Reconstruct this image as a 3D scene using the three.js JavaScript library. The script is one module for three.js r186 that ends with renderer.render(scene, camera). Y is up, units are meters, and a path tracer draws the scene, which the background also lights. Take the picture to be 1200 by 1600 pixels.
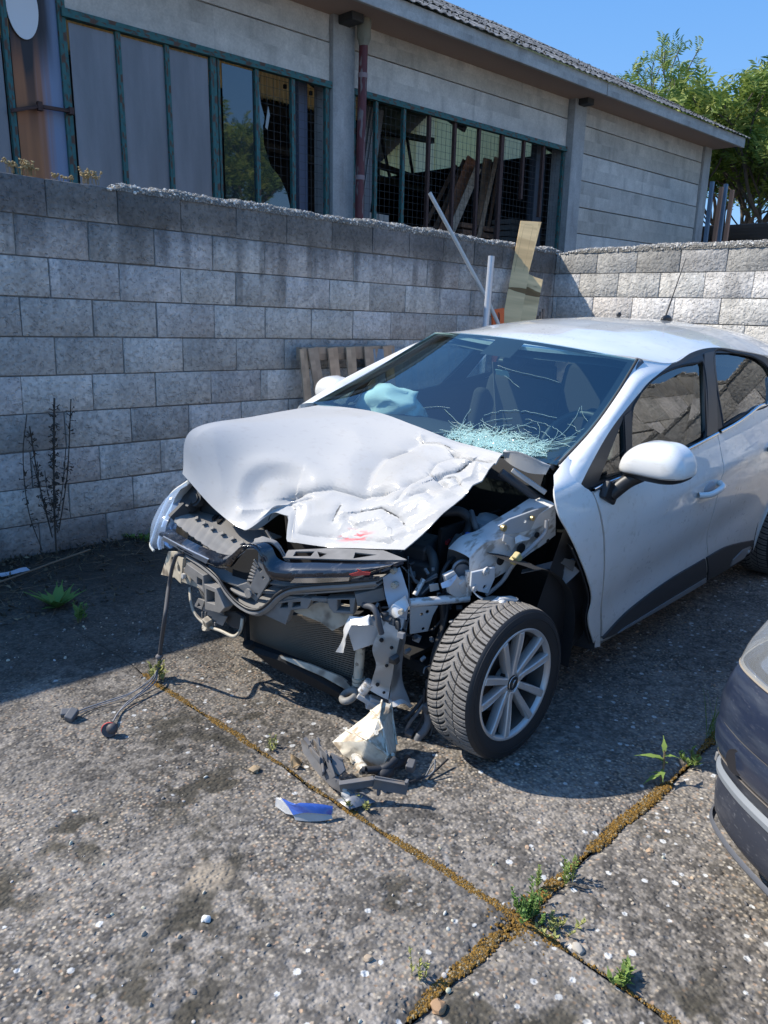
import * as THREE from 'three';
import { mergeGeometries, toCreasedNormals } from 'three/addons/utils/BufferGeometryUtils.js';
import { RoundedBoxGeometry } from 'three/addons/geometries/RoundedBoxGeometry.js';

// ---------------------------------------------------------------- camera, sky, sun, exposure
const scene = new THREE.Scene();
const camera = new THREE.PerspectiveCamera(67.38, 0.75, 0.05, 600);
camera.position.set(0, 1.52, 0);
camera.rotation.set(-14.3 * Math.PI / 180, -44.74 * Math.PI / 180, 2.1 * Math.PI / 180, 'YXZ');

const SUN = new THREE.Vector3(-0.6, 1, -0.82).normalize();
const sun = new THREE.DirectionalLight(new THREE.Color(1, 0.935, 0.83), 4.8);
sun.position.copy(SUN).multiplyScalar(60).add(new THREE.Vector3(3, 0, -3));
sun.target.position.set(3, 0, -3);
sun.castShadow = true;
sun.shadow.mapSize.set(4096, 4096);
Object.assign(sun.shadow.camera, { left: -30, right: 30, top: 30, bottom: -30, near: 1, far: 140 });
scene.add(sun, sun.target);

{ // a clear blue sky, paler towards the horizon and round the sun
  const w = 512, h = 256, data = new Float32Array(w * h * 4), d = new THREE.Vector3();
  for (let j = 0; j < h; j++) for (let i = 0; i < w; i++) {
    const el = ((j + 0.5) / h - 0.5) * Math.PI, az = ((i + 0.5) / w - 0.5) * 2 * Math.PI;
    d.set(Math.cos(el) * Math.cos(az), Math.sin(el), Math.cos(el) * Math.sin(az));
    const t = Math.pow(Math.max(0, 1 - Math.max(0, d.y)), 3.2), c = Math.max(0, d.dot(SUN));
    const g = 0.35 * Math.pow(c, 8) + 0.9 * Math.pow(c, 60);
    const k = (j * w + i) * 4;
    data[k] = 0.062 + 0.27 * t + g * 0.95;
    data[k + 1] = 0.235 + 0.34 * t + g * 0.97;
    data[k + 2] = 0.62 + 0.24 * t + g;
    data[k + 3] = 1;
  }
  const sky = new THREE.DataTexture(data, w, h, THREE.RGBAFormat, THREE.FloatType);
  sky.mapping = THREE.EquirectangularReflectionMapping;
  sky.magFilter = THREE.LinearFilter;
  sky.needsUpdate = true;
  scene.background = sky;
  scene.environment = sky;
}

const renderer = new THREE.WebGLRenderer({ antialias: true });
renderer.toneMapping = THREE.LinearToneMapping;
renderer.toneMappingExposure = 1.38;
renderer.shadowMap.enabled = true;

// ---------------------------------------------------------------- numbers and noise
const lerp = (a, b, t) => a + (b - a) * t, clamp = (x, a = 0, b = 1) => Math.min(b, Math.max(a, x));
const smooth = (a, b, x) => { const t = clamp((x - a) / (b - a)); return t * t * (3 - 2 * t); };
function rng(seed) { let s = seed | 0; return () => { s = (s + 0x6d2b79f5) | 0; let t = Math.imul(s ^ (s >>> 15), 1 | s); t = (t + Math.imul(t ^ (t >>> 7), 61 | t)) ^ t; return ((t ^ (t >>> 14)) >>> 0) / 4294967296; }; }
function hash(x, y, s = 0) { let h = Math.imul(x, 374761393) + Math.imul(y, 668265263) + Math.imul(s, 974634777) | 0; h = Math.imul(h ^ (h >>> 13), 1274126177); return ((h ^ (h >>> 16)) >>> 0) / 4294967296; }
function vnoise(x, y, s = 0) {
  const i = Math.floor(x), j = Math.floor(y), f = x - i, g = y - j, u = f * f * (3 - 2 * f), v = g * g * (3 - 2 * g);
  return lerp(lerp(hash(i, j, s), hash(i + 1, j, s), u), lerp(hash(i, j + 1, s), hash(i + 1, j + 1, s), u), v);
}
function fbm(x, y, n = 4, s = 0) { let a = 0, k = 0.5, t = 0; for (let i = 0; i < n; i++) { a += k * vnoise(x, y, s + i * 17); t += k; k *= 0.5; const q = x * 1.62 - y * 1.22; y = x * 1.22 + y * 1.62; x = q; } return a / t; } // each octave turned, so that no lattice shows
function pnoise(x, y, n, s) { // the same, repeating every n cells
  const i = Math.floor(x), j = Math.floor(y), f = x - i, g = y - j, u = f * f * (3 - 2 * f), v = g * g * (3 - 2 * g), m = (a) => ((a % n) + n) % n;
  return lerp(lerp(hash(m(i), m(j), s), hash(m(i + 1), m(j), s), u), lerp(hash(m(i), m(j + 1), s), hash(m(i + 1), m(j + 1), s), u), v);
}
function pfbm(u, v, n, oct = 4, s = 0) { let a = 0, k = .5, t = 0; for (let i = 0; i < oct; i++) { a += k * pnoise(u * n, v * n, n, s + i * 17); t += k; k *= .5; n *= 2; } return a / t; } // tiles over 0..1
function vnoise3(x, y, z, s = 0) { const k = Math.floor(z), f = z - k, u = f * f * (3 - 2 * f); return lerp(vnoise(x + k * 19.7, y + k * 7.3, s), vnoise(x + (k + 1) * 19.7, y + (k + 1) * 7.3, s), u); }
function worley(x, y, s = 0) { // distance to the nearest cell point, and that cell's random number
  const i = Math.floor(x), j = Math.floor(y); let d = 9, id = 0;
  for (let a = -1; a < 2; a++) for (let b = -1; b < 2; b++) {
    const r = hash(i + a, j + b, s), q = hash(i + a, j + b, s + 5), dx = i + a + r - x, dy = j + b + q - y, e = dx * dx + dy * dy;
    if (e < d) { d = e; id = hash(i + a, j + b, s + 9); }
  }
  return [Math.sqrt(d), id];
}
const interp = (x, xs, ys) => { if (x <= xs[0]) return ys[0]; for (let i = 1; i < xs.length; i++) if (x <= xs[i]) return lerp(ys[i - 1], ys[i], (x - xs[i - 1]) / (xs[i] - xs[i - 1])); return ys[ys.length - 1]; };
const V = (p) => (p.isVector3 ? p.clone() : new THREE.Vector3(...p));

// ---------------------------------------------------------------- textures
const enc = (c) => 255 * (c <= 0.0031308 ? 12.92 * c : 1.055 * Math.pow(c, 1 / 2.4) - 0.055);
function colourTex(w, h, fn) { // fn(u, v) gives a linear colour
  const a = new Uint8Array(w * h * 4);
  for (let j = 0, k = 0; j < h; j++) for (let i = 0; i < w; i++, k += 4) {
    const c = fn((i + 0.5) / w, (j + 0.5) / h);
    for (let n = 0; n < 3; n++) a[k + n] = enc(clamp(c[n]));
    a[k + 3] = 255;
  }
  return finishTex(new THREE.DataTexture(a, w, h, THREE.RGBAFormat), true);
}
function greyTex(w, h, fn) {
  const a = new Uint8Array(w * h * 4);
  for (let j = 0, k = 0; j < h; j++) for (let i = 0; i < w; i++, k += 4) { a[k] = a[k + 1] = a[k + 2] = 255 * clamp(fn((i + 0.5) / w, (j + 0.5) / h)); a[k + 3] = 255; }
  return finishTex(new THREE.DataTexture(a, w, h, THREE.RGBAFormat), false);
}
function finishTex(t, srgb) {
  if (srgb) t.colorSpace = THREE.SRGBColorSpace;
  t.wrapS = t.wrapT = THREE.RepeatWrapping; t.magFilter = THREE.LinearFilter; t.minFilter = THREE.LinearFilter; t.needsUpdate = true;
  return t;
}
function scaled(t, sx, sy = sx, ox = 0, oy = 0) { const c = t.clone(); c.repeat.set(sx, sy); c.offset.set(ox, oy); c.needsUpdate = true; return c; }

// ---------------------------------------------------------------- materials
const rgb = (r, g, b) => new THREE.Color().setRGB(r, g, b);
function std(r, g, b, roughness = 0.8, o = {}) { return new THREE.MeshStandardMaterial({ color: rgb(r, g, b), roughness, ...o }); }
function phys(r, g, b, roughness = 0.5, o = {}) { return new THREE.MeshPhysicalMaterial({ color: rgb(r, g, b), roughness, ...o }); }

// ---------------------------------------------------------------- geometry
function tidy(g) { // only position, normal and uv, not indexed, so that geometries can be joined
  if (g.index) g = g.toNonIndexed();
  if (!g.attributes.normal) g.computeVertexNormals();
  if (!g.attributes.uv) boxUV(g);
  for (const k of Object.keys(g.attributes)) if (!['position', 'normal', 'uv'].includes(k)) g.deleteAttribute(k);
  g.clearGroups(); g.morphAttributes = {};
  return g;
}
function boxUV(g, s = 1) { // uv in metres from the face's main direction
  const p = g.attributes.position, n = g.attributes.normal, uv = new Float32Array(p.count * 2);
  for (let i = 0; i < p.count; i++) {
    const ax = Math.abs(n.getX(i)), ay = Math.abs(n.getY(i)), az = Math.abs(n.getZ(i));
    uv[2 * i] = s * (ax > ay && ax > az ? p.getZ(i) : p.getX(i));
    uv[2 * i + 1] = s * (ay >= ax && ay >= az ? p.getZ(i) : p.getY(i));
  }
  g.setAttribute('uv', new THREE.BufferAttribute(uv, 2));
  return g;
}
const M4 = (p, r = [0, 0, 0]) => new THREE.Matrix4().makeRotationFromEuler(new THREE.Euler(...r)).setPosition(...p);
function box(w, h, d, p = [0, 0, 0], r = [0, 0, 0], bevel = 0.004) {
  const b = Math.min(bevel, w * 0.3, h * 0.3, d * 0.3);
  const g = b > 0.0005 ? new RoundedBoxGeometry(w, h, d, 1, b) : new THREE.BoxGeometry(w, h, d);
  const t = tidy(g); boxUV(t);
  return t.applyMatrix4(M4(p, r));
}
function bar(p, q, w, h, up = [0, 1, 0], bevel = 0.003) { // a beam from p to q, h along up
  p = V(p); q = V(q);
  const z = q.clone().sub(p), L = z.length(); z.normalize();
  const x = V(up).cross(z).normalize(), y = z.clone().cross(x), g = box(w, h, L, [0, 0, 0], [0, 0, 0], bevel);
  return g.applyMatrix4(new THREE.Matrix4().makeBasis(x, y, z).setPosition(p.add(q).multiplyScalar(0.5)));
}
function rod(p, q, r0, r1 = r0, n = 12) {
  p = V(p); q = V(q);
  const d = q.clone().sub(p), g = tidy(new THREE.CylinderGeometry(r1, r0, d.length(), n, 1));
  return g.applyQuaternion(new THREE.Quaternion().setFromUnitVectors(new THREE.Vector3(0, 1, 0), d.clone().normalize())).translate(...p.add(q).multiplyScalar(0.5).toArray());
}
function tube(pts, r, n = 40, m = 7, closed = false) { return tidy(new THREE.TubeGeometry(new THREE.CatmullRomCurve3(pts.map(V), closed, 'centripetal'), n, r, m, closed)); }
function disc(p, dir, r, t, n = 20) { const d = V(dir).normalize().multiplyScalar(t / 2), c = V(p); return rod(c.clone().sub(d), c.clone().add(d), r, r, n); }
function ball(p, r, sx = 1, sy = 1, sz = 1, n = 2) { const g = new THREE.IcosahedronGeometry(r, n); g.scale(sx, sy, sz); return tidy(g).translate(...p); }
function grid(nu, nv, fn, uvfn) {
  const pos = [], uv = [], idx = [];
  for (let j = 0; j <= nv; j++) for (let i = 0; i <= nu; i++) {
    const u = i / nu, v = j / nv, p = fn(u, v), t = uvfn ? uvfn(u, v, p) : [u, v];
    pos.push(p[0], p[1], p[2]); uv.push(t[0], t[1]);
  }
  for (let j = 0; j < nv; j++) for (let i = 0; i < nu; i++) { const a = j * (nu + 1) + i, b = a + 1, c = a + nu + 1, d = c + 1; idx.push(a, b, d, a, d, c); }
  const g = new THREE.BufferGeometry();
  g.setAttribute('position', new THREE.Float32BufferAttribute(pos, 3)); g.setAttribute('uv', new THREE.Float32BufferAttribute(uv, 2)); g.setIndex(idx); g.computeVertexNormals();
  return g;
}
function along(pts, t) { // a point at the fraction t of a polyline's length
  let L = 0; const l = [0];
  for (let i = 1; i < pts.length; i++) { L += Math.hypot(...pts[i].map((x, k) => x - pts[i - 1][k])); l.push(L); }
  const s = t * L; let i = 1; while (i < pts.length - 1 && l[i] < s) i++;
  const f = l[i] > l[i - 1] ? clamp((s - l[i - 1]) / (l[i] - l[i - 1])) : 0;
  return pts[i].map((x, k) => lerp(pts[i - 1][k], x, f));
}
function curve(pts, n = 40) { return new THREE.CatmullRomCurve3(pts.map(V), false, 'centripetal').getSpacedPoints(n).map((p) => p.toArray()); }
function ruled(a, b, nu, nv, fn = (p) => p) { return grid(nu, nv, (u, v) => { const p = along(a, u), q = along(b, u); return fn(p.map((x, k) => lerp(x, q[k], v)), u, v); }, (u, v, p) => [p[0], p[1]]); }
const INSIDE = [1.3, .7, 0];
function shell(g, t, c = INSIDE) { // a sheet whose thickness lies towards the point c
  const p = g.attributes.position, n = g.attributes.normal; let s = 0;
  for (let i = 0; i < p.count; i++) s += n.getX(i) * (p.getX(i) - c[0]) + n.getY(i) * (p.getY(i) - c[1]) + n.getZ(i) * (p.getZ(i) - c[2]);
  return sheet(g, s > 0 ? Math.abs(t) : -Math.abs(t));
}
function sheet(g, t) { // gives a grid a thickness against its normals, with edges
  g = g.clone(); const p = g.attributes.position, n = g.attributes.normal, N = p.count, pos = [...p.array], uv = [...g.attributes.uv.array], idx = [...g.index.array], edges = new Map();
  for (let i = 0; i < N; i++) { pos.push(p.getX(i) - n.getX(i) * t, p.getY(i) - n.getY(i) * t, p.getZ(i) - n.getZ(i) * t); uv.push(uv[2 * i], uv[2 * i + 1]); }
  const m = idx.length;
  for (let i = 0; i < m; i += 3) {
    idx.push(idx[i] + N, idx[i + 2] + N, idx[i + 1] + N);
    for (let k = 0; k < 3; k++) { const a = idx[i + k], b = idx[i + (k + 1) % 3], back = b + '_' + a; if (edges.has(back)) edges.delete(back); else edges.set(a + '_' + b, [a, b]); }
  }
  for (const [a, b] of edges.values()) idx.push(a, a + N, b, b, a + N, b + N);
  const o = new THREE.BufferGeometry();
  o.setAttribute('position', new THREE.Float32BufferAttribute(pos, 3)); o.setAttribute('uv', new THREE.Float32BufferAttribute(uv, 2)); o.setIndex(idx);
  return tidy(toCreasedNormals(o, 0.6));
}
function plate(pts, t = 0.004, holes = [], o = {}) { // a flat plate through points in space, its thickness behind their face
  const P = pts.map(V), c = new THREE.Vector3(), n = new THREE.Vector3();
  P.forEach((p) => c.add(p)); c.multiplyScalar(1 / P.length);
  P.forEach((p, i) => n.add(p.clone().sub(c).cross(P[(i + 1) % P.length].clone().sub(c)))); n.normalize();
  const x = P[1].clone().sub(P[0]).projectOnPlane(n).normalize(), y = n.clone().cross(x), flat = (q) => { const d = V(q).sub(c); return new THREE.Vector2(d.dot(x), d.dot(y)); };
  const s = new THREE.Shape(P.map(flat)); for (const h of holes) s.holes.push(new THREE.Path(h.map(flat)));
  const b = o.bevel ?? Math.min(0.0015, t * 0.3);
  const g = new THREE.ExtrudeGeometry(s, { depth: t, bevelEnabled: b > 0, bevelSize: b, bevelThickness: b, bevelOffset: -b, bevelSegments: 1, curveSegments: o.seg ?? 6 });
  const r = tidy(g); boxUV(r);
  return r.applyMatrix4(new THREE.Matrix4().makeBasis(x, y, n).setPosition(c.addScaledVector(n, -t)));
}
function ring(p, dir, r, n = 10) { // points of a circle, for holes
  const d = V(dir).normalize(), x = Math.abs(d.y) < 0.9 ? new THREE.Vector3(0, 1, 0).cross(d).normalize() : new THREE.Vector3(1, 0, 0).cross(d).normalize(), y = d.clone().cross(x);
  return Array.from({ length: n }, (_, i) => V(p).addScaledVector(x, r * Math.cos(i / n * 6.2832)).addScaledVector(y, r * Math.sin(i / n * 6.2832)));
}
function dent(g, amp, freq, seed = 0, keep, crease = .5) { // moves vertices by noise, the same for vertices at one place
  const p = g.attributes.position;
  for (let i = 0; i < p.count; i++) {
    const x = p.getX(i), y = p.getY(i), z = p.getZ(i), a = amp * (keep ? keep(x, y, z) : 1);
    p.setXYZ(i, x + a * (vnoise3(x * freq, y * freq, z * freq, seed) - 0.5) * 2, y + a * (vnoise3(x * freq, y * freq, z * freq, seed + 31) - 0.5) * 2, z + a * (vnoise3(x * freq, y * freq, z * freq, seed + 67) - 0.5) * 2);
  }
  if (g.index) g.computeVertexNormals(); else toCreasedNormals(g, crease);
  return g;
}
function join(list) { return list.length === 1 ? tidy(list[0]) : mergeGeometries(list.map(tidy), false); }

// ---------------------------------------------------------------- objects
const taken = {};
function numbered(name, parent) {
  if (parent !== scene) return name;
  const n = (taken[name] = (taken[name] ?? -1) + 1);
  return n ? name + '_' + String(n).padStart(3, '0') : name;
}
function obj(name, geos, material, parent = scene) {
  const m = new THREE.Mesh(Array.isArray(geos) ? join(geos) : geos, material);
  m.name = numbered(name, parent); m.castShadow = m.receiveShadow = true;
  parent.add(m);
  return m;
}
function tag(o, label, category, group) { o.userData = { ...o.userData, label, category }; if (group) o.userData.group = group; return o; }
function kind(o, k) { o.userData.kind = k; return o; }
function thing(name, label, category, p = [0, 0, 0], turn = 0, group) {
  const o = new THREE.Group(); o.name = numbered(name, scene); o.position.set(...p); o.rotation.y = turn; scene.add(o);
  return tag(o, label, category, group);
}
function sub(parent, name) { const g = new THREE.Group(); g.name = name; parent.add(g); return g; }
function copies(name, geo, material, list, parent = scene, colours) { // many small like things nobody could count
  const m = new THREE.InstancedMesh(geo, material, list.length); m.name = numbered(name, parent);
  list.forEach((x, i) => { m.setMatrixAt(i, x); if (colours) m.setColorAt(i, colours[i]); });
  m.castShadow = m.receiveShadow = true; parent.add(m);
  return kind(m, 'stuff');
}
const place = (p, r = [0, 0, 0], s = [1, 1, 1]) => new THREE.Matrix4().compose(V(p), new THREE.Quaternion().setFromEuler(new THREE.Euler(...r)), new THREE.Vector3(...(Array.isArray(s) ? s : [s, s, s])));

// ---------------------------------------------------------------- the ground: concrete slabs with open joints
const ramp = (x) => 0.135 * smooth(2.7, 4.7, x);
const jointA = (z) => 1.445 + 0.032 * (z + 1.6) + 0.012 * (vnoise(z * 3, 4) - 0.5) + 0.006 * (vnoise(z * 17, 9) - 0.5);   // runs away from the wall
const jointB = (x) => -0.917 - 0.0284 * (x - 1.05) + 0.016 * (vnoise(x * 3, 14) - 0.5) + 0.007 * (vnoise(x * 16, 19) - 0.5); // runs along the wall
const GX = 5.2, GZ = 5.2, gz0 = -4.9; // the texture lies once over this part of the yard
const moss = (x, z) => { // dark mats of old moss on the worn concrete
  let m = 0;
  for (const [a, b, r] of [[1.05, -1.81, .09], [1.15, -1.95, .25], [.75, -2.0, .2], [.86, -1.46, .22], [1.0, -1.62, .12], [1.3, -1.2, .1], [.6, -1.3, .3], [1.25, -.62, .25], [1.15, -.8, .2], [1.45, -2.2, .3], [1.3, -2.35, .2], [2.1, -.85, .1], [1.5, -.4, .3], [.45, -1.9, .25]])
    m = Math.max(m, 1 - Math.hypot(x - a, z - b) / r);
  return clamp(m * 1.6) * smooth(.42, .62, fbm(x * 16, z * 16, 4, 3));
};
const STONES = [[.29, .26, .225], [.35, .295, .23], [.17, .16, .15], [.42, .34, .25], [.48, .42, .33], [.31, .285, .26], [.13, .125, .125], [.38, .26, .175]];
const groundColour = colourTex(2048, 2048, (u, v) => {
  const x = u * GX, z = gz0 + v * GZ;
  const big = fbm(x * 1.1, z * 1.1, 4, 1), mid = fbm(x * 7, z * 7, 4, 2), fine = fbm(x * 90, z * 90, 3, 7);
  const crust = smooth(.44, .60, fbm(x * 34, z * 34, 4, 17)) * smooth(.30, .56, fbm(x * 5, z * 5, 3, 18) + .1);
  let k = 0.205 + 0.09 * (big - .5) + 0.15 * (mid - .5) + 0.32 * (fine - .5); k *= 1 - .5 * crust;
  const worn = smooth(1.6, 2.9, x) * smooth(-2.2, -.6, z); // the lower right is cleaner and smoother
  k = lerp(k, .222 + .2 * (fine - .5) + .06 * (mid - .5), .55 * worn);
  let c = [k * 1.09, k * .975, k * .845];
  const [d, id] = worley(x * 78, z * 78, 11);
  const show = smooth(.36, .60, fbm(x * 4, z * 4, 3, 21)) * (1 - .35 * worn) + .18;
  if (d < .34 && id < show) { const s = STONES[Math.floor(id * 7919) % 8], e = .55 + .55 * hash(Math.floor(id * 1e6), 3); c = s.map((q, i) => lerp(c[i], q * e, .85)); }
  else if (d > .5) c = c.map((q) => q * .8);
  const [d2, id2] = worley(x * 34, z * 34, 12);
  if (id2 < .16 && d2 < .16 + .2 * id2) { const s = STONES[Math.floor(id2 * 7919) % 8]; c = s.map((q) => q * (.75 + 2 * id2)); }
  const lich = smooth(.35, .6, fbm(x * 1.3 + 3, z * 1.3, 3, 41)), [d3, id3] = worley(x * 19, z * 19, 13); // pale lichen
  if (id3 < .30 * lich && d3 < .09 + .1 * hash(Math.floor(id3 * 1e6), 8) + .05 * (fine - .5)) c = [.56, .56, .545];
  const m = moss(x, z) * .85; c = c.map((q, i) => lerp(q, [.035, .030, .019][i] * (.6 + fine), m));
  const pale = clamp(1.6 - Math.hypot(x - .95, (z + 1.6) * 1.3) / .055) * smooth(.3, .6, mid + .1); // a spalled patch
  c = c.map((q, i) => lerp(q, [.29, .24, .18][i] * (.6 + .8 * fine), clamp(pale)));
  const scrape = smooth(.012, .002, Math.abs((x - 1.52) * .75 + (z + 1.23) * .6)) * smooth(.2, .1, Math.hypot(x - 1.5, z + 1.25)) * smooth(.3, .6, mid); // a pale scrape
  c = c.map((q) => lerp(q, .30, scrape * .7));
  const dirtAndShade = .74 * smooth(-2.7, -3.3, z + .7 * (mid - .5)) + .45 * smooth(-3.6, -4.4, z + .5 * (mid - .5)) * smooth(3.6, 2.2, x); // soil and litter along the wall's foot, with the wall's shade painted in
  c = c.map((q, i) => lerp(q, [.045, .036, .026][i] * (.5 + fine), dirtAndShade * .9));
  const oil = smooth(.62, .8, fbm(x * .8 + 7, z * .8, 3, 51)); c = c.map((q) => q * (1 - .25 * oil));
  return c;
});
const groundRelief = greyTex(2048, 2048, (u, v) => {
  const x = u * GX, z = gz0 + v * GZ, [d, id] = worley(x * 78, z * 78, 11), [d2, id2] = worley(x * 34, z * 34, 12);
  return .35 + .3 * (fbm(x * 60, z * 60, 4, 5) - .5) + .28 * id * smooth(.5, .15, d) - .25 * smooth(.44, .60, fbm(x * 34, z * 34, 4, 17)) + (id2 < .16 ? .3 * smooth(.3, .1, d2) : 0) + .3 * (fbm(x * 14, z * 14, 3, 6) - .5) + .2 * moss(x, z);
});
for (const t of [groundColour, groundRelief]) t.wrapS = t.wrapT = THREE.MirroredRepeatWrapping;
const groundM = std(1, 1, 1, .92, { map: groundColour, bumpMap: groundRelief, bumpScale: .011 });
const groundUV = (u, v, p) => [p[0] / GX, (p[2] - gz0) / GZ];
const lift = (x, z) => ramp(x) + .005 * (fbm(x * 3, z * 3, 3, 61) - .5) + .0045 * (fbm(x * 21, z * 21, 3, 62) - .5);

const soilM = std(.05, .042, .032, .95);
const ground = kind(obj('ground', grid(60, 60, (u, v) => { const x = -60 + 220 * u, z = -110 + 170 * v; return [x, -.045 + (x > -1 && x < 8 && z > -6 && z < 4 ? ramp(x) : x >= 8 ? .02 : 0), z]; }), soilM), 'structure');
const EDGE = .006, open = (z) => smooth(-2.95, -2.75, z); // near the wall the joints are closed with dirt
for (const [x0, x1, z0, z1, n, m] of [[-3, 'A', -4.9, 'B', 150, 150], ['A', 7.2, -4.9, 'B', 210, 150], [-3, 'A', 'B', 3.2, 150, 120], ['A', 9, 'B', 3.2, 160, 120]]) {
  const g = grid(n, m, (u, v) => {
    let z = v, x = u;
    for (let k = 0; k < 3; k++) { // the joints bend, so each edge depends on the other coordinate
      const za = z0 === 'B' ? jointB(x) + EDGE : z0, zb = z1 === 'B' ? jointB(x) - EDGE : z1; z = lerp(za, zb, v);
      const xa = x0 === 'A' ? jointA(z) + EDGE * (.2 + .8 * open(z)) : x0, xb = x1 === 'A' ? jointA(z) - EDGE * (.2 + .8 * open(z)) : x1;
      x = lerp(xa, xb, x1 === 'A' ? 1 - Math.pow(1 - u, 1.5) : Math.pow(u, 1.5));
    }
    const e = Math.min(x0 === 'A' ? u : 1 - u, (z0 === 'B' ? v : 1 - v) * .8); // broken down edges at the joints
    const rim = Math.min(Math.abs(x - jointA(z)), Math.abs(z - jointB(x))) - EDGE;
    const o = z < -1.5 ? open(z) : 1; return [x, lift(x, z) - .016 * o * smooth(.002, -.001, rim) - .005 * o * smooth(.03, 0, rim) * vnoise(x * 30, z * 30, 70), z];
  }, groundUV);
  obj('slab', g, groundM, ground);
}

// loose stones
{
  const r = rng(5), g = new THREE.IcosahedronGeometry(1, 1), list = [], col = [];
  for (let i = 0; i < 2600; i++) {
    const x = .1 + 3.6 * r(), z = -3.6 + 3.7 * r(); if (vnoise(x * 2, z * 2, 71) < .3 + .3 * r()) continue;
    const s = .0022 + .0062 * Math.pow(r(), 3.2), c = STONES[Math.floor(r() * 8)], e = .8 + .7 * r();
    list.push(place([x, lift(x, z) + s * .15, z], [r() * 6, r() * 6, r() * 6], [s, s * .6, s * (.7 + .6 * r())]));
    col.push(rgb(...c.map((q) => Math.min(.5, q * e))));
  }
  g.computeVertexNormals();
  const st = copies('loose_gravel', tidy(g), std(1, 1, 1, .85), list, scene, col);
  tag(st, 'small loose pebbles scattered over the worn concrete yard', 'gravel');
}

// moss and dry bits filling the joints
{
  const r = rng(6), g = tidy(new THREE.IcosahedronGeometry(1, 1)); dent(g, .35, 2.1, 5);
  const list = [], col = [];
  const put = (x, z, s, c) => { list.push(place([x, lift(x, z) - .004 + s * .15, z], [r() * .6, r() * 6, r() * .6], [s, s * .75, s * (.8 + .5 * r())])); col.push(rgb(...c)); };
  const colour = () => { const k = .45 + .8 * r(), q = r(); return q < .72 ? [.21 * k, .115 * k, .018 * k] : q < .86 ? [.06 * k, .045 * k, .02 * k] : [.24 * k, .19 * k, .11 * k]; };
  const clump = (t, s) => smooth(.30, .66, fbm(t * 7, s, 3, 75)) * .92 + .08;
  for (let i = 0; i < 14000; i++) { const z = -2.85 + 2.95 * r(), c = clump(z, 1); if (r() > c) continue; put(jointA(z) + (r() + r() + r() - 1.5) * .010 * (.35 + c), z, .0016 + .0026 * r(), colour()); }
  for (let i = 0; i < 14000; i++) { const x = .4 + 3.4 * r(), c = clump(x, 7); if (r() > c) continue; put(x, jointB(x) + (r() + r() + r() - 1.5) * .013 * (.35 + c), .0018 + .003 * r(), colour()); }
  for (let i = 0; i < 900; i++) { const a = r() * 6.28, d = .14 * r() * r(); put(1.475 + d * Math.cos(a) * 1.2, -.9 + d * Math.sin(a), .0018 + .0036 * r(), colour()); }
  tag(copies('joint_moss', g, std(1, 1, 1, .95), list, scene, col), 'rusty orange moss filling the joints between the concrete slabs', 'moss');
}

// leaf litter along the wall's foot
{
  const r = rng(8), s = new THREE.Shape(); s.moveTo(0, -1); s.quadraticCurveTo(.7, 0, 0, 1); s.quadraticCurveTo(-.7, 0, 0, -1);
  const g = tidy(new THREE.ShapeGeometry(s, 3)), list = [], col = [];
  const tw = tidy(new THREE.BoxGeometry(.06, 2, .06));
  for (let i = 0; i < 1500; i++) {
    const x = .9 + 2.1 * r() * r(), z = -4.72 + 1.0 * Math.pow(r(), 2) , y = lift(x, z) + .03 * r() * smooth(-3.9, -4.7, z);
    const k = .3 + .9 * r(), c = r() < .7 ? [.09, .062, .035] : [.2, .16, .1];
    list.push(place([x, y + .004, z], [-1.57 + (r() - .5) * 1.4, r() * 6, r() * 6], .008 + .018 * r())); col.push(rgb(...c.map((q) => q * k)));
  }
  tag(copies('leaf_litter', g, std(1, 1, 1, .95, { side: THREE.DoubleSide }), list, scene, col), 'dark heap of dry leaves and litter along the foot of the grey block wall', 'leaf litter');
  const tl = [], tc = [];
  for (let i = 0; i < 160; i++) { const x = 1 + 2 * r(), z = -4.65 + .9 * r(); const k = .4 + r(); tl.push(place([x, lift(x, z) + .012 + .02 * r(), z], [1.57 + (r() - .5) * .3, 0, r() * 6], [.02, .03 + .1 * r(), .02])); tc.push(rgb(.16 * k, .125 * k, .085 * k)); }
  tag(copies('dry_twigs', tw, std(1, 1, 1, .9), tl, scene, tc), 'thin dry twigs and straws lying in the shade by the wall', 'twigs');
}

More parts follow.
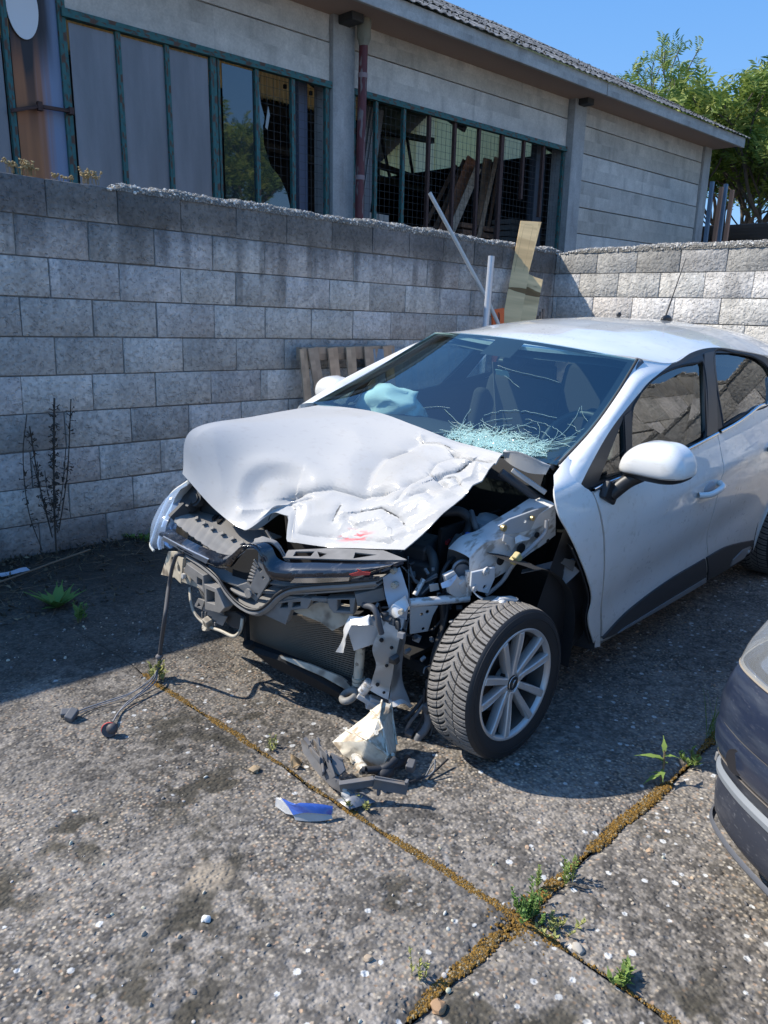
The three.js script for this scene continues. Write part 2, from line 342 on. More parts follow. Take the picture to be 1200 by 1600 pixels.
// ---------------------------------------------------------------- the concrete block walls
const TOP = 2.215, COURSE = .2258, LEN = .43, WZ = -4.757, WX = 7.08;
const wallColour = (W, sunny, seed) => colourTex(2048, 640, (u, v) => {
  const x = u * W, y = v * 2.4, big = fbm(x * 1.6, y * 1.6, 4, seed), mid = fbm(x * 9, y * 9, 4, seed + 1), fine = fbm(x * 55, y * 55, 3, seed + 2);
  const row = Math.floor((y + .026) / COURSE), col = Math.floor(x / LEN + (row % 2) * .5), id = hash(col, row, seed);
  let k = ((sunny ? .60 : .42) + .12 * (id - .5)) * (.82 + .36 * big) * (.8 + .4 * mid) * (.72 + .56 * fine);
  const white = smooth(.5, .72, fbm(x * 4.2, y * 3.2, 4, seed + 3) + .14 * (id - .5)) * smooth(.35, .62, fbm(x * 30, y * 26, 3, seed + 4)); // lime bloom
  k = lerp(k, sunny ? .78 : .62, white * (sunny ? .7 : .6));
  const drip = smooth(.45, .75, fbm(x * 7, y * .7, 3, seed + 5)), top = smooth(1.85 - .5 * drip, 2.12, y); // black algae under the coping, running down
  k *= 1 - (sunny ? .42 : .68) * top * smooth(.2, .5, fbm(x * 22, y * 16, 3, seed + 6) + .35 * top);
  const pits = smooth(.70, .78, fbm(x * 70, y * 70, 2, seed + 7)); k *= 1 - .25 * pits;
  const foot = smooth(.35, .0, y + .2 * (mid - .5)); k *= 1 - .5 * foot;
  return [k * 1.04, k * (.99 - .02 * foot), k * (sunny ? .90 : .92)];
});
const roughRelief = greyTex(1024, 1024, (u, v) => (.5 + .6 * (pfbm(u, v, 48, 4, 81) - .5) - .5 * smooth(.66, .76, pfbm(u, v, 60, 2, 82))));
const blockTone = [.82, .93, 1, 1.06, 1.15];
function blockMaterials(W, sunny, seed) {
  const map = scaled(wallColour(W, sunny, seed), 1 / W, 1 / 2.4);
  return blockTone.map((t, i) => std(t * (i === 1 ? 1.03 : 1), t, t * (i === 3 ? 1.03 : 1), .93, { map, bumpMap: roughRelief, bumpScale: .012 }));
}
const pebbleG = tidy(new THREE.IcosahedronGeometry(1, 1));
function blockWall(W, mats, phase, r, turn, back) { // along +x from the origin, face at z = 0, blocks behind it; turn places it
  const w = thing('block_wall', turn.label, 'wall', turn.p, turn.r);
  for (let row = 0; row < 10; row++) {
    const y0 = row === 0 ? -.1 : -.026 + COURSE * row, y1 = row === 9 ? TOP : -.026 + COURSE * (row + 1);
    let x = turn.from, end = turn.from;
    const shift = ((row % 2 ? phase : phase + LEN / 2) + (hash(row, 5, 3) - .5) * .05 - turn.from) % LEN;
    for (let n = 0; end < W - .02; n++) {
      let x1 = n === 0 ? turn.from + (shift < .05 ? shift + LEN : shift) : x + LEN * (1 + (hash(n, row, 7) - .5) * .02); if (W - x1 < .08) x1 = W;
      x1 = Math.min(x1, W);
      const gap = .0035 + .004 * hash(n, row, 8), h = y1 - y0 - .005, d = .19, g = new RoundedBoxGeometry(x1 - x - gap, h, d, 1, .006);
      const t = tidy(g); dent(t, .0035, 14, row * 40 + n);
      t.translate((x + x1) / 2, (y0 + y1) / 2, -d / 2 + (hash(n, row, 9) - .5) * .007);
      boxUV(t);
      obj('block', t, mats[Math.floor(hash(n, row, 10) * 5)], w);
      x = end = x1;
    }
  }
  obj('mortar', box(W - turn.from - .02, TOP + .08, .15, [(W + turn.from) / 2, (TOP - .12) / 2, -.086], [0, 0, 0], 0), mortarM, w);
  // the rough cap of pebbly concrete
  const cap = grid(Math.round((W - turn.capFrom) * 60), 22, (u, v) => {
    const X = lerp(turn.capFrom, W, u), a = v * Math.PI, n = fbm(X * 4, 1, 3, 90 + r), bump = fbm(X * 26, v * 7, 3, 91 + r);
    const end = smooth(0, .15, X - turn.capFrom), h = (.045 + .06 * (n - .35) + .035 * (bump - .5)) * end;
    return [X, TOP - .012 * 1 + Math.max(.004, h) * Math.pow(Math.sin(a), .55) + .006 * (vnoise(X * 90, v * 25, 93) - .5), -.095 + (.1 + .012 * (bump - .5)) * Math.cos(a)];
  }, (u, v) => [lerp(turn.capFrom, W, u) / 1, v * .25]);
  obj('coping', cap, copingM, w);
  { // pebbles standing out of the cap
    const q = rng(33 + r), list = [], cs = [], N = Math.round((W - turn.capFrom) * 420);
    for (let i = 0; i < N; i++) { const X = lerp(turn.capFrom, W, q()), n = fbm(X * 4, 1, 3, 90 + r), e = smooth(0, .15, X - turn.capFrom), a = q() * 3.14, h = (.045 + .06 * (n - .35)) * e, s = .004 + .007 * q(); list.push(place([X, TOP - .012 + Math.max(.004, h) * Math.pow(Math.sin(a), .55), -.095 + .1 * Math.cos(a)], [q() * 6, q() * 6, 0], [s, s * .7, s * (.8 + .5 * q())])); const k = .2 + .5 * q(); cs.push(rgb(k, k * .95, k * .86)); }
    copies('coping_pebbles', pebbleG, std(1, 1, 1, .9), list, w, cs);
  }
  return w;
}
const mortarM = std(.2, .195, .185, .95, { bumpMap: roughRelief, bumpScale: .01 });
const copingM = std(1, 1, 1, .95, {
  map: colourTex(1024, 512, (u, v) => { const x = u, y = v, [d, id] = worley(x * 90, y * 45, 95), k = (.2 + .14 * id) * (.7 + .6 * fbm(x * 8, y * 8, 3, 96)) * (d > .42 ? .5 : 1); return [k * 1.05, k * .99, k * .88]; }),
  bumpMap: greyTex(1024, 512, (u, v) => { const [d, id] = worley(u * 90, v * 45, 95); return id * smooth(.55, .1, d); }), bumpScale: .012,
});
copingM.map.repeat.set(1, 2); copingM.bumpMap.repeat.set(1, 2);
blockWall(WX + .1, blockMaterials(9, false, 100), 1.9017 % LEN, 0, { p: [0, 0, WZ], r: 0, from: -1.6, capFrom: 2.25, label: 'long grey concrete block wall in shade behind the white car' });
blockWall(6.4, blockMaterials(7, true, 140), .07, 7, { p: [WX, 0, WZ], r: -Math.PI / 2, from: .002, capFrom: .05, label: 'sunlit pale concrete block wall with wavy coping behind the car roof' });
// the yard's third wall, which the car's windows mirror
blockWall(8, blockMaterials(9, true, 180), .2, 9, { p: [21, 0, 2.1], r: Math.PI, from: 0, capFrom: 0, label: 'tall sunlit wall of large blocks across the yard, mirrored in the car windows' }).scale.set(2, 2, 2);

// dry tufts growing on the wall's top
function dryTuft(p, n, h, spread, seed, label) {
  const t = thing('dry_tuft', label, 'dry weed', p), r = rng(seed), stems = [], heads = [];
  for (let i = 0; i < n; i++) {
    const a = r() * 6.28, x = (r() - .5) * spread, z = (r() - .5) * .06, L = h * (.4 + .6 * r()), e = [x + Math.cos(a) * L * .35, L, z + Math.sin(a) * L * .3];
    stems.push(tube([[x, -.01, z], [lerp(x, e[0], .4), L * .55, lerp(z, e[2], .3)], e], .0013, 6, 4));
    for (let k = 0; k < 4; k++) heads.push(ball([e[0] + (r() - .5) * .016, e[1] - r() * L * .45, e[2] + (r() - .5) * .016], .0045 + .004 * r(), 1, .8, 1, 0));
  }
  kind(obj('stem', stems, std(.26, .19, .085, .9), t), 'stuff'); kind(obj('seed_head', heads, std(.34, .25, .12, .9), t), 'stuff');
}
dryTuft([1.789, 2.236, -4.83], 34, .075, .17, 21, 'straw-coloured dry tuft at the left end of the long wall top');
dryTuft([2.028, 2.228, -4.83], 14, .035, .14, 22, 'low sparse dry tuft between two taller ones on the long wall top');
dryTuft([2.183, 2.239, -4.83], 26, .085, .11, 23, 'tall straw-coloured dry tuft where the pebbly coping begins');

// ---------------------------------------------------------------- the warehouse behind the wall
{
  const w = thing('warehouse', 'old grey concrete panel warehouse with green framed windows behind the block wall', 'warehouse', [7, 0, -9]);
  w.rotation.z = .021;
  const concrete = (seed, k, warm) => colourTex(1024, 512, (u, v) => {
    const x = u * 6, y = v * 3, a = fbm(x * 1.1, y * 1.6, 4, seed), b = fbm(x * 8, y * 8, 4, seed + 1), f = fbm(x * 60, y * 60, 3, seed + 2), s = fbm(x * 5, y * .9 + .2 * fbm(x * 3, y * 3, 3, seed + 4), 4, seed + 3);
    const q = k * (.75 + .5 * a) * (.86 + .28 * b) * (.84 + .32 * f) * (1 - .22 * smooth(.45, .85, s)); return [q * (1.0 + warm * .06), q * 1.0, q * (1 - warm * .08)];
  });
  const relief = greyTex(512, 512, (u, v) => .5 + .6 * (pfbm(u, v, 40, 4, 205) - .5));
  const mk = (seed, k, warm, o = {}) => std(1, 1, 1, .9, { map: scaled(concrete(seed, k, warm), 1 / 6, 1 / 3), bumpMap: relief, bumpScale: .006, ...o });
  const panelM = [mk(210, .52, 1.4), mk(214, .48, 1.8), mk(218, .55, 1.2)], pillarM = mk(222, .40, .6), fasciaM = mk(226, .42, .9), soffitM = std(.40, .28, .22, .9, { bumpMap: relief, bumpScale: .004 });
  const greenM = std(1, 1, 1, .65, { map: colourTex(256, 256, (u, v) => { const n = fbm(u * 24, v * 24, 4, 230), r = smooth(.56, .66, fbm(u * 10, v * 14, 4, 231)); return [lerp(.035, .10, r) * (.7 + .6 * n), lerp(.13, .05, r) * (.7 + .6 * n), lerp(.125, .03, r) * (.7 + .6 * n)]; }) });
  const rustM = std(1, 1, 1, .8, { map: colourTex(256, 256, (u, v) => { const n = fbm(u * 20, v * 20, 4, 233); return [.075 * (.5 + n), .038 * (.5 + n), .030 * (.5 + n)]; }) });
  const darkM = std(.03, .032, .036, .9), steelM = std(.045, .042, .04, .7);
  const H0 = -1, HDR = 4.572, TOPY = 5.5, D = .22;
  let pi = 0;
  const panel = (x0, x1, y0, y1, dz = 0) => obj('wall_panel', box(x1 - x0 - .012, y1 - y0 - .014, D, [(x0 + x1) / 2, (y0 + y1) / 2, dz - D / 2], [0, 0, 0], .008), panelM[pi++ % 3], w);
  // panels over the two window bands, and the solid right-hand bay
  for (const [x0, x1] of [[-9.2, -3.75], [-3.75, .66], [1.05, 6.5]]) { panel(x0, x1, 5.09, TOPY); panel(x0 === -3.75 ? -3.02 : x0, x1, HDR + .03, 5.09, .004); }
  for (let i = 0; i < 13; i++) { const y1 = i ? 5.07 - .49 * (i - 1) : TOPY, y0 = 5.07 - .49 * i; if (y1 > H0) panel(6.9, 12.25, y0, y1, i % 2 ? .003 : -.003); }
  // concrete pillars
  obj('pillar', box(.4, TOPY - H0, .42, [.86, (TOPY + H0) / 2, -.14], [0, 0, 0], .012), pillarM, w);
  obj('pillar', box(.4, TOPY - H0, .46, [6.7, (TOPY + H0) / 2, -.08], [0, 0, 0], .012), pillarM, w);
  obj('pillar', box(.36, TOPY - H0, .42, [12.43, (TOPY + H0) / 2, -.15], [0, 0, 0], .012), pillarM, w);
  obj('pillar', box(.3, TOPY - H0, .4, [-9.3, (TOPY + H0) / 2, -.15], [0, 0, 0], .012), pillarM, w);
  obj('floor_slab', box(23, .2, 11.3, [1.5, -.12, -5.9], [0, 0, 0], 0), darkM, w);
  // eaves
  obj('soffit', box(22.6, .07, .78, [1.45, 5.46, .36], [0, 0, 0], 0), soffitM, w);
  for (const [x0, x1] of [[-9.8, -1.5], [-1.5, 6.52], [6.53, 12.72]]) { // fascia boards in three lengths
    const g = box(x1 - x0 - .01, .21, .06, [(x0 + x1) / 2, 5.475, .75], [0, 0, 0], .012);
    obj('fascia', g, fasciaM, w);
  }
  for (const x of [.86, 6.7]) obj('bracket', box(.22, .12, .3, [x, 5.38, .2], [0, 0, 0], .02), steelM, w);
  // corrugated fibre cement roof in overlapping sheets, grey with lichen
  const roofM = std(1, 1, 1, .95, { map: colourTex(1024, 1024, (u, v) => {
    const x = u * 8, y = v * 8, a = fbm(x * 2, y * 2, 4, 240), b = fbm(x * 14, y * 14, 3, 241), s = smooth(.5, .62, fbm(x * 5, y * 8, 4, 242)), m = smooth(.58, .68, fbm(x * 9, y * 5, 4, 243));
    let k = .13 * (.6 + .8 * a) * (.6 + .8 * b); k = lerp(k, .34, s * .8); return [lerp(k * 1.03, .03, m), lerp(k * .98, .028, m), lerp(k * .92, .02, m)];
  }) });
  roofM.map.repeat.set(1 / 8, 1 / 8);
  const P = .52;
  for (let i = 0; i < 18; i++) for (let j = 0; j < 4; j++) {
    const x0 = -9.9 + i * 1.262, z0 = .84 - j * 1.72;
    const g = grid(36, 1, (u, v) => [x0 + u * 1.3, 5.56 + P * (.84 - (z0 - v * 1.8)) + 0.011 * Math.sin(u * 1.3 / .177 * 6.2832) + .012 * (j % 2) + .006 * (i % 2) + (v ? 0 : .014), z0 - v * 1.8], (u, v, p) => [p[0], -p[2] * 1.15]);
    obj('roof_sheet', sheet(g, -.009), roofM, w);
  }
  obj('roof_back', [grid(1, 1, (u, v) => [-9.9 + u * 22.7, 9.02 - v * 2.7, -6 - v * 5.3])], roofM, w);
  // moss lumps and stones lying along the roof's edge
  { const r = rng(31), list = [], cs = []; for (let i = 0; i < 700; i++) { const d = 6.5 * Math.pow(r(), 1.6); list.push(place([-4 + 16.5 * r(), 5.6 + P * (d + .02), .84 - d], [r() * 3, r() * 3, 0], .008 + .016 * r() * r())); const k = r(); cs.push(k < .5 ? rgb(.04, .035, .025) : rgb(.2 * k, .19 * k, .16 * k)); } const g = tidy(new THREE.IcosahedronGeometry(1, 1)); copies('roof_moss', g, std(1, 1, 1, .95), list, w, cs); }

  // ---- window band left: frames
  const frameBar = (p, q, wd, m = greenM, d = .06) => obj('mullion', bar(p, q, d, wd, [1, 0, 0], .004), m, w);
  const H1 = .2;
  obj('window_header', box(3.72, .085, .09, [-1.2, HDR - .012, .01], [0, 0, 0], .005), greenM, w);
  const ms = [-3.64, -3.05, -2.43, -1.83, -1.21, -.57, .012, .6];
  for (const x of ms) frameBar([x, H1, -.01], [x, x < -3 ? 5.08 : HDR - .05, -.01], x === -3.05 || x === -1.21 ? .085 : .06);
  obj('mullion', bar([-1.13, H1, -.02], [-1.13, HDR - .05, -.02], .05, .035, [1, 0, 0], .004), greenM, w);
  obj('window_header', box(5.42, .085, .09, [3.77, HDR - .012, .01], [0, 0, 0], .005), greenM, w);
  for (const [x, m, low] of [[1.1, greenM, H1], [1.546, greenM, H1], [2.13, greenM, H1], [2.7, rustM, H1], [3.31, rustM, H1], [3.93, rustM, H1], [4.56, rustM, H1], [5.19, rustM, 3.55], [5.79, rustM, 3.3], [6.45, greenM, H1]]) frameBar([x, low, -.01], [x, HDR - .05, -.01], x > 4.4 && x < 4.7 ? .085 : .055, m);
  // panes: two dull sheets, three frosted, two clear (the second broken), one rust-stained sheet with an oval patch
  const frosted = colourTex(256, 1024, (u, v) => { const n = fbm(u * 3, v * 5, 4, 250), s = fbm(u * 30, v * 2, 3, 251), f = fbm(u * 70, v * 200, 2, 252), k = .24 * (.7 + .6 * n) * (.97 + .06 * s) * (.97 + .06 * f); return [k * 1.05, k * 1.0, k * 1.04]; });
  const frostM = phys(1, 1, 1, .22, { map: frosted, specularIntensity: .8 });
  const pane = (x0, x1, m, name = 'window_pane', top = HDR - .08) => obj(name, (() => { const g = box(x1 - x0 - .06, top - H1, .008, [(x0 + x1) / 2, (top + H1) / 2, -.02], [0, 0, 0], 0); const a = g.attributes.uv, p = g.attributes.position; for (let i = 0; i < a.count; i++) a.setXY(i, (p.getX(i) - x0) / (x1 - x0), (p.getY(i) - H1) / (top > 5 ? 4.9 : 4.3)); return g; })(), m, w);
  pane(-4.3, -3.66, frostM); pane(-3.0, -2.43, frostM); pane(-2.43, -1.83, frostM); pane(-1.83, -1.24, frostM);
  const stained = colourTex(256, 1024, (u, v) => {
    const n = fbm(u * 6, v * 3, 4, 255), run = fbm(u * 9, v * 1.2, 4, 256); let c = [.2, .25, .36];
    const brown = smooth(.75, .45, u + .3 * (run - .5)) * smooth(.2, .5, v), dark = smooth(.72, .84, v + .12 * (n - .5)) * smooth(.95, .6, u + .3 * (n - .5)) + .8 * smooth(.12, .05, Math.abs(u - .34 + .05 * (n - .5))) * smooth(.60, .76, v);
    c = c.map((q, i) => lerp(q, [.40, .145, .05][i] * (.6 + .8 * n), clamp(brown * (1 - smooth(.35, .1, v) * .5)))); return c.map((q, i) => lerp(q, [.022, .012, .012][i], clamp(dark)));
  });
  pane(-3.62, -3.05, phys(1, 1, 1, .45, { map: stained }), 'stained_pane', 5.08);
  { const s = new THREE.Shape(); s.absellipse(0, 0, .16, .30, 0, Math.PI * 2); const q = [-3.449, 4.52, 0]; obj('oval_patch', tidy(new THREE.ExtrudeGeometry(s, { depth: .012, bevelEnabled: false, curveSegments: 20 })).translate(q[0], q[1], .0), std(.75, .74, .74, .6), w); }
  obj('latch_bar', [bar([-3.679, 3.507, .06], [-3.38, 3.6, .06], .03, .035), bar([-3.38, 3.6, .06], [-3.04, 3.608, .06], .03, .035), box(.05, .09, .05, [-3.38, 3.6, .06]), box(.05, .07, .09, [-3.05, 3.608, .05])], rustM, w);
  const clearM = phys(.02, .03, .035, .02, { metalness: 0, specularIntensity: 1, clearcoat: 1, clearcoatRoughness: .02, ior: 1.9 });
  pane(-1.1, -.57, clearM);
  { // the broken pane: a jagged piece left standing
    const q = [[-.54, H1], [-.54, 4.5], [-.5, 4.15], [-.43, 3.96], [-.47, 3.88], [-.46, 3.66], [-.36, 3.42], [-.2, 3.28], [-.09, 3.1], [-.03, 2.9], [-.02, H1]];
    obj('broken_pane', plate(q.map(([x, y]) => [x, y, -.02]), .006, [], { bevel: 0 }), clearM, w);
    obj('glass_shard', plate([[-.45, 3.86, .0], [-.4, 4.12, .01], [-.37, 4.02, .0], [-.41, 3.84, .0]], .006), std(.3, .32, .32, .3), w);
  }
  // wire mesh behind the open bays
  const wires = [];
  for (const [x0, x1] of [[-.55, .6], [1.1, 6.45]]) {
    for (let x = x0; x < x1; x += .105) wires.push(new THREE.BoxGeometry(.0035, 4.2, .0035).translate(x, 2.4, -.09));
    for (let y = 2.6; y < 4.5; y += .105) wires.push(new THREE.BoxGeometry(x1 - x0, .0035, .0035).translate((x0 + x1) / 2, y, -.094));
  }
  kind(obj('wire_mesh', wires, std(.06, .06, .06, .6), w), 'stuff');

  // ---- inside: dark lower walls, translucent corrugated sheets above, steel trusses
  const corr = (x0, x1, y0, y1, n, put) => grid(n, 1, (u, v) => put(lerp(x0, x1, u), lerp(y0, y1, v), .022 * Math.sin(u * (x1 - x0) / .11 * 6.2832)));
  const glow = [[.92, .76, .36], [.84, .72, .38], [.9, .76, .45], [.78, .64, .32]].map((c) => phys(...c, 1, { transmission: .8, thickness: 0 }));
  const glowB = [[.9, .58, .22], [.84, .58, .27]].map((c) => phys(...c, 1, { transmission: .75, thickness: 0 }));
  for (let i = 0; i < 14; i++) obj('translucent_sheet', corr(-9.5 + i * 1.18, -9.5 + i * 1.18 + 1.2, 5.85, 9.0, 44, (a, y, d) => [a, y, -6.0 + d]), glowB[i % 2], w);
  for (let i = 0; i < 14; i++) { const z = -.25 - i * .84; obj('translucent_sheet', grid(32, 1, (u, v) => { const zz = z - u * .86; return [12.3 + .022 * Math.sin(u * .86 / .11 * 6.28), lerp(5.75, 5.5 + Math.min(P * (.75 - zz), 9.0 - 5.5 - .54 * Math.max(0, -6 - zz)), v), zz]; }), glow[i % 4], w); }
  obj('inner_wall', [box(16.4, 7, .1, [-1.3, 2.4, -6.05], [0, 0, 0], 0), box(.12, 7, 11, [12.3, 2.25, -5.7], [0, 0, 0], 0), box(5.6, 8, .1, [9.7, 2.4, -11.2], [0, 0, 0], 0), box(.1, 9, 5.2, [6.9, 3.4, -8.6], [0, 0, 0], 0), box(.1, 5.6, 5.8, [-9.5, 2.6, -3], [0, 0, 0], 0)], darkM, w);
  for (let i = 0; i < 22; i++) obj('cladding_rail', box(.06, .08, .06, [0, 0, 0], [0, 0, 0], 0).scale(1, 1, 1).translate(-9.3 + i * .72, 6.2, -5.9), steelM, w);
  const truss = (x) => { // one lattice beam under the roof, from the front to the ridge
    const L = [], y = (z) => 5.4 + P * (.6 - z) - .12;
    L.push(bar([x, y(-.2), -.2], [x, y(-5.9), -5.9], .09, .09), bar([x, 4.55, -.3], [x, y(-5.9) - .8, -5.9], .08, .09));
    for (let k = 0; k < 8; k++) { const a = -.4 - k * .68, b = a - .34, lo = (z) => lerp(4.55, y(-5.9) - .8, (-.3 - z) / 5.6); L.push(bar([x, y(a), a], [x, lo(b), b], .05, .05), bar([x, lo(b), b], [x, y(b - .34), b - .34], .05, .05)); }
    obj('roof_truss', L, steelM, w);
  };
  truss(-3.7); truss(.86); truss(3.9); truss(6.7);
  obj('girder', [bar([1.0, 5.0, -3.6], [9.5, 5.9, -6.2], .12, .14), bar([1.0, 4.5, -3.6], [9.5, 4.6, -6.2], .12, .14), bar([5.0, 4.72, -4.4], [8.2, 4.6, -5], .1, .12), ...[0, 1, 2, 3, 4, 5].map((k) => bar([1.6 + k * 1.3, 5.06 + k * .14, -3.8 - k * .4], [2.2 + k * 1.3, 4.52, -4 - k * .4], .06, .06))], steelM, w);
  for (let k = 0; k < 7; k++) obj('purlin', bar([-9.4, 5.62 + P * (k * .95 + .2) - .16, .1 - k * .95], [12.2, 5.62 + P * (k * .95 + .2) - .16, .1 - k * .95], .07, .11), steelM, w);
  obj('inner_post', [box(.3, 5.4, .14, [6.2, 2.7, -.4], [0, 0, 0], .01)], std(.06, .075, .10, .5), w);
  obj('inner_post', [box(.16, 5.4, .12, [.42, 2.7, -.35], [0, 0, 0], .01)], std(.12, .14, .2, .5), w);

  // the red-brown downpipe with its pale rough hopper
  const pipe = thing('downpipe', 'dark red downpipe on the concrete pillar between the window bays', 'downpipe', [7.98, 0, -8.9]);
  const pipeM = std(1, 1, 1, .55, { map: colourTex(128, 512, (u, v) => { const n = fbm(u * 8, v * 40, 4, 260), s = smooth(.62, .7, fbm(u * 5, v * 22, 3, 261)); return [lerp(.12, .2, s) * (.7 + .6 * n), lerp(.022, .15, s) * (.7 + .6 * n), lerp(.024, .14, s) * (.7 + .6 * n)]; }) });
  obj('pipe', rod([0, 0, .11], [0, 5.15, .11], .062, .062, 16), pipeM, pipe);
  obj('pipe_joint', [rod([0, 4.72, .11], [0, 4.78, .11], .069, .069, 16), rod([0, 3.4, .11], [0, 3.46, .11], .069, .069, 16)], std(.28, .2, .2, .6), pipe);
  { const g = tidy(new THREE.LatheGeometry([[.062, 0], [.085, .06], [.105, .1], [.1, .34], [.085, .42], [.06, .5]].map((p) => new THREE.Vector2(...p)), 18)); dent(g, .012, 11, 3); obj('hopper', g.translate(0, 5.12, .11), std(.27, .25, .19, .95, { bumpMap: relief, bumpScale: .01 }), pipe); }

  // timber and blocks standing inside, behind the open bay
  const wood = [[.30, .15, .09], [.32, .22, .15], [.38, .33, .27], [.2, .12, .08], [.34, .26, .19]].map((c, i) => std(1, 1, 1, .85, { map: colourTex(128, 512, (u, v) => { const k = .6 + .9 * fbm(u * 30, v * 3, 4, 270 + i) * (.7 + .6 * fbm(u * 4, v * 6, 3, 275 + i)); return c.map((q) => q * k); }) }));
  const bW = (p) => V(p).applyAxisAngle(new THREE.Vector3(0, 0, 1), .021).add(new THREE.Vector3(7, 0, -9));
  const lean = (lo, hi, wd, m, label, cat = 'plank', name = 'leaning_plank', group) => { // foot and top as seen, the plank runs on down to the floor
    const a = bW(lo), b = bW(hi), d = b.clone().sub(a), f = a.clone().addScaledVector(d, -(a.y - .03) / d.y), t = thing(name, label, cat, f.toArray(), 0, group); b.sub(f);
    obj('board', bar([0, 0, 0], b, .035, wd, [1, .2, .3], .004), m, t); return t;
  };
  lean([4.926, 3.247, -1.5], [5.569, 4.439, -1.5], .24, wood[0], 'wide red-brown plank leaning inside the open warehouse bay, nearest to the pale boards');
  lean([4.921, 3.236, -1.3], [5.515, 4.251, -1.3], .15, wood[2], 'grey weathered plank leaning in front of the red-brown planks in the warehouse');
  lean([4.961, 3.32, -1.7], [5.615, 4.42, -1.7], .16, wood[3], 'dark brown plank leaning furthest back in the left plank group in the warehouse');
  lean([5.929, 3.452, -1.5], [6.042, 4.502, -1.5], .2, wood[1], 'upright brown board with a notched head leaning in the warehouse');
  lean([5.747, 3.388, -1.3], [6.072, 4.508, -1.3], .09, wood[4], 'narrow pale batten leaning to the right of the plank groups in the warehouse');
  lean([6.346, 3.458, -1.6], [6.536, 4.372, -1.6], .07, wood[3], 'thin dark batten leaning rightmost among the planks in the warehouse');
  lean([4.775, 3.257, -1.9], [5.543, 4.361, -1.9], .08, wood[3], 'thin dark lath leaning left of the plank groups in the warehouse');
  { const t = lean([2.064, 3.123, -.9], [2.344, 4.706, -.9], .36, std(.2, .21, .23, .5), 'tall grey corrugated sheet leaning behind the red downpipe', 'metal sheet', 'corrugated_sheet'); for (let k = -2; k <= 2; k++) { const q = t.children[0].geometry.boundingBox ?? (t.children[0].geometry.computeBoundingBox(), t.children[0].geometry.boundingBox); obj('rib', bar([k * .07, .02, .03], [q.max.x - .16 + k * .07, q.max.y - .04, .03 + q.min.z * .5 + q.max.z * .5 - .0], .02, .025), std(.26, .27, .29, .5), t); } }
  { const t = thing('white_stack', 'stack of white blocks under the leaning sheet in the warehouse bay', 'block stack', bW([2.697, 3.206, -1.3]).setY(0).toArray()), m = std(.42, .41, .39, .8); for (let k = 0; k < 14; k++) for (let i = 0; i < 2; i++) obj('block', box(.26, .2, .3, [(i - .5) * .27 + .02 * (k % 3), .1 + k * .232, 0], [0, .03 * (k % 4), 0], .006), m, t); }
  { const t = thing('pale_board_stack', 'pale grey boards stacked inside the warehouse at the right end of the bay', 'board stack', bW([6.95, 3.467, -1.3]).setY(0).toArray()), m = [std(.27, .26, .25, .8), std(.2, .19, .18, .8), std(.14, .12, .11, .8)]; for (let k = 0; k < 30; k++) for (let i = 0; i < 3; i++) obj('board', box(.4, .085, .5, [(i - 1) * .42 + .03 * (hash(k, i, 1) - .5), .05 + k * .118, 0], [0, 0, 0], .004), m[Math.floor(hash(k, i, 2) * 3)], t); }
  { const t = thing('plank_pile', 'dark pile of flat boards beside the pale board stack in the warehouse', 'board stack', bW([5.915, 3.396, -1.6]).setY(0).toArray()); for (let k = 0; k < 26; k++) obj('board', box(1.5, .09, .5, [.06 * (hash(k, 1, 1) - .5), .05 + k * .13, 0], [0, .05 * (hash(k, 2, 1) - .5), 0], .004), wood[3], t); }
}

// ---------------------------------------------------------------- behind the warehouse: shed, posts, trees
{
  const s = thing('lean_to_shed', 'low shed with dark corrugated roof past the warehouse corner', 'shed', [21.5, 0, -9.6]);
  obj('wall', box(3.6, 3.5, 3, [.6, 1.75, -.2], [0, 0, 0], .01), std(.3, .29, .28, .9), s);
  for (let k = 0; k < 8; k++) obj('roof_sheet', sheet(grid(18, 1, (u, v) => [-1.5 + k * .55 + u * .56, 3.98 - .17 * k - .17 * u + .02 * Math.sin(u * 18.8), -2 + v * 4]), .012), std(.15, .15, .155, .8), s);
  const posts = [[[17.621, 3.813, -8.032], .85, 'rust', 0], [[17.93, 3.847, -8.07], .8, 'blue', -.16], [[17.616, 3.799, -7.8], .7, 'rust', .05], [[18.043, 3.779, -7.834], .82, 'blue', -.1], [[17.543, 3.606, -7.518], .8, 'rust', .03]];
  const names = ['rusty leaning post nearest the warehouse corner', 'blue grey leaning post just right of the first rusty post', 'short rusty post in the middle of the five by the shed', 'blue grey post second from the right by the shed', 'rusty post rightmost of the five by the shed'];
  posts.forEach(([p, h, c, a], i) => { const t = thing('metal_post', names[i], 'post', [p[0], 0, p[2]]), m = c === 'rust' ? std(.40, .20, .12, .8) : std(.16, .22, .29, .6); obj('profile', [bar([0, 0, 0], [a, p[1] + h, 0], .075, .012), bar([.034, 0, .034], [a + .034, p[1] + h, .034], .012, .075)], m, t); });
}
const barkM = std(1, 1, 1, .95, { map: colourTex(256, 512, (u, v) => { const k = .5 + 1 * fbm(u * 16, v * 6, 4, 300); return [.13 * k, .105 * k, .085 * k]; }) });
const leafM = [[.17, .25, .042], [.23, .31, .055], [.13, .205, .04], [.34, .38, .085]].map((c) => phys(...c, .6, { transmission: .4, thickness: 0, side: THREE.DoubleSide, specularIntensity: .4 }));
